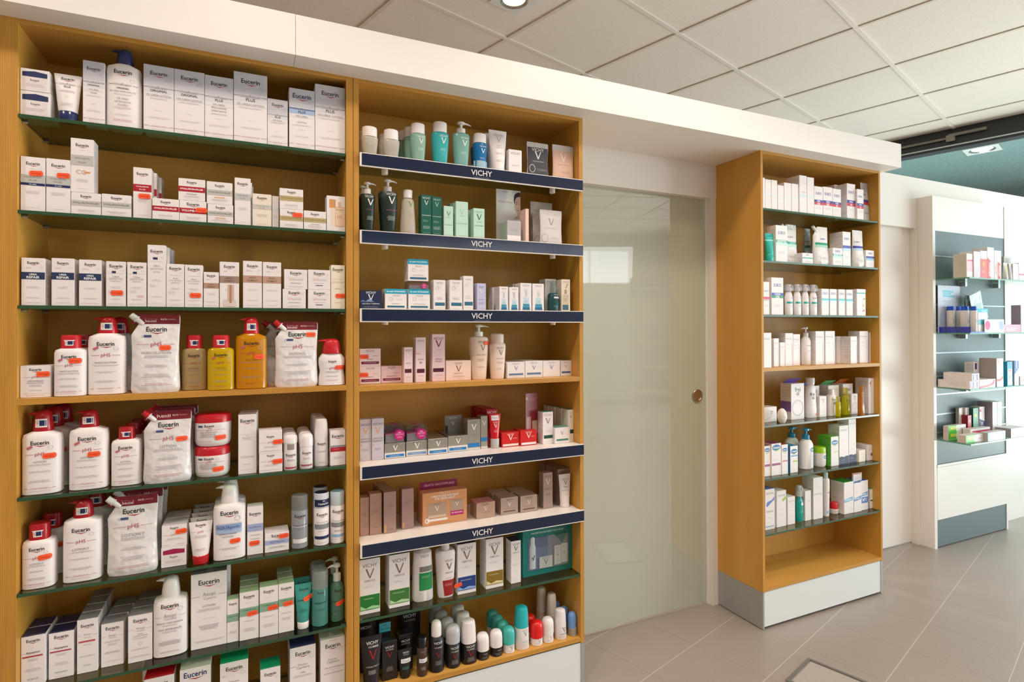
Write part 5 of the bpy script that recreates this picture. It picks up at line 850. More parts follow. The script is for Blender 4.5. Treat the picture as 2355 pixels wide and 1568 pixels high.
ROW = 'left unit, eighth row'
prod(dict(k='box', x=-0.2271, y=0.06, z=0.1751, w=0.071, d=0.06, h=0.1916, top='c01420', bx=-0.012, bd=0.07, L='white carton with bright red top', o=(0, 0, 2, 1), D=[('E',.5,.1,.6)]))
prod(dict(k='box', x=-0.1393, y=0.065, z=0.1751, w=0.0766, d=0.07, h=0.1947, top='dedad8', L='large white carton with navy lettering', o=(1, 0, 0, 1), D=[('E',.5,.085,.74,'24306a'),('m',.5,.3,.7,4,'b8b0b4'),('m',.5,.6,.7,4,'b8b0b4')]))
prod(dict(k='box', x=-0.0407, y=0.06, z=0.1751, w=0.0733, d=0.06, h=0.1884, top='12a070', bd=0.065, L='white carton with bright green top', o=(2, 0, 1, 1), D=[('E',.5,.1,.58),('o',.82,.19,.08,'c0bcc0',.8),('t','Dermo',.5,.3,.36,'9a9498'),('t','Capillaire',.5,.35,.5,'9a9498'),('m',.15,.2,.2,2,'d88a90')]))
prod(dict(k='box', x=0.056, y=0.06, z=0.1751, w=0.0545, d=0.06, h=0.1456, top='12a070', L='small white carton with bright green top', o=(3, 0, 0, 1), D=[('E',.5,.12,.58),('o',.82,.2,.08,'c0bcc0',.8),('t','Dermo',.5,.34,.36,'9a9498')]))
prod(dict(k='box', x=0.1469, y=0.06, z=0.1751, w=0.0732, d=0.06, h=0.1885, top='28305e', bd=0.065, L='white shampoo carton with navy top', o=(4, 0, 1, 1), D=[('E',.5,.11,.58),('o',.84,.19,.08,'c0bcc0',.8),('r',0,.305,.24,.31,'8a8488'),('t','Dermo',.5,.29,.36,'9a9498'),('t','Capillaire',.5,.335,.5,'9a9498'),('t','UREA',.5,.42,.2,'8a8488'),('m',.5,.46,.85,3,'a8a0a4')]))
prod(dict(k='box', x=0.2341, y=0.06, z=0.1751, w=0.0724, d=0.06, h=0.1918, top='d9d5d0', L='tall white shampoo carton with white top', o=(5, 0, 0, 1), D=[('t','€ 16.73',.5,.03,.3,'c8a8a8'),('E',.5,.11,.6),('o',.84,.18,.08,'c0bcc0',.8),('t','Dermo',.5,.33,.36,'9a9498'),('t','Capillaire',.5,.37,.5,'9a9498'),('t','HAUTE TOLERANCE',.55,.46,.78,'9a9498'),('m',.5,.5,.7,1,'b8b0b4'),('t','HOGE TOLERANTIE',.55,.55,.78,'9a9498')]))
ROW = 'middle unit, first row'
prod(dict(k='taper', x=0.3504, y=0.04, z=1.8751, w=0.053, d=0.04, h=0.0997, s=0.666, c='ece6dc', ck='liquid', op=0.5, cw=0.9, cc='W', ct='3fb8b8', bx=-0.006, bd=0.05, L='clear micellar water bottle with white cap', o=(0, 0, 1, 1), D=[('m',.5,.45,.5,5,'b8b0a8')]))
prod(dict(k='taper', x=0.4201, y=0.04, z=1.8751, w=0.0541, d=0.04, h=0.1004, s=0.649, c='ece6dc', ck='liquid', op=0.5, cw=0.87, cc='W', ct='3fb8b8', bx=-0.006, bd=0.05, L='clear micellar water bottle with white cap', o=(1, 0, 1, 1), D=[('m',.5,.45,.5,5,'b8b0a8')]))
prod(dict(k='taper', x=0.5095, y=0.04, z=1.8751, w=0.0526, d=0.04, h=0.1341, s=0.729, c='aed8c8', ck='liquid', op=0.6, cw=0.88, cc='W', ct='3fb8b8', bx=-0.011, bd=0.045, L='pale green toner bottle with white cap', o=(2, 0, 3, 1), D=[('t','VICHY',.62,.12,.5,'f4f4f0'),('V',.62,.26,.3,'f4f4f0'),('m',.6,.5,.4,4,'e0eae4')]))
prod(dict(k='taper', x=0.5865, y=0.04, z=1.8751, w=0.059, d=0.04, h=0.1501, s=0.753, c='4cccd0', ck='liquid', op=0.65, cw=0.8, cc='W', ct='3fb8b8', L='turquoise toner bottle with white cap', o=(3, 0, 0, 1), D=[('t','VICHY',.62,.12,.5,'f4f4f0'),('V',.62,.26,.3,'f4f4f0'),('m',.6,.5,.4,4,'d0f0f0')]))
prod(dict(k='taperpump', x=0.662, y=0.04, z=1.8751, w=0.0603, d=0.04, h=0.1633, s=0.749, c='a0dad2', ck='liquid', op=0.55, cw=0.5, cc='W', ps='r', L='pale turquoise cleanser bottle with white pump', o=(4, 0, 0, 0), D=[('t','VICHY',.62,.16,.5,'f4f4f0'),('V',.62,.3,.3,'f4f4f0'),('m',.55,.55,.4,4,'e0f0ec')]))
prod(dict(k='taper', x=0.7307, y=0.0375, z=1.8751, w=0.0493, d=0.035, h=0.1312, s=0.733, c='1878b8', ck='liquid', op=0.8, cw=0.92, cc='W', ct='3fb8b8', bx=0.008, bd=0.045, L='blue two-phase remover bottle with white cap', o=(5, 0, 1, 1), D=[('t','VICHY',.62,.14,.5,'f4f4f0'),('V',.62,.3,.3,'f4f4f0'),('r',0.0,.66,1,.97,'9cc0d4'),('m',.55,.55,.4,2,'e0e8f4')]))
prod(dict(k='tube', x=0.7988, y=0.039, z=1.8751, w=0.0696, d=0.0379, h=0.1523, cf=0.1, bd=0.04, L='white face tube standing on its cap', o=(6, 0, 1, 1), D=[('t','VICHY',.52,.13,.55,'9a9496'),('V',.52,.25,.26,'b4b0b2'),('t','PURETÉ',.5,.42,.3,'b8b0b4'),('t','THERMALE',.5,.47,.4,'b8b0b4'),('m',.5,.6,.5,4,'c0b6ba'),('m',.5,.8,.4,4,'c0b6ba')]))
prod(dict(k='box', x=0.8596, y=0.04, z=1.8751, w=0.0504, d=0.04, h=0.0867, L='small plain white carton', o=(7, 0, 0, 0), D=[('t','VICHY',.5,.15,.72,'8a8486'),('m',.5,.5,.4,1,'e0c8b8'),('m',.5,.62,.7,3,'c8c0c0')]))
prod(dict(k='pouch', n='sachet', x=0.9574, y=0.037, z=1.8751, w=0.0884, d=0.014, h=0.1292, c='c8c4c2', cr=0.25, ck='foil', sp=0, L='silver and charcoal mask sachet', o=(8, 0, 0, 1), D=[('r',.03,.14,.97,.98,'46464e'),('t','VICHY',.5,.2,.56,'f0ece8'),('V',.5,.36,.3,'f0ece8'),('m',.5,.53,.7,2,'d8d4d0'),('o',.22,.75,.13,'e0dcd8',1.3),('m',.66,.75,.5,4,'b0acaa')]))
prod(dict(k='pouch', n='sachet', x=1.0644, y=0.037, z=1.8751, w=0.0918, d=0.014, h=0.1333, c='d0ccc8', cr=0.25, ck='foil', sp=0, L='silver and peach mask sachet', o=(9, 0, 0, 1), D=[('r',.03,.16,.97,.98,'dcb8a4'),('V',.5,.34,.3,'f0e4dc'),('m',.5,.55,.7,2,'8a7468'),('m',.6,.75,.5,4,'a88c7c')]))
ROW = 'middle unit, second row'
prod(dict(k='taperpump', x=0.3441, y=0.045, z=1.6336, w=0.0476, d=0.05, h=0.1653, s=0.762, c='10261c', cw=0.5, cc='W', bx=-0.006, bd=0.055, ps='r', L='dark green cleanser bottle with white pump', o=(0, 0, 1, 1), D=[('t','VICHY',.55,.1,.6,'e8e8e4'),('V',.62,.24,.4,'f0f0ec'),('m',.6,.42,.5,2,'a05060'),('m',.6,.6,.5,6,'b8c0b8')]))
prod(dict(k='taperpump', x=0.4106, y=0.0475, z=1.6336, w=0.0616, d=0.055, h=0.1813, s=0.773, c='10261c', cw=0.42, cc='W', ps='r', L='larger dark green cleanser bottle with white pump', o=(1, 0, 0, 1), D=[('t','VICHY',.6,.09,.56,'e8e8e4'),('V',.62,.23,.36,'f0f0ec'),('t','NORMADERM',.6,.46,.56,'a06070'),('m',.6,.6,.5,7,'b8c0b8')]))
prod(dict(k='cone', x=0.4758, y=0.0425, z=1.6336, w=0.0517, d=0.045, h=0.1499, s=0.823, c='ece4d8', ck='liquid', op=0.5, cw=0.6, cc='W', L='clear micellar bottle with small white cap', o=(2, 0, 0, 0), D=[('t','VICHY',.6,.05,.4,'c8b8b0'),('V',.62,.17,.3,'5aa05a'),('m',.55,.4,.3,8,'c8b8a8')]))
prod(dict(k='box', x=0.5328, y=0.0375, z=1.6336, w=0.0352, d=0.035, h=0.1359, c='0f5a4c', L='deep green tall carton', o=(3, 0, 0, 1), D=VI('e8e8e4','e8e8e4',V0=.19,ty=.075,lg=.76,sz=.4,tl=[('NORMADERM',.5,.86)],extra=[('m',.4,.62,.6,3,'9ac0b0'),('m',.5,.76,.8,5,'b8d4c8')],mc='d0e0d8')))
prod(dict(k='box', x=0.5691, y=0.0375, z=1.6336, w=0.0343, d=0.035, h=0.1332, c='0f5a4c', L='deep green tall carton', o=(4, 0, 0, 1), D=VI('9ad0c0','c0dcd0',V0=.19,ty=.075,lg=.76,sz=.4,tl=[('NORMADERM',.5,.86)],extra=[('m',.4,.62,.6,3,'9ac0b0'),('m',.5,.76,.8,5,'b8d4c8')],mc='d0e0d8')))
prod(dict(k='box', x=0.6098, y=0.035, z=1.6336, w=0.0325, d=0.03, h=0.1054, c='bfe0d0', L='narrow mint carton', o=(5, 0, 0, 1), D=VI('5a7a70','7a9a90',V0=.24,ty=-5,sz=.44,tl=[('NORMADERM',.6,.84)],extra=[('m',.5,.35,.5,2,'7a9a90')])))
prod(dict(k='box', x=0.6579, y=0.0375, z=1.6336, w=0.0437, d=0.035, h=0.125, c='bfe0d0', bx=-0.008, bd=0.04, L='taller mint carton', o=(6, 0, 1, 1), D=VI('a8ccc0','a0c4b8',V0=.27,ty=-5,sz=.42,tl=[('NORMADERM',.6,.84)],extra=[('m',.5,.38,.5,2,'90b4a8')])))
prod(dict(k='box', x=0.7205, y=0.0375, z=1.6336, w=0.0403, d=0.035, h=0.1071, c='bfe0d0', bx=-0.006, bd=0.04, L='mint carton with dark V mark', o=(7, 0, 2, 1), D=VI('2f4a44','7a9a90',V0=.28,ty=.12,sz=.46,tl=[('NORMADERM',.56,.8)],extra=[('m',.5,.43,.5,2,'7a9a90')])))
prod(dict(k='card', x=0.8684, y=0.101, z=1.6336, w=0.0978, d=0.002, h=0.2038, L='tall white show card with a dark-haired face', o=(9, 0, 0, 1), D=[('r',0,0,1,1,'e9e6ea'),('t','VICHY',.35,.04,.22,'77747a'),('t','Mineral Masks',.37,.22,.6,'b88888'),('m',.35,.15,.5,1,'c0bcc0'),('m',.4,.29,.5,1,'c0bcc0'),('q',((.995,.03),(.88,.03),(.78,.06),(.73,.11),(.72,.18),(.74,.24),(.8,.26),(.995,.2)),'2a1e1c'),('q',((.995,.11),(.9,.11),(.82,.13),(.77,.18),(.76,.25),(.75,.29),(.77,.34),(.81,.38),(.88,.41),(.995,.42)),'d8b0a0'),('q',((.86,.38),(.995,.4),(.995,.52),(.7,.52),(.8,.48),(.87,.46)),'d0a494'),('q',((.8,.215),(.89,.205),(.89,.215),(.8,.225)),'3a2420'),('c',.845,.245,.028,'3a2a26',.5),('c',.97,.245,.024,'3a2a26',.5),('q',((.9,.3),(.93,.32),(.89,.325)),'b88a78'),('q',((.86,.355),(.9,.348),(.96,.355),(.9,.37)),'b05a58'),('r',.0,.62,1,1,'dcd9dc')]))
prod(dict(k='box', x=0.8537, y=0.05, z=1.6336, w=0.0531, d=0.06, h=0.0749, side='c8dccc', L='low sachet holder box with pale green side', o=(8, 0, 0, 1), D=[('r',.0,.0,1,.7,'b8b4b8'),('m',.5,.4,.7,4,'8a8688')]))
prod(dict(k='box', x=0.9056, y=0.045, z=1.6336, w=0.0134, d=0.05, h=0.1223, c='f0c8c4', L='slim pink and white sachet box', o=(10, 0, 0, 1)))
prod(dict(k='card', x=1.0055, y=0.101, z=1.6336, w=0.0928, d=0.002, h=0.1703, c='b8aca8', L='pinkish grey header card behind a sachet box', o=(11, 0, 0, 1), D=[('r',0,0,1,1,'b8aca8')]))
prod(dict(k='pouch', n='sachet', x=1.0114, y=0.037, z=1.6336, w=0.0931, d=0.014, h=0.1284, c='cfcbc9', cr=0.25, ck='foil', sp=0, bx=-0.006, bd=0.047, L='silver and white mask sachet', o=(12, 0, 1, 1), D=[('r',.03,.16,.97,.98,'d9d4d2'),('V',.5,.34,.26,'9a9494'),('m',.5,.52,.7,2,'a09898'),('o',.2,.82,.14,'a8a0a0',1.2),('m',.62,.8,.5,3,'b0a8a8')]))
ROW = 'middle unit, third row'
prod(dict(k='box', x=0.3493, y=0.045, z=1.3891, w=0.0696, d=0.06, h=0.0583, c='1c2448', L='navy carton with white V mark', o=(0, 0, 0, 1), D=[('t','VICHY',.5,.12,.46,'e8e8ec',.01),('V',.5,.38,.26,'f0f0f4'),('q',((.0,.62),(.15,.52),(.3,.62)),'5a78b0'),('q',((.25,.62),(.42,.46),(.66,.62)),'7a94c0'),('t','AQUALIA THERMAL',.5,.72,.8,'dfe2ea'),('m',.5,.88,.8,2,'9aa4c0')]))
prod(dict(k='box', x=0.4294, y=0.04, z=1.3891, w=0.0705, d=0.05, h=0.065, L='white carton with turquoise top band', o=(1, 0, 0, 1), D=DS[9]))
prod(dict(k='box', x=0.5067, y=0.045, z=1.3891, w=0.0724, d=0.06, h=0.0657, L='white carton', o=(2, 2, 0, 1), D=DS[9]))
prod(dict(k='gift', x=0.5068, y=0.045, z=1.4552, w=0.0724, d=0.06, h=0.0266, L='clear gift pack with ribbon', o=(2, 3, 0, 0)))
prod(dict(k='box', x=0.5034, y=0.04, z=1.4822, w=0.0688, d=0.05, h=0.0718, L='white carton with turquoise top band', o=(2, 1, 0, 1), D=DS[9]))
prod(dict(k='box', x=0.5761, y=0.035, z=1.3891, w=0.0412, d=0.04, h=0.099, L='slim white carton with teal label bar', o=(3, 0, 0, 1), D=DS[10]))
prod(dict(k='box', x=0.634, y=0.0375, z=1.3891, w=0.0453, d=0.045, h=0.1008, L='slim white carton with teal label bar', o=(4, 0, 0, 1), D=DS[10]))
prod(dict(k='box', x=0.6783, y=0.0325, z=1.3891, w=0.0356, d=0.035, h=0.1159, L='taller narrow white carton with teal label bar', o=(5, 0, 0, 1), D=DS[10]))
prod(dict(k='box', x=0.7266, y=0.0325, z=1.3891, w=0.0329, d=0.035, h=0.0924, c='c4c4e4', L='small lilac carton', o=(6, 0, 0, 1), D=VI('f0f0f8','7a7ca8',V0=.3,ty=.14,sz=.4,tl=[('AQUALIA',.6,.6)],extra=[('m',.5,.7,.7,5,'9a9cc0')])))
prod(dict(k='box', x=0.8107, y=0.035, z=1.3891, w=0.033, d=0.04, h=0.0838, bx=-0.008, bd=0.045, L='white carton picturing a blue serum dropper', o=(7, 0, 1, 1), D=[('t','VICHY',.52,.09,.6,'8a8890'),('V',.5,.28,.3,'7ab0c0'),('q',((.42,.3),(.62,.3),(.62,.48),(.42,.48)),'c8ccd0'),('q',((.3,.52),(.74,.52),(.86,.97),(.18,.97)),'c4dce6'),('q',((.24,.75),(.8,.75),(.86,.97),(.18,.97)),'3c90b0'),('q',((.2,.88),(.84,.88),(.86,.97),(.18,.97)),'226a94'),('m',.52,.64,.3,4,'7a9aa8')]))
prod(dict(k='box', x=0.8505, y=0.035, z=1.3891, w=0.0356, d=0.04, h=0.0827, L='white carton picturing a blue serum dropper', o=(8, 0, 0, 1), D=[('t','VICHY',.52,.09,.6,'8a8890'),('V',.5,.28,.3,'8a7a70'),('q',((.42,.3),(.62,.3),(.62,.48),(.42,.48)),'c8ccd0'),('q',((.3,.52),(.74,.52),(.86,.97),(.18,.97)),'c4dce6'),('q',((.24,.75),(.8,.75),(.86,.97),(.18,.97)),'3c90b0'),('q',((.2,.88),(.84,.88),(.86,.97),(.18,.97)),'226a94'),('m',.52,.64,.3,4,'7a9aa8')]))
prod(dict(k='box', x=0.8975, y=0.04, z=1.3891, w=0.0437, d=0.05, h=0.0987, bx=-0.006, bd=0.0508, L='larger white carton picturing a blue serum dropper', o=(9, 0, 1, 1), D=[('t','VICHY',.52,.09,.6,'8a8890'),('V',.5,.28,.3,'8ad0cc'),('q',((.42,.3),(.62,.3),(.62,.48),(.42,.48)),'c8ccd0'),('q',((.3,.52),(.74,.52),(.86,.97),(.18,.97)),'c4dce6'),('q',((.24,.75),(.8,.75),(.86,.97),(.18,.97)),'3c90b0'),('q',((.2,.88),(.84,.88),(.86,.97),(.18,.97)),'226a94'),('m',.52,.64,.3,4,'7a9aa8')]))
prod(dict(k='box', x=0.9471, y=0.0375, z=1.3891, w=0.0454, d=0.045, h=0.098, L='larger white carton picturing a blue serum dropper', o=(10, 0, 0, 1), D=[('t','VICHY',.52,.09,.6,'8a8890'),('V',.5,.28,.3,'dfe8e8'),('q',((.42,.3),(.62,.3),(.62,.48),(.42,.48)),'c8ccd0'),('q',((.3,.52),(.74,.52),(.86,.97),(.18,.97)),'c4dce6'),('q',((.24,.75),(.8,.75),(.86,.97),(.18,.97)),'3c90b0'),('q',((.2,.88),(.84,.88),(.86,.97),(.18,.97)),'226a94'),('m',.52,.64,.3,4,'7a9aa8')]))
prod(dict(k='box', x=1.0219, y=0.0834, z=1.3891, w=0.0461, d=0.05, h=0.121, L='large pearl-white serum carton behind a tester', o=(12, 0, 0, 1), D=[('t','VICHY',.4,.09,.5,'9a98a0')]))
prod(dict(k='spray', x=1.0196, y=0.0354, z=1.3891, w=0.041, d=0.0439, h=0.1117, s=0.596, c='2a5a5c', ck='liquid', op=0.75, cw=0.55, cc='b8c4c0', cck='liquid', L='dark teal tester serum bottle with white sticker', o=(11, 0, 0, 0), D=[('r',.3,.1,.85,.3,'e8e8e4'),('t','Tester',.58,.2,.4,'5a6a9a'),('m',.5,.7,.5,3,'8ab0b0')]))
prod(dict(k='box', x=1.0644, y=0.0425, z=1.3891, w=0.0372, d=0.045, h=0.1179, c='e6dac8', L='cream serum carton picturing a teal-based dropper', o=(13, 0, 0, 1), D=[('t','VICHY',.5,.09,.7,'9a8c7c'),('q',((.45,.28),(.55,.28),(.75,.14),(.65,.14)),'b0803c'),('q',((.34,.32),(.6,.32),(.6,.46),(.34,.46)),'a89c88'),('r',.12,.48,.8,.96,'d0c0a4'),('r',.12,.8,.8,.96,'3a6a78'),('m',.45,.6,.4,5,'7a6a50')]))
ROW = 'middle unit, fourth row'
prod(dict(k='box', x=0.3578, y=0.0962, z=1.1461, w=0.0686, d=0.05, h=0.057, c='f0dce2', L='low pink carton with maroon bar', o=(0, 2, 0, 1), D=DS[11], st=((.2,.48,.0),)))
prod(dict(k='box', x=0.3576, y=0.0962, z=1.2035, w=0.0679, d=0.05, h=0.0572, c='f0dce2', L='low pink carton with maroon bar', o=(0, 1, 0, 1), D=DS[11], st=((.22,.45,.0),)))
prod(dict(k='box', x=0.429, y=0.1001, z=1.1461, w=0.0691, d=0.05, h=0.056, c='ecccd2', L='low pink carton with maroon bar', o=(1, 0, 0, 1), D=VI('f4eef0','7a6a74',V0=.33,ty=.1,sz=.2,lg=.4,tl=[('IDÉALIA NUIT',.6,.5)],sub=('7a1c48',.72,.86),extra=[('m',.74,.4,.3,2,'b090a0')])))
prod(dict(k='box', x=0.4788, y=0.0646, z=1.1461, w=0.029, d=0.03, h=0.118, c='efd8de', L='narrow pale pink carton', o=(2, 0, 0, 1), D=VI('f8f0f4','7a6a74',V0=.2,ty=.085,sz=.44,lg=.8,tl=[('IDÉALIA',.45,.56)],extra=[('r',.08,.61,.86,.72,'5a1838'),('m',.5,.82,.7,3,'c8a8b4')])))
prod(dict(k='box', x=0.5208, y=0.0641, z=1.1461, w=0.0344, d=0.03, h=0.1502, c='efd8de', L='narrow pale pink carton with a beige dash', o=(3, 0, 0, 1), D=VI('f8f0f4','7a6a74',V0=.17,ty=.075,sz=.4,lg=.74,tl=[('IDÉALIA',.49,.6),('BB',.56,.26)],extra=[('r',0.05,.35,.45,.38,'e0b890'),('r',.12,.7,.88,.79,'5a1838'),('m',.5,.84,.7,3,'c8a8b4')])))
prod(dict(k='box', x=0.5856, y=0.0769, z=1.1461, w=0.045, d=0.04, h=0.1608, c='ebcdd2', L='tall pink carton with maroon V mark', o=(4, 0, 0, 1), D=VI('8a1c50','7a5a6a',V0=.2,ty=.09,sz=.48,lg=.8,tl=[('IDÉALIA',.53,.56),('PEELING',.58,.5)],extra=[('m',.5,.33,.5,2,'b090a0'),('r',.06,.72,.9,.8,'4a1430'),('m',.5,.85,.7,3,'c8a8b4')])))
prod(dict(k='box', x=0.6578, y=0.0932, z=1.1461, w=0.0914, d=0.07, h=0.0689, c='f3d6ca', L='low peach-pink carton with bronze V mark', o=(5, 0, 0, 1), D=VI('8a7440','8a7a74',V0=.4,ty=.14,sz=.22,lg=.32,tl=[('IDEAL BODY',.64,.36)],extra=[('m',.5,.76,.5,3,'b89c94')])))
prod(dict(k='taperpump', x=0.739, y=0.0753, z=1.1461, w=0.0695, d=0.045, h=0.1941, s=0.786, c='f3dccc', cw=0.46, cc='W', ps='r', L='peach body-milk bottle with white pump and price sticker', o=(6, 0, 0, 0), D=[('t','VICHY',.6,.13,.5,'8a7c74'),('V',.62,.26,.28,'a08c78'),('t','IDEAL BODY',.55,.43,.54,'a09088'),('m',.5,.52,.5,5,'b09c90'),('m',.5,.7,.4,3,'b09c90')], st=((.86,.16,.0),)))
prod(dict(k='taper', x=0.8073, y=0.0687, z=1.1461, w=0.0609, d=0.045, h=0.1621, s=0.789, c='f6e2d6', cw=0.8, cc='f0d8ca', L='peach body-milk bottle with flip cap', o=(7, 0, 0, 0), D=[('t','VICHY',.55,.14,.5,'a0908a'),('V',.6,.26,.28,'9a8470'),('t','IDEAL BODY',.58,.43,.56,'b0a098'),('m',.55,.52,.5,4,'b8a498'),('m',.5,.7,.4,3,'b8a498')]))
prod(dict(k='box', x=0.8736, y=0.0743, z=1.1461, w=0.0701, d=0.05, h=0.0587, bd=0.055, L='low white carton with blue label bar', o=(8, 0, 1, 1), D=VI('6a7cb0','9a98a0',V0=.38,ty=.12,sz=.2,lg=.4,extra=[('m',.75,.4,.3,1,'c0c0cc'),('r',.1,.7,.9,.82,'6a80b0')])))
prod(dict(k='box', x=0.9451, y=0.0725, z=1.1461, w=0.0713, d=0.05, h=0.061, bd=0.055, L='low white carton with blue label bar', o=(9, 0, 1, 1), D=VI('6a7cb0','9a98a0',V0=.4,ty=.12,sz=.2,lg=.4,extra=[('m',.75,.4,.3,1,'c0c0cc'),('r',.1,.7,.9,.82,'6a80b0')])))
prod(dict(k='box', x=1.0198, y=0.075, z=1.1461, w=0.0722, d=0.05, h=0.0597, L='low white carton with only a blue V mark', o=(10, 0, 0, 1), D=VI('6a7cb0','9a98a0',V0=.4,ty=.12,sz=.2,lg=.4)))
prod(dict(k='box', x=1.0862, y=0.082, z=1.1461, w=0.0481, d=0.05, h=0.0581, L='low white carton with blue label bar', o=(11, 0, 0, 1), D=VI('6a7cb0','9a98a0',V0=.36,ty=.12,sz=.2,lg=.4,extra=[('r',.1,.7,.9,.82,'4a70a0')])))
ROW = 'middle unit, fifth row'
prod(dict(k='box', x=0.3414, y=0.083, z=0.8986, w=0.0368, d=0.035, h=0.1334, c='c9c4d0', L='tall lilac-grey carton with orange V mark', o=(0, 0, 0, 1), D=DS[12]))
prod(dict(k='box', x=0.38, y=0.0779, z=0.8986, w=0.0387, d=0.035, h=0.1342, c='c9c4d0', L='tall lilac-grey carton with orange V mark', o=(1, 0, 0, 1), D=DS[12]))
prod(dict(k='box', x=0.436, y=0.0953, z=0.8986, w=0.0686, d=0.07, h=0.0495, c='b0ada4', cr=0.3, cm=0.75, bd=0.075, L='low silver carton', o=(2, 2, 1, 1), D=DS[13]))
prod(dict(k='gift', x=0.4361, y=0.0953, z=0.9485, w=0.0686, d=0.07, h=0.0595, bd=0.05, L='clear gift box with magenta disc', o=(2, 1, 2, 1)))
prod(dict(k='box', x=0.511, y=0.1006, z=0.8986, w=0.0721, d=0.07, h=0.0491, c='b0ada4', cr=0.3, cm=0.75, bd=0.075, L='low silver carton', o=(3, 2, 1, 1), D=[('t','VICHY',.5,.1,.4,'7c7870'),('V',.52,.32,.24,'f4f2f0'),('r',0.0,.62,1,.98,'e4e0dc'),('r',.06,.74,.94,.92,'6f94c4'),('m',.5,.82,.6,2,'cfe4f4')]))
prod(dict(k='gift', x=0.5111, y=0.1006, z=0.9481, w=0.0722, d=0.07, h=0.0538, bd=0.05, L='clear gift box with magenta disc', o=(3, 1, 1, 1)))
prod(dict(k='box', x=0.5828, y=0.0933, z=0.8986, w=0.0691, d=0.07, h=0.0525, c='b0ada4', cr=0.3, cm=0.75, bd=0.075, L='low silver carton with blue label bar', o=(4, 0, 1, 1), D=DS[13]))
prod(dict(k='box', x=0.6584, y=0.1042, z=0.8986, w=0.071, d=0.07, h=0.0536, c='b0ada4', cr=0.3, cm=0.75, bd=0.075, L='low silver carton with blue label bar', o=(5, 0, 1, 1), D=DS[13]))
prod(dict(k='card', x=0.6636, y=0.134, z=0.8986, w=0.0646, d=0.002, h=0.1162, c='7c7e80', L='grey show card with a small dropper', o=(6, 0, 0, 1), D=[('r',0,0,1,1,'7c7e80'),('t','VICHY',.5,.08,.5,'c8c8c8'),('V',.5,.24,.2,'d8d8d8'),('r',.02,.3,.18,.62,'1c1c22'),('r',.0,.62,.2,.8,'b8bcc0')]))
prod(dict(k='box', x=0.7186, y=0.0928, z=0.8986, w=0.0475, d=0.045, h=0.107, c='aaa79e', cr=0.3, cm=0.7, L='silver carton with large white V mark', o=(7, 0, 0, 1), D=VI('f4f2f0','7c7870',V0=.25,ty=.1,sz=.4,lg=.6,extra=[('m',.5,.5,.4,3,'7c7870'),('r',0.04,.78,.94,.91,'1f7cc0'),('r',0,.93,1,1,'d8d4d0')])))
prod(dict(k='box', x=0.7591, y=0.092, z=0.8986, w=0.0259, d=0.035, h=0.1161, c='aaa79e', cr=0.3, cm=0.7, L='slim silver carton with white V mark', o=(8, 0, 0, 1), D=VI('f4f2f0','7c7870',V0=.22,ty=-5,sz=.54,extra=[('r',0.04,.66,.94,.78,'1f7cc0'),('r',0,.93,1,1,'d8d4d0')])))
prod(dict(k='tube', x=0.7991, y=0.0724, z=0.8986, w=0.0449, d=0.0229, h=0.121, c='c8141c', cr=0.25, cc='b8b8b8', cf=0.28, L='red tester tube with silver cap', o=(10, 0, 0, 0), D=[('r',.18,.06,.82,.26,'f4ecec'),('t','Tester',.5,.16,.5,'8a5a9a'),('t','VICHY',.5,.34,.4,'f0d8d8'),('V',.5,.47,.28,'f4ecec'),('m',.5,.66,.4,4,'f0c0c0')]))
prod(dict(k='box', x=0.7938, y=0.0999, z=0.8986, w=0.042, d=0.03, h=0.136, c='a01420', bx=-0.004, bd=0.032, L='tall dark red carton behind the tester tube', o=(9, 0, 3, 1), D=VI('f0e0e0','f4e8e8',V0=.35,ty=.08,sz=.4,lg=.9)))
prod(dict(k='box', x=0.8571, y=0.0916, z=0.8986, w=0.0702, d=0.06, h=0.0516, c='cc1c20', cr=0.25, L='small bright red carton', o=(11, 0, 0, 1), D=DS[14]))
prod(dict(k='box', x=0.9265, y=0.0852, z=0.8986, w=0.0669, d=0.06, h=0.0555, c='cc1c20', cr=0.25, L='small bright red carton', o=(12, 0, 0, 1), D=DS[14]))
prod(dict(k='card', x=0.9492, y=0.0782, z=0.8986, w=0.0632, d=0.002, h=0.1871, c='7c141c', rz=0.35, L='dark red leaflet in a clear stand', o=(13, 0, 0, 1), D=[('r',0,0,1,1,'7c141c'),('c',.12,.1,.09,'c8a898'),('m',.55,.1,.7,5,'c88088'),('m',.45,.3,.6,4,'b86870'),('r',.08,.46,.45,.7,'a88080'),('r',.55,.55,1,.8,'c8a890')]))
prod(dict(k='box', x=1.0029, y=0.0689, z=0.8986, w=0.0426, d=0.04, h=0.1184, top='4a9a88', L='tall white carton with dark green bar', o=(14, 0, 0, 1), D=VI('8a7a60','9a9690',V0=.28,ty=.1,sz=.46,lg=.78,extra=[('m',.5,.6,.6,2,'c0c0bc'),('r',.1,.73,.96,.83,'1c4a40')])))
prod(dict(k='box', x=1.0555, y=0.06, z=0.8986, w=0.0612, d=0.05, h=0.0596, top='6aa898', L='small white carton with dark green bar', o=(15, 0, 0, 1), D=VI('7a7a70','a8a4a0',V0=.36,ty=-5,sz=.2,extra=[('r',.1,.72,.92,.84,'4a8478')])))
prod(dict(k='box', x=1.0986, y=0.065, z=0.8986, w=0.0234, d=0.04, h=0.1209, c='efe8da', top='6aa898', bx=-0.004, bd=0.045, L='tall cream carton with dark green bar', o=(16, 0, 3, 1), D=VI('8a7a60','a89c88',V0=.22,ty=.1,sz=.4,lg=.7,extra=[('r',.35,.62,.97,.74,'1c4a40')])))
ROW = 'middle unit, sixth row'
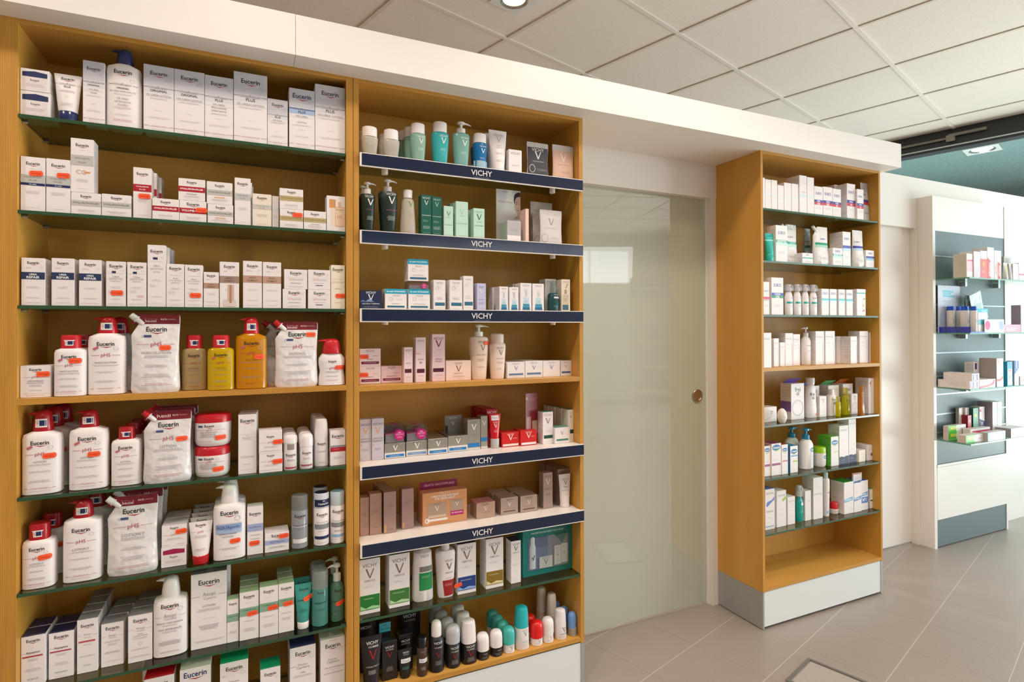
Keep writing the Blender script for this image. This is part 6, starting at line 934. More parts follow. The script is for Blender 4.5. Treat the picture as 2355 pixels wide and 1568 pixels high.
prod(dict(k='box', x=0.338, y=0.0832, z=0.6561, w=0.0292, d=0.035, h=0.1235, c='b8958a', cr=0.35, cm=0.45, L='rose-gold metallic carton', o=(0, 0, 0, 1), D=[('V',.45,.14,.36,'a08478'),('m',.45,.4,.6,6,'8a6a5e'),('m',.45,.75,.6,3,'8a6a5e')]))
prod(dict(k='box', x=0.3732, y=0.079, z=0.6561, w=0.0386, d=0.035, h=0.1332, c='b8958a', cr=0.35, cm=0.45, L='rose-gold metallic carton', o=(1, 0, 0, 1), D=[('V',.45,.2,.36,'a08478'),('m',.45,.4,.6,6,'8a6a5e'),('m',.45,.8,.6,3,'8a6a5e')]))
prod(dict(k='box', x=0.4177, y=0.0744, z=0.6561, w=0.0403, d=0.04, h=0.135, c='b0928a', cr=0.35, cm=0.45, bx=-0.004, bd=0.05, L='rose-gold metallic carton', o=(2, 0, 2, 1), D=[('m',.45,.3,.6,6,'8a6a5e'),('r',.04,.78,.2,.97,'d0a070'),('m',.55,.9,.6,2,'7a5a4e')]))
prod(dict(k='box', x=0.4812, y=0.09, z=0.6561, w=0.0403, d=0.04, h=0.1335, c='b0928a', cr=0.35, cm=0.45, L='rose-gold metallic carton', o=(3, 0, 0, 1), D=[('m',.45,.3,.6,6,'8a6a5e'),('r',.04,.84,.2,.97,'d0a070'),('m',.55,.93,.6,1,'7a5a4e')]))
prod(dict(k='box', x=0.6106, y=0.1065, z=0.6561, w=0.1589, d=0.08, h=0.111, c='d89868', hdr=1, L='large orange gift carton with two windows', o=(4, 0, 0, 1), D=[('t','IHRE PFLEGE-ROUTINE',.5,.13,.6,'f4ece4',.02),('t','FÜR REIFE HAUT',.5,.21,.46,'f4ece4',.02),('r',.1,.33,.54,.78,'b89c88'),('t','VICHY',.32,.36,.16,'7a6458'),('V',.32,.5,.09,'f0e8e0'),('r',.12,.7,.52,.78,'d8c0ac'),('r',.62,.3,.92,.78,'b89c88'),('t','VICHY',.77,.34,.14,'7a6458'),('V',.77,.43,.08,'f0e8e0'),('r',.62,.64,.92,.78,'b82c70'),('t','IHR GESCHENK',.77,.7,.26,'f4dce8',.02),('c',.1,.85,.055,'efe8e4'),('c',.1,.85,.03,'d88a60'),('r',.1,.81,.55,.88,'efe8e4'),('m',.5,.94,.8,1,'c08058')]))
prod(dict(k='box', x=0.759, y=0.0902, z=0.6561, w=0.071, d=0.06, h=0.0552, c='c0a090', cr=0.35, cm=0.4, top='c07c84', L='small rose-gold carton with pink lid', o=(5, 0, 0, 1), D=VI('e8dcd4','6a564e',V0=.38,ty=.12,sz=.2,lg=.4,extra=[('m',.5,.62,.7,2,'8a6a5e'),('m',.5,.84,.4,1,'d07a70')])))
prod(dict(k='box', x=0.8517, y=0.0914, z=0.6561, w=0.069, d=0.06, h=0.0596, c='b4a094', cr=0.35, cm=0.4, bx=-0.006, bd=0.065, L='small taupe metallic carton', o=(6, 0, 1, 1), D=DS[15]))
prod(dict(k='box', x=0.9271, y=0.0862, z=0.6561, w=0.0681, d=0.06, h=0.0593, c='b4a094', cr=0.35, cm=0.4, bx=-0.006, bd=0.065, L='small taupe metallic carton', o=(7, 0, 1, 1), D=DS[15]))
prod(dict(k='box', x=1.0093, y=0.0792, z=0.6561, w=0.0394, d=0.035, h=0.1322, c='b09a90', cr=0.35, cm=0.4, L='slim taupe metallic carton', o=(8, 0, 0, 1), D=VI('e8dcd4','6a564e',V0=.25,ty=.1,sz=.44,lg=.8,tl=[('NEOVADIOL',.45,.8)],extra=[('m',.5,.6,.6,3,'6a5448')])))
prod(dict(k='box', x=1.0842, y=0.095, z=0.6561, w=0.0522, d=0.04, h=0.1362, c='9a8478', cr=0.35, cm=0.4, bx=-0.006, bd=0.045, L='dark taupe carton behind a white tube', o=(10, 0, 2, 1), D=[('t','VICHY',.5,.08,.7,'4a3a32')]))
prod(dict(k='tube', x=1.0768, y=0.056, z=0.6561, w=0.0516, d=0.0262, h=0.1213, cf=0.08, L='white tester tube with flat top', o=(9, 0, 0, 0), D=[('t','VICHY',.5,.16,.52,'7a7674'),('V',.52,.27,.3,'8a8078'),('t','Tester',.5,.4,.42,'6a78b8'),('t','NEOVADIOL',.5,.52,.6,'b0a8a4'),('m',.5,.65,.4,2,'c0b8b4')]))
ROW = 'middle unit, seventh row'
prod(dict(k='box', x=0.3487, y=0.0638, z=0.4176, w=0.0647, d=0.06, h=0.1744, top='2f6a38', L='white carton with bright green lower band', o=(0, 0, 0, 1), D=VI('8a7468','6a6460',dercos=True,V0=.27,ty=.12,sz=.44,lg=.72,band='1f7a30',by=(.66,.93),extra=[('q',((.04,.84),(.3,.9),(.6,.86),(.96,.88),(.96,.92),(.5,.915),(.04,.92)),'a8d8a0'),('m',.45,.72,.7,2,'d8e8d0')])))
prod(dict(k='box', x=0.4449, y=0.0674, z=0.4176, w=0.0677, d=0.06, h=0.1725, top='2f6a38', L='white carton with grass-green lower band', o=(1, 0, 0, 1), D=VI('8a7468','6a6460',dercos=True,V0=.27,ty=.12,sz=.44,lg=.7,band='3f7a38',by=(.66,.93),extra=[('q',((.04,.84),(.3,.9),(.6,.86),(.96,.88),(.96,.92),(.5,.915),(.04,.92)),'b8d8a8'),('m',.45,.72,.7,2,'d8e8d0')])))
prod(dict(k='wide', x=0.5299, y=0.0657, z=0.4176, w=0.0695, d=0.06, h=0.1841, s=0.924, cw=0.35, cc='W', L='white shampoo bottle with green label', o=(2, 0, 0, 1), D=[('t','VICH',.5,.12,.4,'8a8680'),('r',.25,.32,.88,.42,'7c7a70'),('r',.23,.44,.9,.78,'1f8a4c'),('m',.56,.5,.5,4,'a0d0a8'),('m',.3,.83,.2,1,'8a8680')]))
prod(dict(k='taper', x=0.606, y=0.0537, z=0.4176, w=0.0677, d=0.05, h=0.1795, s=0.873, cw=0.42, cc='W', L='white shampoo bottle with dark red label', o=(3, 0, 0, 1), D=[('t','VICHY',.6,.2,.46,'8a8680'),('V',.6,.32,.3,'6a6460'),('t','DERCOS',.6,.46,.38,'5a5450'),('m',.58,.57,.5,2,'d08078'),('q',((.26,.62),(.9,.62),(.84,.96),(.36,.96)),'9c1c20'),('m',.58,.7,.4,4,'d8a0a0')]))
prod(dict(k='box', x=0.6774, y=0.0637, z=0.4176, w=0.0671, d=0.06, h=0.1708, top='1c2450', L='white carton with royal blue lower band', o=(4, 0, 0, 1), D=VI('8a7468','6a6460',dercos=True,V0=.23,ty=.1,sz=.42,lg=.68,band='1c3c84',by=(.66,.93),extra=[('q',((.04,.84),(.3,.9),(.6,.86),(.96,.88),(.96,.92),(.5,.915),(.04,.92)),'90b0e0'),('m',.45,.72,.7,2,'d8e8d0')]), st=((.02,.8,.2),)))
prod(dict(k='box', x=0.7804, y=0.062, z=0.4176, w=0.0661, d=0.06, h=0.1734, top='7a6030', L='white carton with ochre lower band', o=(5, 0, 0, 1), D=VI('8a7468','6a6460',dercos=True,V0=.24,ty=.12,sz=.44,lg=.7,band='8a6c20',by=(.66,.93),extra=[('q',((.04,.84),(.3,.9),(.6,.86),(.96,.88),(.96,.92),(.5,.915),(.04,.92)),'e0d0a0'),('m',.45,.72,.7,2,'d8e8d0')])))
prod(dict(k='box', x=0.8635, y=0.0561, z=0.4176, w=0.0383, d=0.045, h=0.1504, top='1c2c50', L='narrow white carton with navy top', o=(6, 0, 0, 1), D=VI('6a6460','8a8680',V0=.18,ty=.08,sz=.4,lg=.78,tl=[('DERCOS',.28,.6)],extra=[('m',.5,.55,.7,3,'c0c4c8'),('m',.5,.7,.5,1,'60a8b8')])))
prod(dict(k='box', x=1.007, y=0.0906, z=0.4176, w=0.2067, d=0.06, h=0.1687, c='0f7a74', win=1, L='large teal gift carton with a clear window', o=(7, 0, 0, 1), D=[('t','IHR DETOX-PFLEGESET VON VICHY',.5,.085,.66,'c8ecd8',.02),('r',.1,.18,.92,.88,'5a6a8c'),('r',.1,.4,.5,.88,'6c7ea4'),('r',.5,.18,.92,.88,'8a8e98')]))
ROW = 'middle unit, eighth row'
prod(dict(k='tube', x=0.3513, y=0.0307, z=0.1841, w=0.0679, d=0.0343, h=0.1637, c='1c1a1e', cr=0.35, cc='141216', cf=0.12, L='large black tube printed in white and red', o=(0, 0, 0, 1), D=[('t','VICHY',.55,.14,.56,'e8e4e0',.01),('t','HOMME',.6,.22,.46,'c8c4c0',.01),('V',.56,.38,.38,'a01828'),('t','HYDRA MAG C',.55,.62,.6,'c8c4c0'),('m',.5,.7,.4,6,'c8c4c0')]))
prod(dict(k='box', x=0.3609, y=0.145, z=0.1841, w=0.0558, d=0.05, h=0.1639, c='18161a', cr=0.25, L='black carton with white lettering, rear left corner', o=(1, 0, 0, 1), D=[('t','VICHY',.35,.1,.7,'d0ccc8',.01)]))
prod(dict(k='box', x=0.4084, y=0.1152, z=0.1841, w=0.0377, d=0.05, h=0.1683, c='18161a', cr=0.25, L='black carton with turquoise top label', o=(2, 0, 0, 1), D=[('r',0,.02,1,.2,'3c9cb0'),('t','MIT',.5,.07,.4,'143038'),('t','HYALURON',.5,.14,.9,'143038')]))
prod(dict(k='box', x=0.4139, y=0.0667, z=0.1841, w=0.0492, d=0.045, h=0.1236, c='1a181c', cr=0.3, L='black carton with red V mark', o=(3, 0, 0, 1), D=[('t','VICHY',.5,.14,.6,'e8e4e0',.01),('t','HOMME',.5,.21,.5,'b8b4b0',.01),('V',.5,.34,.34,'9c1420'),('m',.5,.66,.5,7,'a8a4a0')]))
prod(dict(k='box', x=0.4745, y=0.0975, z=0.1841, w=0.0476, d=0.045, h=0.1163, c='18161a', cr=0.25, L='black carton behind a small tester tube', o=(5, 0, 0, 1), D=[('t','VICHY',.5,.16,.66,'e8e4e0',.01),('t','HOMME',.5,.24,.6,'a8a4a0',.01)]))
prod(dict(k='box', x=0.5113, y=0.18, z=0.1841, w=0.0672, d=0.06, h=0.1594, c='18161a', cr=0.25, L='tall black carton at the back', o=(6, 0, 0, 1), D=[('t','VICHY',.45,.12,.7,'b8b4b0',.01),('t','HOMME',.45,.22,.56,'88847e',.01)]))
prod(dict(k='tube', x=0.4639, y=0.0436, z=0.1841, w=0.0493, d=0.0256, h=0.0897, c='1c1a1e', cr=0.35, cc='141216', cf=0.12, L='small black tester tube with white sticker', o=(4, 0, 0, 1), D=[('t','VICHY',.55,.14,.42,'e8e4e0',.01),('t','HOMME',.55,.22,.36,'a8a4a0'),('r',.2,.36,.86,.52,'e8e8ec'),('t','Tester',.53,.44,.5,'5a68a0'),('m',.5,.68,.5,4,'5a9aa8')]))
prod(dict(k='cyl', x=0.5179, y=0.0309, z=0.1841, w=0.034, d=0.0348, h=0.1241, s=0.739, c='5a4a44', ck='liquid', op=0.7, cw=0.95, cc='141216', L='slim clear tester bottle with black cap', o=(7, 0, 0, 0), D=[('t','VICHY',.5,.12,.5,'b8a098'),('V',.5,.28,.3,'8a1420'),('r',.12,.36,.92,.5,'e8e8ec'),('t','Tester',.5,.43,.6,'5a68a0'),('m',.5,.66,.5,5,'c0b4ac')]))
prod(dict(k='spray', x=0.5697, y=0.0393, z=0.1841, w=0.0509, d=0.0517, h=0.1619, s=0.701, c='1a181c', cw=0.68, cc='W', L='black shaving-foam can with white cap', o=(8, 0, 0, 1), D=[('t','VICHY',.5,.14,.6,'e8e4e0',.01),('t','HOMME',.5,.27,.5,'b8b4b0',.01),('V',.5,.48,.34,'9c1420'),('m',.5,.66,.5,7,'a8a4a0')]))
prod(dict(k='spray', x=0.6275, y=0.0387, z=0.1841, w=0.0496, d=0.0504, h=0.1357, s=0.587, c='1a181c', cw=1.0, cc='b8b8bc', bx=-0.004, bd=0.052, L='black shaving-gel can with translucent grey cap', o=(9, 0, 3, 1), D=[('t','VICHY',.5,.16,.6,'e8e4e0',.01),('t','HOMME',.5,.3,.5,'b8b4b0',.01),('V',.5,.5,.34,'9c1420'),('m',.5,.66,.5,7,'a8a4a0')]))
prod(dict(k='stick', x=0.6846, y=0.0412, z=0.1841, w=0.0546, d=0.0554, h=0.139, s=0.482, c='1a181c', cw=0.95, cc='W', bx=0.0, bd=0.0562, L='black deodorant spray with large white cap', o=(10, 0, 2, 1), D=[('t','VICHY',.5,.12,.6,'e8e4e0',.01),('t','HOMME',.5,.26,.5,'b8b4b0',.01),('V',.5,.46,.34,'9c1420'),('m',.5,.66,.5,7,'a8a4a0')]))
prod(dict(k='roll', x=0.7357, y=0.0361, z=0.1841, w=0.0444, d=0.0452, h=0.0852, s=0.341, c='1c1a1e', cw=0.98, cc='W', L='black roll-on with white cap', o=(11, 0, 0, 1), D=[('t','VICHY',.55,.3,.36,'d0ccc8'),('m',.5,.6,.5,4,'908c88')]))
prod(dict(k='roll', x=0.7866, y=0.0364, z=0.1841, w=0.045, d=0.0458, h=0.0845, s=0.358, c='1c1a1e', cw=0.98, cc='W', L='black roll-on with white cap', o=(12, 0, 0, 1), D=[('t','VICHY',.6,.3,.36,'d0ccc8'),('m',.5,.6,.5,4,'908c88')]))
prod(dict(k='roll', x=0.8344, y=0.0357, z=0.1841, w=0.0436, d=0.0444, h=0.0852, s=0.34, cw=1.0, cc='48b8b0', bx=-0.002, bd=0.045, L='white roll-on with turquoise cap', o=(13, 0, 3, 1), D=[('t','VICHY',.55,.2,.4,'a0a8a8'),('V',.6,.36,.3,'8aa0a0'),('m',.5,.65,.6,3,'a8b8b8')]))
prod(dict(k='stick', x=0.8871, y=0.0395, z=0.1841, w=0.0512, d=0.052, h=0.1444, s=0.518, cw=0.95, cc='28b4bc', L='tall white deodorant spray with turquoise cap', o=(14, 0, 0, 1), D=[('t','VICHY',.6,.1,.5,'a0a8a8'),('V',.6,.26,.26,'8a9490'),('m',.55,.6,.6,3,'a8b8b8'),('m',.55,.78,.4,2,'a8b8b8')]))
prod(dict(k='roll', x=0.946, y=0.0379, z=0.1841, w=0.0468, d=0.0488, h=0.0819, s=0.306, cw=1.0, cc='e01c1c', bx=-0.004, bd=0.05, L='white roll-on with red cap', o=(15, 0, 1, 1), D=[('V',.55,.3,.3,'c8a8a8'),('m',.5,.6,.6,3,'c8b8b8')]))
prod(dict(k='roll', x=0.9919, y=0.0362, z=0.1841, w=0.0434, d=0.0454, h=0.0844, s=0.356, cw=1.0, cc='W', L='all-white roll-on', o=(16, 0, 0, 1), D=[('V',.6,.35,.28,'c0b8b4'),('m',.5,.65,.6,3,'c8c0bc')]))
prod(dict(k='stick', x=1.0442, y=0.0352, z=0.1841, w=0.0427, d=0.0435, h=0.1041, s=0.462, cw=0.97, cc='W', L='white deodorant stick with dark V mark', o=(17, 0, 0, 1), D=[('t','VICHY',.6,.12,.5,'a0a0a4'),('V',.65,.28,.34,'7a7c84'),('r',.3,.55,.9,.6,'8a98c0'),('m',.5,.75,.5,2,'c8c8d0')]))
prod(dict(k='stick', x=1.0472, y=0.1067, z=0.1841, w=0.0377, d=0.0433, h=0.1316, s=0.417, c='f0e4de', cw=0.97, cc='f0e4de', bx=-0.012, bd=0.06, L='taller white deodorant stick behind a shorter one', o=(18, 0, 1, 1), D=[('t','VIC',.5,.3,.4,'5a5854')]))
prod(dict(k='roll', x=1.0946, y=0.0354, z=0.1841, w=0.0314, d=0.0438, h=0.0825, s=0.328, c='cfc4b4', ck='liquid', op=0.6, cw=1.0, cc='6f9cdc', bx=-0.006, bd=0.05, L='clear roll-on with light blue cap', o=(19, 0, 2, 1), D=[('t','VICHY',.6,.3,.4,'8a9098'),('r',.3,.62,.9,.68,'5a78b0')]))
ROW = 'right column, first row'
prod(dict(k='box', x=2.0767, y=0.039, z=1.8561, w=0.0161, d=0.05, h=0.1378, L='sliver of a white carton at the left panel', o=(0, 0, 0, 1), D=DS[16]))
prod(dict(k='box', x=2.1046, y=0.039, z=1.8561, w=0.0355, d=0.05, h=0.1327, L='narrow plain white carton', o=(1, 0, 0, 1), D=DS[16]))
prod(dict(k='box', x=2.1431, y=0.039, z=1.8561, w=0.0355, d=0.05, h=0.1336, L='narrow plain white carton', o=(2, 0, 0, 1), D=DS[16]))
prod(dict(k='box', x=2.1835, y=0.039, z=1.8561, w=0.0369, d=0.05, h=0.1144, L='shorter white carton with pale blue strip', o=(3, 0, 0, 1), D=DS[16]))
prod(dict(k='box', x=2.2279, y=0.044, z=1.8561, w=0.0454, d=0.06, h=0.1304, L='white carton with pale blue strip', o=(4, 0, 0, 1), D=DS[16]))
prod(dict(k='box', x=2.2751, y=0.044, z=1.8561, w=0.0428, d=0.06, h=0.1308, L='white carton with pale blue strip', o=(5, 0, 0, 1), D=DS[16]))
prod(dict(k='box', x=2.329, y=0.049, z=1.8561, w=0.0493, d=0.07, h=0.1751, L='tallest white carton with pale pink dash', o=(6, 0, 0, 1), D=[('m',.7,.2,.4,2,'c0c4d0'),('r',.3,.43,.95,.46,'e8c8d8'),('r',0,.5,1,.56,'d4e4ee'),('m',.5,.72,.6,3,'d8dade')]))
prod(dict(k='box', x=2.3796, y=0.044, z=1.8561, w=0.0467, d=0.06, h=0.1718, L='tall white carton with pale blue strip', o=(7, 0, 0, 1), D=DS[16]))
prod(dict(k='box', x=2.4341, y=0.039, z=1.8561, w=0.0585, d=0.05, h=0.1348, L='white carton with purple and pink bands', o=(8, 0, 0, 1), D=DS[17]))
prod(dict(k='box', x=2.4987, y=0.039, z=1.8561, w=0.0653, d=0.05, h=0.1384, L='white carton with purple and pink bands', o=(9, 0, 0, 1), D=DS[17]))
prod(dict(k='box', x=2.563, y=0.039, z=1.8561, w=0.0588, d=0.05, h=0.136, L='shorter white carton with blue and red bands', o=(10, 0, 0, 1), D=DS[18]))
prod(dict(k='box', x=2.6352, y=0.095, z=1.8561, w=0.0369, d=0.06, h=0.1751, L='white carton half hidden behind a shorter one', o=(11, 0, 0, 1), D=[('t','CA',.3,.2,.3,'7a7aa8'),('r',0,.4,1,.47,'3c3c98'),('r',0,.47,1,.54,'d02c44'),('m',.5,.7,.6,4,'c8c8d0')]))
prod(dict(k='box', x=2.6665, y=0.039, z=1.8561, w=0.0617, d=0.05, h=0.1715, L='tall white carton with blue and red bands', o=(12, 0, 0, 1), D=DS[18]))
prod(dict(k='box', x=2.7221, y=0.02, z=1.8561, w=0.048, d=0.03, h=0.1482, L='short white carton with blue and red bands', o=(13, 0, 0, 1), D=DS[18]))
prod(dict(k='pouch', x=2.8237, y=0.053, z=1.8561, w=0.0591, d=0.03, h=0.2006, c='c4c2c2', cr=0.2, ck='foil', sp=0, L='silver refill pouch with blue and red bands', o=(14, 0, 0, 0), D=[('t','EUBOS',.3,.3,.5,'2c2c60',.01),('r',.08,.43,.92,.49,'3c3c98'),('r',.08,.49,.92,.56,'b82c40'),('m',.5,.75,.6,5,'6a6a78')]))
ROW = 'right column, second row'
prod(dict(k='tube', x=2.1234, y=0.0277, z=1.6241, w=0.0522, d=0.0274, h=0.1255, c='2cb8ac', cr=0.3, cc='2cb8ac', cf=0.25, L='turquoise cream tube', o=(0, 0, 0, 0), D=[('t','EUBOS',.5,.12,.5,'3a7a90'),('r',0,.3,1,.36,'a0e0d8')]))
prod(dict(k='box', x=2.1869, y=0.039, z=1.6241, w=0.0733, d=0.05, h=0.1647, L='white carton with turquoise bands', o=(1, 0, 0, 1), D=BAND('SENSITIVE','1aa79c','c4ece4',y=.4,h=.07,lg=.6)))
prod(dict(k='pouch', x=2.307, y=0.0755, z=1.6241, w=0.0986, d=0.045, h=0.1879, c='eceaea', cr=0.2, ck='foil', cc='W', L='white refill pouch with turquoise bands and spout', o=(2, 0, 0, 1), D=[('t','EUBOS',.5,.32,.34,'a088b0',.01),('r',.0,.44,.97,.5,'1aa79c'),('t','SENSITIVE',.6,.47,.4,'WW'),('r',.0,.5,.97,.57,'c4ece4'),('m',.55,.8,.6,5,'c8c4c4')]))
prod(dict(k='pouch', x=2.4677, y=0.1025, z=1.6241, w=0.0406, d=0.045, h=0.1842, c='a8acb2', cr=0.2, ck='foil', sp=0, L='dark silver pouch standing behind a small carton', o=(4, 0, 0, 1), D=[('t','EUBOS',.4,.35,.4,'2c3c60',.01),('r',0,.45,1,.52,'1c5a54'),('r',0,.52,1,.6,'7a9a94')]))
prod(dict(k='box', x=2.3566, y=0.034, z=1.6241, w=0.0711, d=0.04, h=0.0486, L='small low white carton with turquoise strip', o=(3, 0, 0, 1), D=BAND('','1aa79c',y=.42,h=.1,lg=.26,ly=.18)))
prod(dict(k='pouch', x=2.4794, y=0.0425, z=1.6241, w=0.1026, d=0.045, h=0.184, c='eceaea', cr=0.2, ck='foil', cc='W', L='white refill pouch with green bands and spout', o=(5, 0, 0, 1), D=[('t','EUBOS',.55,.32,.32,'5a5aa8',.01),('r',.08,.42,.97,.48,'1a9a7c'),('r',.08,.48,.97,.54,'a8dcc8'),('m',.55,.8,.6,5,'c8c4c4')]))
prod(dict(k='box', x=2.5661, y=0.044, z=1.6241, w=0.0687, d=0.06, h=0.084, L='small white carton with turquoise strip', o=(6, 0, 0, 1), D=BAND('SENSITIVE','1aa79c','c4ece4',y=.34,h=.12,lg=.5,ly=.18)))
prod(dict(k='box', x=2.6318, y=0.049, z=1.6241, w=0.0574, d=0.07, h=0.1666, L='white carton with blue bands', o=(7, 0, 0, 1), D=BAND('','3c3ca8','b8dcf0',y=.4,h=.08,lg=.6,ly=.2)))
prod(dict(k='pouch', x=2.737, y=0.0325, z=1.6241, w=0.0756, d=0.045, h=0.1832, c='eceaea', cr=0.2, ck='foil', sp=0, L='white refill pouch with blue bands', o=(8, 0, 0, 1), D=[('t','EUBOS',.3,.32,.4,'5a5aa8',.01),('r',.0,.43,.85,.49,'3c3ca8'),('r',.0,.49,.85,.55,'b8dcf0'),('m',.5,.8,.6,5,'c8c4c4')]))
prod(dict(k='box', x=2.8068, y=0.039, z=1.6241, w=0.0625, d=0.05, h=0.0861, L='small white carton with blue bands at the right', o=(9, 0, 0, 1), D=BAND('','2c2c98','8cc0e4',y=.34,h=.12,lg=.5,ly=.18)))
ROW = 'right column, third row'
prod(dict(k='box', x=2.0859, y=0.037, z=1.3841, w=0.0379, d=0.05, h=0.1464, L='white carton with a pink-red strip', o=(0, 0, 0, 1), D=[('t','EUBOS',.5,.28,.8,'7a7ab8'),('r',0,.455,1,.53,'d84a68'),('r',0,.53,1,.58,'c8c4c4'),('m',.5,.7,.6,5,'d4d0d4')]))
prod(dict(k='box', x=2.156, y=0.047, z=1.3841, w=0.0743, d=0.07, h=0.1674, L='tall white carton with blue and green bands', o=(1, 0, 0, 1), D=BAND('OMEGA','3c4cb8','2c9460',y=.41,h=.07,t2='12%',lg=.62,ly=.2)))
prod(dict(k='foam', x=2.2429, y=0.0261, z=1.3841, w=0.0448, d=0.0283, h=0.1409, s=0.772, cw=1, cc='e4e6ea', cck='liquid', L='white foam-dispenser bottle with clear cap', o=(2, 0, 0, 1), D=DS[19]))
prod(dict(k='foam', x=2.2981, y=0.0254, z=1.3841, w=0.0426, d=0.0269, h=0.1426, s=0.773, cw=1, cc='e4e6ea', cck='liquid', L='white foam-dispenser bottle with clear cap', o=(3, 0, 0, 1), D=DS[19]))
prod(dict(k='foam', x=2.3505, y=0.0246, z=1.3841, w=0.0399, d=0.0252, h=0.1434, s=0.777, cw=1, cc='e4e6ea', cck='liquid', L='white foam-dispenser bottle with clear cap', o=(4, 0, 0, 1), D=DS[19]))
prod(dict(k='foam', x=2.4058, y=0.0255, z=1.3841, w=0.0429, d=0.0271, h=0.1441, s=0.772, cw=1, cc='e4e6ea', cck='liquid', L='white foam-dispenser bottle with clear cap', o=(5, 0, 0, 1), D=[('t','EUBOS',.5,.28,.6,'5a5aa0'),('r',.0,.44,1,.52,'1aa79c'),('m',.6,.6,.5,3,'8a8a90')]))
prod(dict(k='box', x=2.4729, y=0.042, z=1.3841, w=0.0495, d=0.06, h=0.1257, L='slim white carton with light turquoise bands', o=(6, 0, 0, 1), D=DS[20]))
prod(dict(k='box', x=2.5295, y=0.042, z=1.3841, w=0.0468, d=0.06, h=0.1259, L='slim white carton with light turquoise bands', o=(7, 0, 0, 1), D=DS[20]))
prod(dict(k='box', x=2.5905, y=0.042, z=1.3841, w=0.0446, d=0.06, h=0.1262, L='slim white carton with light turquoise bands', o=(8, 0, 0, 1), D=DS[20]))
prod(dict(k='box', x=2.6478, y=0.042, z=1.3841, w=0.0465, d=0.06, h=0.126, L='slim white carton with light turquoise bands', o=(9, 0, 0, 1), D=DS[20]))
prod(dict(k='box', x=2.7343, y=0.037, z=1.3841, w=0.0657, d=0.05, h=0.1308, L='white carton showing half of a face', o=(10, 0, 0, 1), D=[('r',0,.0,1,.12,'eef2f4'),('t','EUBOS',.5,.06,.3,'9a9ac8'),('r',0,.13,1,.17,'1aa79c'),('q',((.62,.24),(.98,.22),(.98,.82),(.8,.84),(.64,.7),(.6,.5)),'f4e4e0'),('q',((.7,.36),(.92,.33),(.92,.36),(.7,.39)),'8a5a50'),('c',.82,.4,.05,'5a6a80',.6),('q',((.62,.56),(.8,.6),(.8,.66),(.66,.64)),'e09a90'),('q',((.6,.84),(.86,.74),(.86,.82),(.64,.86)),'d8584c')]))
ROW = 'right column, fourth row'
prod(dict(k='box', x=2.0831, y=0.029, z=1.1491, w=0.0471, d=0.05, h=0.1545, L='tall plain white carton at the left panel', o=(0, 0, 0, 1), D=[('t','SIOGEL',.4,.17,.8,'a8a8b0'),('m',.4,.55,.6,1,'b8b8c8')]))
prod(dict(k='box', x=2.1695, y=0.0563, z=1.1491, w=0.0322, d=0.05, h=0.1288, L='narrow white carton', o=(1, 0, 0, 1), D=[('t','PHYSIOGEL',.45,.17,.78,'a8a8b0'),('r',.05,.235,.8,.24,'c8c8d0'),('m',.3,.34,.4,3,'b8b8c8'),('m',.35,.45,.6,2,'c4c4cc'),('q',((.8,.3),(.86,.45),(.84,.7),(.9,.98),(.94,.98),(.88,.7),(.9,.45),(.84,.3)),'e0e0ea')]))
prod(dict(k='box', x=2.2147, y=0.0608, z=1.1491, w=0.0322, d=0.05, h=0.1096, L='shortest white carton on this shelf', o=(2, 0, 0, 1), D=[('t','PHYSIOGEL',.45,.17,.78,'a8a8b0'),('r',.05,.235,.8,.24,'c8c8d0'),('m',.3,.34,.4,3,'b8b8c8'),('m',.35,.45,.6,2,'c4c4cc'),('q',((.8,.3),(.86,.45),(.84,.7),(.9,.98),(.94,.98),(.88,.7),(.9,.45),(.84,.3)),'d8d0e0')]))
prod(dict(k='box', x=2.2661, y=0.0725, z=1.1491, w=0.0503, d=0.06, h=0.1521, L='white carton with a pink curved stripe', o=(3, 0, 0, 1), D=DS[21]))
prod(dict(k='box', x=2.3307, y=0.0845, z=1.1491, w=0.0457, d=0.06, h=0.1469, L='white carton with a pink curved stripe', o=(4, 0, 0, 1), D=DS[21]))
prod(dict(k='roundpump', x=2.4127, y=0.0716, z=1.1491, w=0.0565, d=0.0355, h=0.1813, s=0.747, cw=0.42, cc='W', ps='l', L='round-shouldered white lotion bottle with pump', o=(5, 0, 0, 0), D=[('t','PHYSIOGEL',.6,.32,.6,'6a6468'),('m',.55,.5,.4,3,'8a8488')]))
prod(dict(k='box', x=2.4752, y=0.0733, z=1.1491, w=0.0588, d=0.06, h=0.1602, L='white carton with a grey curved stripe', o=(6, 0, 0, 1), D=DS[22]))
prod(dict(k='box', x=2.5495, y=0.0744, z=1.1491, w=0.068, d=0.06, h=0.1606, L='wide white carton with a grey curved stripe', o=(7, 0, 0, 1), D=DS[22]))
prod(dict(k='box', x=2.6409, y=0.1166, z=1.1491, w=0.0471, d=0.05, h=0.1337, L='low white carton with a pale violet curved stripe', o=(8, 0, 0, 1), D=DS[23]))
prod(dict(k='box', x=2.6689, y=0.1021, z=1.1491, w=0.0464, d=0.05, h=0.1336, L='low white carton with a pale violet curved stripe', o=(9, 0, 0, 1), D=DS[23]))
prod(dict(k='box', x=2.697, y=0.0511, z=1.1491, w=0.0472, d=0.05, h=0.1335, L='low white carton with a pale violet curved stripe', o=(10, 0, 0, 1), D=DS[23]))
prod(dict(k='box', x=2.7888, y=0.0662, z=1.1491, w=0.0647, d=0.06, h=0.1593, L='white carton with a violet curved stripe', o=(11, 0, 0, 1), D=DS[24]))
prod(dict(k='box', x=2.8494, y=0.0646, z=1.1491, w=0.0078, d=0.04, h=0.1531, L='narrow white carton next to the right panel', o=(12, 0, 0, 1), D=DS[24]))
ROW = 'right column, fifth row'
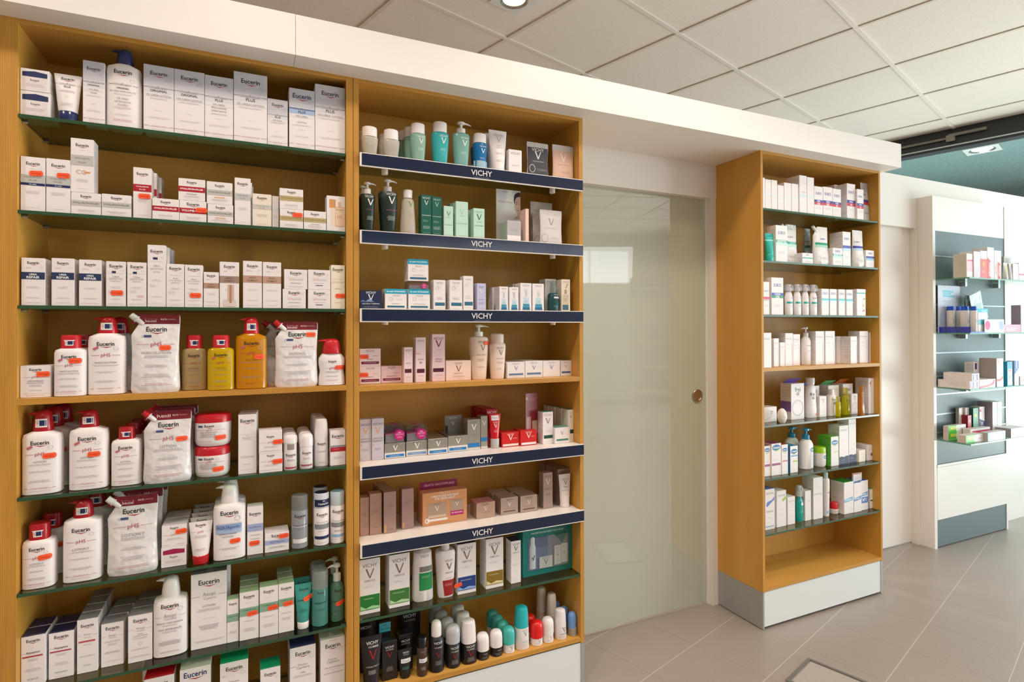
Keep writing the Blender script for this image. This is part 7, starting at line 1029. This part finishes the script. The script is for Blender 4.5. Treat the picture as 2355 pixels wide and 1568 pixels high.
prod(dict(k='box', x=2.1692, y=0.0905, z=0.8946, w=0.0805, d=0.05, h=0.0686, L='low white carton with violet flap', o=(0, 0, 0, 1), D=[('t','frei',.6,.3,.2,'3c3c58'),('t','öl',.6,0.43,.1,'3c3c58'),('q',((.0,.9),(.9,.5),(.9,.52),(.04,.93)),'c8c8d4')]))
prod(dict(k='egg', x=2.1933, y=0.0233, z=0.8946, w=0.0418, d=0.0426, h=0.0664, s=0.534, c='f4f0ea', cw=0.98, cc='W', L='round white cream jar', o=(1, 0, 0, 0)))
prod(dict(k='box', x=2.344, y=0.0917, z=0.8946, w=0.0872, d=0.06, h=0.1691, flap='7c5cc0', sidep='8a68b0', L='tall white carton with purple side panel and flap', o=(2, 0, 0, 1), D=[('t','frei',.5,.16,.42,'2c2c44',.01),('t','öl',.5,0.28,.2,'2c2c44',.01),('m',.7,.37,.5,1,'9a9ac0'),('o',.5,.68,.44,'c8c4d8'),('m',.45,.55,.5,2,'c4c0cc')]))
prod(dict(k='cone', x=2.4567, y=0.0819, z=0.8946, w=0.0662, d=0.042, h=0.1906, s=0.829, cw=0.58, cc='W', L='tall conical white bottle with flared cap', o=(3, 0, 0, 1), D=[('t','frei',.4,.28,.4,'2c2c44',.01),('t','öl',.45,0.39,.22,'2c2c44',.01),('m',.45,.6,.5,2,'b8b8c0'),('r',.68,.87,.92,.95,'e85a38')]))
prod(dict(k='box', x=2.5108, y=0.131, z=0.8946, w=0.0697, d=0.06, h=0.1463, flap='5c8cd0', L='white carton with blue flap', o=(4, 0, 0, 1), D=[('t','frei',.5,.16,.46,'2c2c44',.01),('t','öl',.5,0.28,.24,'2c2c44',.01)]))
prod(dict(k='box', x=2.5147, y=0.0731, z=0.8946, w=0.0481, d=0.03, h=0.1008, L='small plain white carton before a blue-flapped one', o=(5, 0, 0, 1), D=[('t','frei',.5,.15,.4,'9a9ab0'),('t','öl',.5,0.27,.2,'9a9ab0'),('m',.5,.7,.5,3,'d0d0d8')]))
prod(dict(k='flip', x=2.5916, y=0.0717, z=0.8946, w=0.053, d=0.03, h=0.1291, s=0.802, cw=0.5, cc='W', L='white oil bottle with flat cap', o=(6, 0, 0, 1), D=[('t','frei',.5,.22,.5,'2c2c44',.01),('t','öl',.55,0.38,.28,'2c2c44',.01),('m',.3,.7,.3,3,'c0b070')]))
prod(dict(k='box', x=2.6321, y=0.1177, z=0.8946, w=0.0792, d=0.06, h=0.1455, flap='6cc084', L='white carton with green flap', o=(8, 0, 0, 1), D=[('t','frei',.4,.18,.4,'2c2c44',.01),('t','öl',.4,0.31,.22,'2c2c44',.01)]))
prod(dict(k='cyl', x=2.5976, y=0.0401, z=0.8946, w=0.029, d=0.0185, h=0.0971, s=0.728, c='d8c800', ck='liquid', op=0.65, cw=0.6, cc='e8e090', cck='liquid', L='small clear yellow oil bottle', o=(7, 0, 0, 1), D=[('m',.5,.5,.4,3,'a09020')]))
prod(dict(k='cone', x=2.6928, y=0.0693, z=0.8946, w=0.049, d=0.0329, h=0.1322, s=0.746, c='d4cc10', ck='liquid', op=0.55, cw=0.55, cc='e8e090', cck='liquid', L='large clear yellow oil bottle with flared stopper', o=(9, 0, 0, 1), D=[('t','frei',.55,.28,.46,'5a5420',.01),('t','öl',.6,0.41,.26,'5a5420',.01),('m',.4,.6,.3,5,'8a8420')]))
prod(dict(k='box', x=2.7383, y=0.1168, z=0.8946, w=0.0735, d=0.06, h=0.1484, flap='e88a3c', L='white carton with orange flap', o=(11, 0, 0, 1), D=[('t','frei',.5,.18,.46,'2c2c44',.01),('t','öl',.4,0.30,.24,'2c2c44',.01)]))
prod(dict(k='box', x=2.7406, y=0.0692, z=0.8946, w=0.0448, d=0.03, h=0.1011, L='small plain white carton with a pale ring', o=(12, 0, 0, 1), D=[('t','frei',.5,.12,.4,'9a9ab0'),('t','öl',.5,0.23,.2,'9a9ab0'),('o',.5,.6,.4,'e8d0c8')]))
prod(dict(k='cone', x=2.7326, y=0.0157, z=0.8946, w=0.037, d=0.0234, h=0.1453, s=0.821, c='c87c28', ck='liquid', op=0.6, cw=0.6, cc='e0a860', cck='liquid', L='clear orange oil bottle', o=(10, 0, 0, 1), D=[('t','frei',.55,.3,.5,'5a2c14',.01),('t','öl',.55,0.43,.28,'5a2c14',.01)]))
prod(dict(k='box', x=2.8332, y=0.065, z=0.8946, w=0.0401, d=0.07, h=0.1778, L='tall slim white carton with red drop', o=(13, 0, 0, 1), D=[('c',.35,.14,.13,'e08080',1.4),('r',.25,.2,.5,.22,'e8b0b0'),('r',.55,.1,.62,.95,'ece0e4')]))
ROW = 'right column, sixth row'
prod(dict(k='box', x=2.1159, y=0.06, z=0.6581, w=0.0403, d=0.045, h=0.1373, top='8a3a78', L='white carton with purple top and blue oval logo', o=(0, 0, 0, 1), D=[('c',.5,0.14,.42,'1c74b4',.5),('t','Cetaphil',.5,0.14,.66,'WW',.02),('q',((.02,0.18000000000000002),(.5,0.27),(.98,0.16),(.5,0.24000000000000002)),'a8c838'),('m',.5,.5,.5,3,'c0c8c0'),('r',.1,.61,.9,.68,'9a4a84')]))
prod(dict(k='box', x=2.1673, y=0.0551, z=0.6581, w=0.0609, d=0.045, h=0.1446, top='8a3a78', L='larger white carton with purple top', o=(1, 0, 0, 1), D=[('c',.5,0.13,.42,'1c74b4',.5),('t','Cetaphil',.5,0.13,.66,'WW',.02),('q',((.02,0.17),(.5,0.26),(.98,0.15),(.5,0.23)),'a8c838'),('m',.4,.5,.5,3,'c0c8c0'),('r',.02,.62,.92,.69,'9a4a84')]))
prod(dict(k='box', x=2.2183, y=0.0525, z=0.6581, w=0.0394, d=0.045, h=0.136, top='a03a4a', L='white carton with dark red top', o=(2, 0, 0, 1), D=[('c',.5,0.18,.42,'1c74b4',.5),('t','Cetaphil',.5,0.18,.66,'WW',.02),('q',((.02,0.22),(.5,0.31),(.98,0.19999999999999998),(.5,0.28)),'a8c838'),('m',.4,.4,.6,2,'c0c8c0'),('r',.1,.53,.95,.58,'d08898')]))
prod(dict(k='box', x=2.279, y=0.0608, z=0.6581, w=0.0502, d=0.06, h=0.1238, top='2c8cc4', side='1468a4', L='blue-sided carton with white front', o=(3, 0, 0, 1), D=[('c',.5,0.2,.42,'1c74b4',.5),('t','Cetaphil',.5,0.2,.66,'WW',.02),('q',((.02,0.24000000000000002),(.5,0.33),(.98,0.22),(.5,0.30000000000000004)),'a8c838'),('r',.1,.35,.95,.39,'3c9cc4'),('r',.35,.55,.95,.6,'a8c838')]))
prod(dict(k='roundpump', x=2.4052, y=0.0684, z=0.6581, w=0.0778, d=0.0487, h=0.1899, s=0.734, cw=0.42, cc='2a90c0', ps='r', bx=-0.022, bd=0.06, L='white lotion bottle with blue pump, the front one', o=(4, 0, 1, 1), D=[('c',.75,.35,.26,'2c7cb0',.55),('r',.5,.42,.98,.96,'cfd4d8'),('t','Cetaphil',.75,.35,.4,'WW',.02),('m',.75,.55,.4,3,'6aa8c8'),('r',.7,.68,.85,.71,'a8c838')]))
prod(dict(k='jar', x=2.5021, y=0.0711, z=0.6581, w=0.0547, d=0.0555, h=0.0943, s=0.698, cw=1, cc='9ccc1c', L='white cream jar with lime-green lid', o=(5, 0, 0, 0), D=[('c',.7,.28,.3,'1c88c0',.5),('t','Cetaphil',.7,.28,.5,'WW',.02),('r',.6,.6,.95,.65,'c8d890')]))
prod(dict(k='box', x=2.566, y=0.0709, z=0.6581, w=0.0545, d=0.07, h=0.1424, top='6cc83c', side='5cb82c', L='white carton with bright green side', o=(6, 0, 0, 1), D=[('c',.5,0.2,.42,'1c74b4',.5),('t','Cetaphil',.5,0.2,.66,'WW',.02),('q',((.02,0.24000000000000002),(.5,0.33),(.98,0.22),(.5,0.30000000000000004)),'a8c838'),('m',.5,.4,.6,3,'d0d8d0'),('r',.4,.5,.95,.53,'a8d868')]))
prod(dict(k='box', x=2.6378, y=0.0696, z=0.6581, w=0.0671, d=0.06, h=0.1892, L='tall white carton with navy wavy base', o=(7, 0, 0, 1), D=[('t','DERMASENCE',.5,.12,.8,'a8a8b0'),('m',.4,.35,.5,2,'c0c0c8'),('m',.35,.62,.3,1,'6a6a88'),('q',((0,.8),(.25,.79),(.5,.81),(.75,.78),(1,.79),(1,1),(0,1)),'1c2450'),('m',.4,.88,.5,2,'c0c4d8'),('m',.5,.95,.7,1,'c0c4d8')]))
prod(dict(k='box', x=2.7063, y=0.073, z=0.6581, w=0.054, d=0.06, h=0.216, L='tallest white carton with navy wavy base', o=(8, 0, 0, 1), D=[('t','DERMASENCE',.5,.1,.8,'b8b8c0'),('m',.4,.48,.5,1,'c0c0c8'),('m',.4,.69,.5,1,'8a8aa0'),('q',((0,.81),(.3,.8),(.6,.82),(1,.8),(1,1),(0,1)),'1c2450'),('m',.4,.88,.5,3,'c0c4d8'),('m',.5,.95,.7,1,'c0c4d8')]))
prod(dict(k='box', x=2.7688, y=0.0613, z=0.6581, w=0.0479, d=0.05, h=0.0585, c='f4ece0', L='small cream carton with orange lettering', o=(9, 0, 0, 1), D=[('m',.5,.3,.6,2,'d8b8a8'),('m',.6,.6,.6,2,'e0a888')]))
prod(dict(k='box', x=2.833, y=0.0759, z=0.6581, w=0.0406, d=0.07, h=0.0763, L='low white carton with navy dot', o=(10, 0, 0, 1), D=[('m',.5,.3,.7,2,'a8a8b4'),('m',.5,.5,.7,1,'c0c0c8'),('c',.85,.62,.12,'1c2450',1.6)]))
ROW = 'right column, seventh row'
prod(dict(k='box', x=2.1345, y=0.066, z=0.4161, w=0.0601, d=0.05, h=0.1821, top='6a84d0', L='white carton with blue swoosh', o=(0, 0, 0, 1), D=[('t','noreva',.5,.1,.76,'9aa0a8'),('q',((.1,.4),(.2,.32),(.7,.28),(.95,.2),(.95,.28),(.55,.36),(.2,.44)),'6a84d0'),('t','Exfoliac',.5,.55,.7,'a0a4b0'),('m',.45,.7,.6,3,'c8ccd4'),('r',.02,.91,.92,.94,'a8b4dc')]))
prod(dict(k='box', x=2.211, y=0.0689, z=0.4161, w=0.0603, d=0.05, h=0.1644, L='white carton with lime-green swoosh', o=(1, 0, 0, 1), D=[('t','noreva',.5,.12,.76,'b0b4b8'),('q',((.6,.24),(.98,.16),(.98,.24),(.62,.31)),'a4c83c'),('m',.45,.5,.6,2,'c0c4c8'),('m',.45,.66,.5,3,'d0d4d8')]))
prod(dict(k='box', x=2.2783, y=0.0688, z=0.4161, w=0.0484, d=0.045, h=0.1278, L='short plain white carton', o=(2, 0, 0, 1), D=[('t','noreva',.5,.15,.7,'d0d0d4'),('m',.5,.5,.4,2,'c8ccd4')]))
prod(dict(k='foam', x=2.3548, y=0.0663, z=0.4161, w=0.04, d=0.0286, h=0.1674, s=0.689, c='0c9c94', cw=0.98, cc='e0e4e4', cck='liquid', L='turquoise foam bottle with clear domed cap', o=(3, 0, 0, 1), D=[('t','noreva',.5,.14,.5,'d0f0ec'),('c',.7,.28,.3,'e8f4f4',.7),('m',.5,.55,.5,6,'a0e0d8')]))
prod(dict(k='box', x=2.3959, y=0.0704, z=0.4161, w=0.0407, d=0.04, h=0.1397, L='slim plain white carton', o=(4, 0, 0, 1), D=[('t','noreva',.5,.33,.7,'c8c8cc'),('m',.5,.6,.5,3,'d0d4d8')]))
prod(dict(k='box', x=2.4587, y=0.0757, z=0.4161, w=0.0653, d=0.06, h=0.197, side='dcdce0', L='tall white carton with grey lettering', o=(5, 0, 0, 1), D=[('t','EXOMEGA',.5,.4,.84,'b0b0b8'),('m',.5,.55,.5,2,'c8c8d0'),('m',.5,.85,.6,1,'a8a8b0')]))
prod(dict(k='taper', x=2.5335, y=0.0612, z=0.4161, w=0.0315, d=0.03, h=0.2108, s=0.86, cw=0.6, cc='c0dce8', L='tall white bottle with pale blue cap', o=(6, 0, 0, 1), D=[('t','XERA',.55,.36,.6,'7a7a80'),('r',.1,.85,.9,.92,'a8c8e8')]))
prod(dict(k='jar', x=2.6041, y=0.0714, z=0.4161, w=0.0388, d=0.0396, h=0.0547, s=0.435, cw=0.9, cc='d8242c', L='small white jar with red lid', o=(7, 0, 0, 0), D=[('t','TOPIALYSE',.5,.4,.8,'b88888'),('r',.05,.7,.3,.9,'e88888')]))
prod(dict(k='box', x=2.6642, y=0.0694, z=0.4161, w=0.0702, d=0.07, h=0.1554, top='2c9c40', L='white carton with green top', o=(8, 0, 0, 1), D=[('m',.5,.3,.5,2,'c8ccd4'),('q',((.04,.54),(.92,.48),(.88,.6),(.0,.64)),'7ab8dc'),('t','DUCRAY',.46,.56,.66,'WW',.02),('m',.5,.8,.5,2,'c8d8c8')]))
prod(dict(k='box', x=2.7284, y=0.0676, z=0.4161, w=0.057, d=0.07, h=0.1445, top='2c6cc8', L='white carton with blue top', o=(9, 0, 0, 1), D=[('m',.4,.3,.5,3,'c8ccd4'),('q',((.04,.52),(.95,.46),(.9,.58),(.0,.63)),'6a9cd4'),('t','DUCRAY',.46,.54,.7,'WW',.02),('m',.5,.8,.5,2,'c8d0d8')]))
prod(dict(k='box', x=2.7866, y=0.0735, z=0.4161, w=0.058, d=0.07, h=0.1472, top='2c6cc8', L='white carton with blue top and number-one label', o=(11, 0, 0, 1), D=[('m',.4,.2,.5,3,'c8ccd4'),('q',((.04,.44),(.95,.38),(.9,.5),(.0,.54)),'6a9cd4'),('t','DUCRAY',.46,.46,.7,'WW',.02),('r',.05,.56,.95,.76,'3c7cc4'),('t','N°1',.5,.65,.5,'WW',.03),('m',.5,.88,.5,2,'c8d0d8')]))
prod(dict(k='box', x=2.8438, y=0.0649, z=0.4161, w=0.0191, d=0.05, h=0.0966, top='1cb494', L='slim white carton with turquoise top', o=(12, 0, 0, 1), D=[('m',.4,.3,.5,3,'c8ccd4'),('r',.05,.55,.95,.63,'5a6a98')]))
prod(dict(k='box', x=2.7535, y=0.054, z=0.561, w=0.065, d=0.008, h=0.0399, L='small white carton', o=(10, 0, 0, 1), D=[('r',.0,.0,.85,.12,'d04858'),('m',.4,.5,.6,4,'c8d4e8')]))
ROW = 'slat wall, first row'
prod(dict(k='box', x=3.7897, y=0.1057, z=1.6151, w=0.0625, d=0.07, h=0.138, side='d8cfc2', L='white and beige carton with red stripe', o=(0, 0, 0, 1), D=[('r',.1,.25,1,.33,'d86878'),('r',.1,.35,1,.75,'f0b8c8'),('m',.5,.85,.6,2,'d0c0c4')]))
prod(dict(k='box', x=3.8547, y=0.101, z=1.6151, w=0.0658, d=0.07, h=0.1532, L='white carton fading to pink at the base', o=(1, 0, 0, 1), D=[('m',.5,.25,.6,4,'b8bcc8'),('r',0.02,.62,.98,.97,'f4c4d4'),('m',.5,.85,.6,2,'e07898')]))
prod(dict(k='box', x=3.9252, y=0.101, z=1.6151, w=0.0704, d=0.07, h=0.1613, L='red-fronted carton with orange glow', o=(2, 0, 0, 1), D=[('m',.5,.1,.7,2,'a8a8a8'),('r',0.03,.3,1,1,'e04030'),('c',.5,.48,.18,'f4a040',1.4),('m',.4,.75,.5,3,'f0c0b0',.004)]))
prod(dict(k='box', x=3.9984, y=0.106, z=1.6151, w=0.0709, d=0.08, h=0.1854, L='tall white carton with red upright lettering', o=(3, 0, 0, 1), D=[('q',((0,.33),(.45,.42),(.45,1),(0,1)),'e84838'),('tv','elmex',.3,.7,.28,'WW')]))
prod(dict(k='box', x=4.0752, y=0.101, z=1.6151, w=0.0754, d=0.07, h=0.1704, L='white carton with two red upright words', o=(4, 0, 0, 1), D=[('tv','elmex',.18,.65,.2,'e84838'),('q',((.45,.4),(.85,.44),(.85,1),(.45,1)),'e84838'),('tv','elmex',.66,.7,.2,'WW'),('m',.75,.2,.2,3,'50a8a0')]))
prod(dict(k='tube', x=4.1787, y=0.0772, z=1.6151, w=0.0441, d=0.0224, h=0.1031, cf=0.15, L='small white tube with yellow-green print', o=(5, 0, 0, 1), D=[('r',.4,.15,.85,.8,'dce080')]))
prod(dict(k='tube', x=4.2286, y=0.0748, z=1.6151, w=0.0282, d=0.0177, h=0.1027, cf=0.15, L='small white tube with violet print', o=(6, 0, 0, 1), D=[('r',.4,.2,.85,.7,'c4bce8')]))
prod(dict(k='box', x=4.2749, y=0.091, z=1.6151, w=0.0629, d=0.05, h=0.1011, L='plain white low carton', o=(7, 0, 0, 1), D=[('m',.5,.35,.6,1,'8a8a90'),('m',.5,.85,.8,1,'e0a8b0')]))
prod(dict(k='box', x=4.35, y=0.096, z=1.6151, w=0.0789, d=0.06, h=0.108, L='low grey-white carton with magenta stripe', o=(9, 0, 0, 1), D=[('r',0,.62,1,.7,'d030a0'),('m',.5,.3,.6,2,'b0b0b8')]))
prod(dict(k='box', x=4.3258, y=0.155, z=1.6151, w=0.0843, d=0.05, h=0.1542, c='c4bcb2', L='grey-beige carton behind the small tubes', o=(8, 0, 0, 1), D=[('t','GE',.4,.15,.5,'4a8a80')]))
ROW = 'slat wall, second row'
prod(dict(k='card', x=3.8723, y=0.224, z=1.2941, w=0.2278, d=0.002, h=0.2866, c='d4d8e8', L='tall pale blue leaflet', o=(3, 0, 0, 1), D=[('r',0,0,1,1,'d4d8e8'),('r',.2,.1,.7,.15,'6cc0dc'),('r',.2,.155,.6,.19,'6cc0dc'),('r',.22,.2,.75,.245,'6cc0dc'),('m',.42,.33,.45,4,'a8acb8',.012),('q',((.1,.6),(.2,.5),(.4,.62),(.5,.8),(.1,1),(.05,1)),'b8c4e4')]))
prod(dict(k='cyl', x=3.8428, y=0.1996, z=1.2941, w=0.0413, d=0.0421, h=0.1595, s=0.842, cw=0.9, cc='1858d8', L='white mouthwash bottle with bright blue cap', o=(1, 0, 0, 1), D=DS[25]))
prod(dict(k='cyl', x=3.8915, y=0.1832, z=1.2941, w=0.0256, d=0.0264, h=0.1596, s=0.841, cw=0.9, cc='1858d8', L='white mouthwash bottle with bright blue cap', o=(4, 0, 0, 1), D=DS[25]))
prod(dict(k='cyl', x=3.8483, y=0.1277, z=1.2941, w=0.0421, d=0.0435, h=0.1569, s=0.842, cw=0.9, cc='1858d8', L='white mouthwash bottle with bright blue cap', o=(2, 0, 0, 1), D=DS[25]))
prod(dict(k='cyl', x=3.8324, y=0.0746, z=1.2941, w=0.0325, d=0.0333, h=0.1546, s=0.842, cw=0.9, cc='1858d8', L='white mouthwash bottle with bright blue cap', o=(0, 0, 0, 1), D=DS[25]))
prod(dict(k='pouch', n='sachet', x=4.0318, y=0.206, z=1.3005, w=0.1055, d=0.012, h=0.2214, c='a4a8a8', cr=0.3, ck='foil', sp=0, ry=0.12, L='grey hanging sachet with dark edge', o=(9, 0, 0, 1)))
prod(dict(k='pouch', n='sachet', x=4.0579, y=0.186, z=1.3027, w=0.114, d=0.012, h=0.2244, c='a8b0b0', cr=0.3, ck='foil', sp=0, ry=-0.15, L='grey-green sachet leaning to the left', o=(10, 0, 0, 1), D=[('r',.3,.3,.7,.7,'8ca898')]))
prod(dict(k='pouch', n='sachet', x=4.1056, y=0.168, z=1.313, w=0.1274, d=0.012, h=0.2333, c='d8e4e4', cr=0.3, ck='foil', sp=0, ry=-0.3, L='white and green sachet leaning to the left', o=(11, 0, 0, 1), D=[('r',.2,.3,.8,.8,'b8d0c4')]))
prod(dict(k='box', x=4.0019, y=0.136, z=1.2941, w=0.1172, d=0.05, h=0.1444, c='30b8d0', L='bright turquoise carton', o=(7, 0, 0, 1), D=[('r',0,.3,1,.38,'e0f0f4'),('r',.4,.05,.9,.2,'8cd8e8'),('r',0,.7,1,1,'1c7c9c')]))
prod(dict(k='box', x=3.9185, y=0.09, z=1.2941, w=0.0968, d=0.04, h=0.1191, L='white and turquoise low carton', o=(5, 0, 0, 1), D=[('r',0,.35,1,.6,'70c8d8')]))
prod(dict(k='box', x=4.2139, y=0.103, z=1.2941, w=0.1837, d=0.09, h=0.0483, c='f0a4bc', side='e0789c', L='flat pink carton with white lettering', o=(12, 0, 0, 1), D=[('t','lacalut',.4,.5,.5,'WW')]))
prod(dict(k='card', x=4.0164, y=0.059, z=1.2941, w=0.2098, d=0.002, h=0.0787, L='white and pink disc header card', o=(8, 0, 0, 1), D=[('r',0,.35,1,.85,'f8d8e4'),('c',.15,.45,.13,'d83c88'),('c',.85,.45,.13,'a8b8e8')]))
prod(dict(k='box', x=3.9773, y=0.1644, z=1.2941, w=0.1179, d=0.0292, h=0.0283, L='flat white carton at the shelf edge', o=(6, 0, 0, 1), D=[('r',0,.4,1,.6,'a8d8e8')]))
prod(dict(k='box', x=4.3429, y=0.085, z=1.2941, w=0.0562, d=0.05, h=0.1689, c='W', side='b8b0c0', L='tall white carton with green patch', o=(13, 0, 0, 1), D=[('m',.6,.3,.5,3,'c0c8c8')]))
ROW = 'slat wall, third row'
prod(dict(k='box', x=3.7646, y=0.1415, z=0.9701, w=0.0207, d=0.167, h=0.0461, L='long white toothpaste carton lying with its end outward', o=(0, 0, 0, 1), D=[('r',.2,.1,.6,.9,'4a4a90')]))
prod(dict(k='box', x=3.7943, y=0.1415, z=0.9701, w=0.0343, d=0.167, h=0.0444, L='long white toothpaste carton lying', o=(1, 2, 0, 1), D=[('r',.2,.1,.6,.9,'4a4a90')]))
prod(dict(k='box', x=3.795, y=0.133, z=1.0149, w=0.0343, d=0.15, h=0.044, L='long white toothpaste carton lying', o=(1, 1, 0, 1), D=[('r',.2,.1,.6,.9,'4a4a90')]))
prod(dict(k='box', x=3.8326, y=0.1415, z=0.9701, w=0.0376, d=0.167, h=0.0438, L='long white toothpaste carton lying', o=(2, 2, 0, 1), D=[('r',.2,.1,.6,.9,'4a4a90')]))
prod(dict(k='box', x=3.8332, y=0.133, z=1.0143, w=0.0376, d=0.15, h=0.045, L='long white toothpaste carton lying', o=(2, 1, 0, 1), D=[('r',.2,.1,.6,.9,'4a4a90')]))
prod(dict(k='box', x=3.9386, y=0.098, z=0.9701, w=0.1652, d=0.08, h=0.0504, L='flat white carton with red and blue swoosh', o=(3, 0, 0, 1), D=[('m',.4,.35,.6,1,'6a8ac8',.006),('q',((0,.75),(.6,.62),(.8,.4),(.9,.05),(.96,.05),(.9,.6),(.6,.82),(0,1)),'d84060')]))
prod(dict(k='box', x=3.9939, y=0.167, z=0.9701, w=0.0554, d=0.05, h=0.1463, L='white carton with violet blocks', o=(5, 0, 0, 1), D=[('r',.2,.05,.6,.3,'4a4080'),('r',.2,.45,.5,.55,'7a70a8'),('r',.2,.65,.5,.8,'4a4080')]))
prod(dict(k='card', x=3.9923, y=0.161, z=0.9701, w=0.0515, d=0.002, h=0.1486, L='small white tag with blue script', o=(4, 0, 0, 1), D=[('m',.5,.4,.6,2,'6a9ac0',.008)]))
prod(dict(k='card', x=4.0489, y=0.161, z=0.9701, w=0.0476, d=0.002, h=0.1445, L='small white tag, plain', o=(6, 0, 0, 1), D=[('m',.5,.4,.6,1,'b0c0c8',.008)]))
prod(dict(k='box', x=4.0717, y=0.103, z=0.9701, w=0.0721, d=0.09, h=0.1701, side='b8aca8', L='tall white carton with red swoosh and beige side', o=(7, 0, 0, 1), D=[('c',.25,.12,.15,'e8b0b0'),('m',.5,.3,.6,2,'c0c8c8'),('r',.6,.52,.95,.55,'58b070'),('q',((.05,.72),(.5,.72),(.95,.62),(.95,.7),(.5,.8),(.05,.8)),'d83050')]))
prod(dict(k='box', x=4.2196, y=0.175, z=0.9701, w=0.0414, d=0.05, h=0.1431, c='1878a0', L='blue carton behind a white one', o=(10, 0, 0, 1)))
prod(dict(k='box', x=4.1839, y=0.08, z=0.9701, w=0.058, d=0.04, h=0.1476, c='20a0c8', L='turquoise and white carton picturing a drop', o=(8, 0, 0, 1), D=[('r',.1,.3,.9,.95,'e4f0f4'),('c',.5,.62,.22,'88c8dc'),('r',.2,.35,.8,.4,'d86878')]))
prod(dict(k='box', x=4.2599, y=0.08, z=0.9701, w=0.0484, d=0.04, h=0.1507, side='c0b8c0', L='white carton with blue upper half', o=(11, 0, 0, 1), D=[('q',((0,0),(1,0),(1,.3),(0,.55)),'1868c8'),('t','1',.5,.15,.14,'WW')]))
prod(dict(k='box', x=4.2118, y=0.126, z=0.9701, w=0.1435, d=0.05, h=0.0512, L='low white carton with rounded print', o=(9, 0, 0, 1), D=[('r',.1,.3,.7,.7,'e0e8f0'),('m',.4,.5,.5,2,'a8b8c8',.006)]))
prod(dict(k='box', x=4.3278, y=0.083, z=0.9701, w=0.0617, d=0.05, h=0.0519, L='low white carton with red lettering', o=(12, 0, 0, 1), D=[('r',.1,.3,.9,.6,'e89098')]))
ROW = 'slat wall, fourth row'
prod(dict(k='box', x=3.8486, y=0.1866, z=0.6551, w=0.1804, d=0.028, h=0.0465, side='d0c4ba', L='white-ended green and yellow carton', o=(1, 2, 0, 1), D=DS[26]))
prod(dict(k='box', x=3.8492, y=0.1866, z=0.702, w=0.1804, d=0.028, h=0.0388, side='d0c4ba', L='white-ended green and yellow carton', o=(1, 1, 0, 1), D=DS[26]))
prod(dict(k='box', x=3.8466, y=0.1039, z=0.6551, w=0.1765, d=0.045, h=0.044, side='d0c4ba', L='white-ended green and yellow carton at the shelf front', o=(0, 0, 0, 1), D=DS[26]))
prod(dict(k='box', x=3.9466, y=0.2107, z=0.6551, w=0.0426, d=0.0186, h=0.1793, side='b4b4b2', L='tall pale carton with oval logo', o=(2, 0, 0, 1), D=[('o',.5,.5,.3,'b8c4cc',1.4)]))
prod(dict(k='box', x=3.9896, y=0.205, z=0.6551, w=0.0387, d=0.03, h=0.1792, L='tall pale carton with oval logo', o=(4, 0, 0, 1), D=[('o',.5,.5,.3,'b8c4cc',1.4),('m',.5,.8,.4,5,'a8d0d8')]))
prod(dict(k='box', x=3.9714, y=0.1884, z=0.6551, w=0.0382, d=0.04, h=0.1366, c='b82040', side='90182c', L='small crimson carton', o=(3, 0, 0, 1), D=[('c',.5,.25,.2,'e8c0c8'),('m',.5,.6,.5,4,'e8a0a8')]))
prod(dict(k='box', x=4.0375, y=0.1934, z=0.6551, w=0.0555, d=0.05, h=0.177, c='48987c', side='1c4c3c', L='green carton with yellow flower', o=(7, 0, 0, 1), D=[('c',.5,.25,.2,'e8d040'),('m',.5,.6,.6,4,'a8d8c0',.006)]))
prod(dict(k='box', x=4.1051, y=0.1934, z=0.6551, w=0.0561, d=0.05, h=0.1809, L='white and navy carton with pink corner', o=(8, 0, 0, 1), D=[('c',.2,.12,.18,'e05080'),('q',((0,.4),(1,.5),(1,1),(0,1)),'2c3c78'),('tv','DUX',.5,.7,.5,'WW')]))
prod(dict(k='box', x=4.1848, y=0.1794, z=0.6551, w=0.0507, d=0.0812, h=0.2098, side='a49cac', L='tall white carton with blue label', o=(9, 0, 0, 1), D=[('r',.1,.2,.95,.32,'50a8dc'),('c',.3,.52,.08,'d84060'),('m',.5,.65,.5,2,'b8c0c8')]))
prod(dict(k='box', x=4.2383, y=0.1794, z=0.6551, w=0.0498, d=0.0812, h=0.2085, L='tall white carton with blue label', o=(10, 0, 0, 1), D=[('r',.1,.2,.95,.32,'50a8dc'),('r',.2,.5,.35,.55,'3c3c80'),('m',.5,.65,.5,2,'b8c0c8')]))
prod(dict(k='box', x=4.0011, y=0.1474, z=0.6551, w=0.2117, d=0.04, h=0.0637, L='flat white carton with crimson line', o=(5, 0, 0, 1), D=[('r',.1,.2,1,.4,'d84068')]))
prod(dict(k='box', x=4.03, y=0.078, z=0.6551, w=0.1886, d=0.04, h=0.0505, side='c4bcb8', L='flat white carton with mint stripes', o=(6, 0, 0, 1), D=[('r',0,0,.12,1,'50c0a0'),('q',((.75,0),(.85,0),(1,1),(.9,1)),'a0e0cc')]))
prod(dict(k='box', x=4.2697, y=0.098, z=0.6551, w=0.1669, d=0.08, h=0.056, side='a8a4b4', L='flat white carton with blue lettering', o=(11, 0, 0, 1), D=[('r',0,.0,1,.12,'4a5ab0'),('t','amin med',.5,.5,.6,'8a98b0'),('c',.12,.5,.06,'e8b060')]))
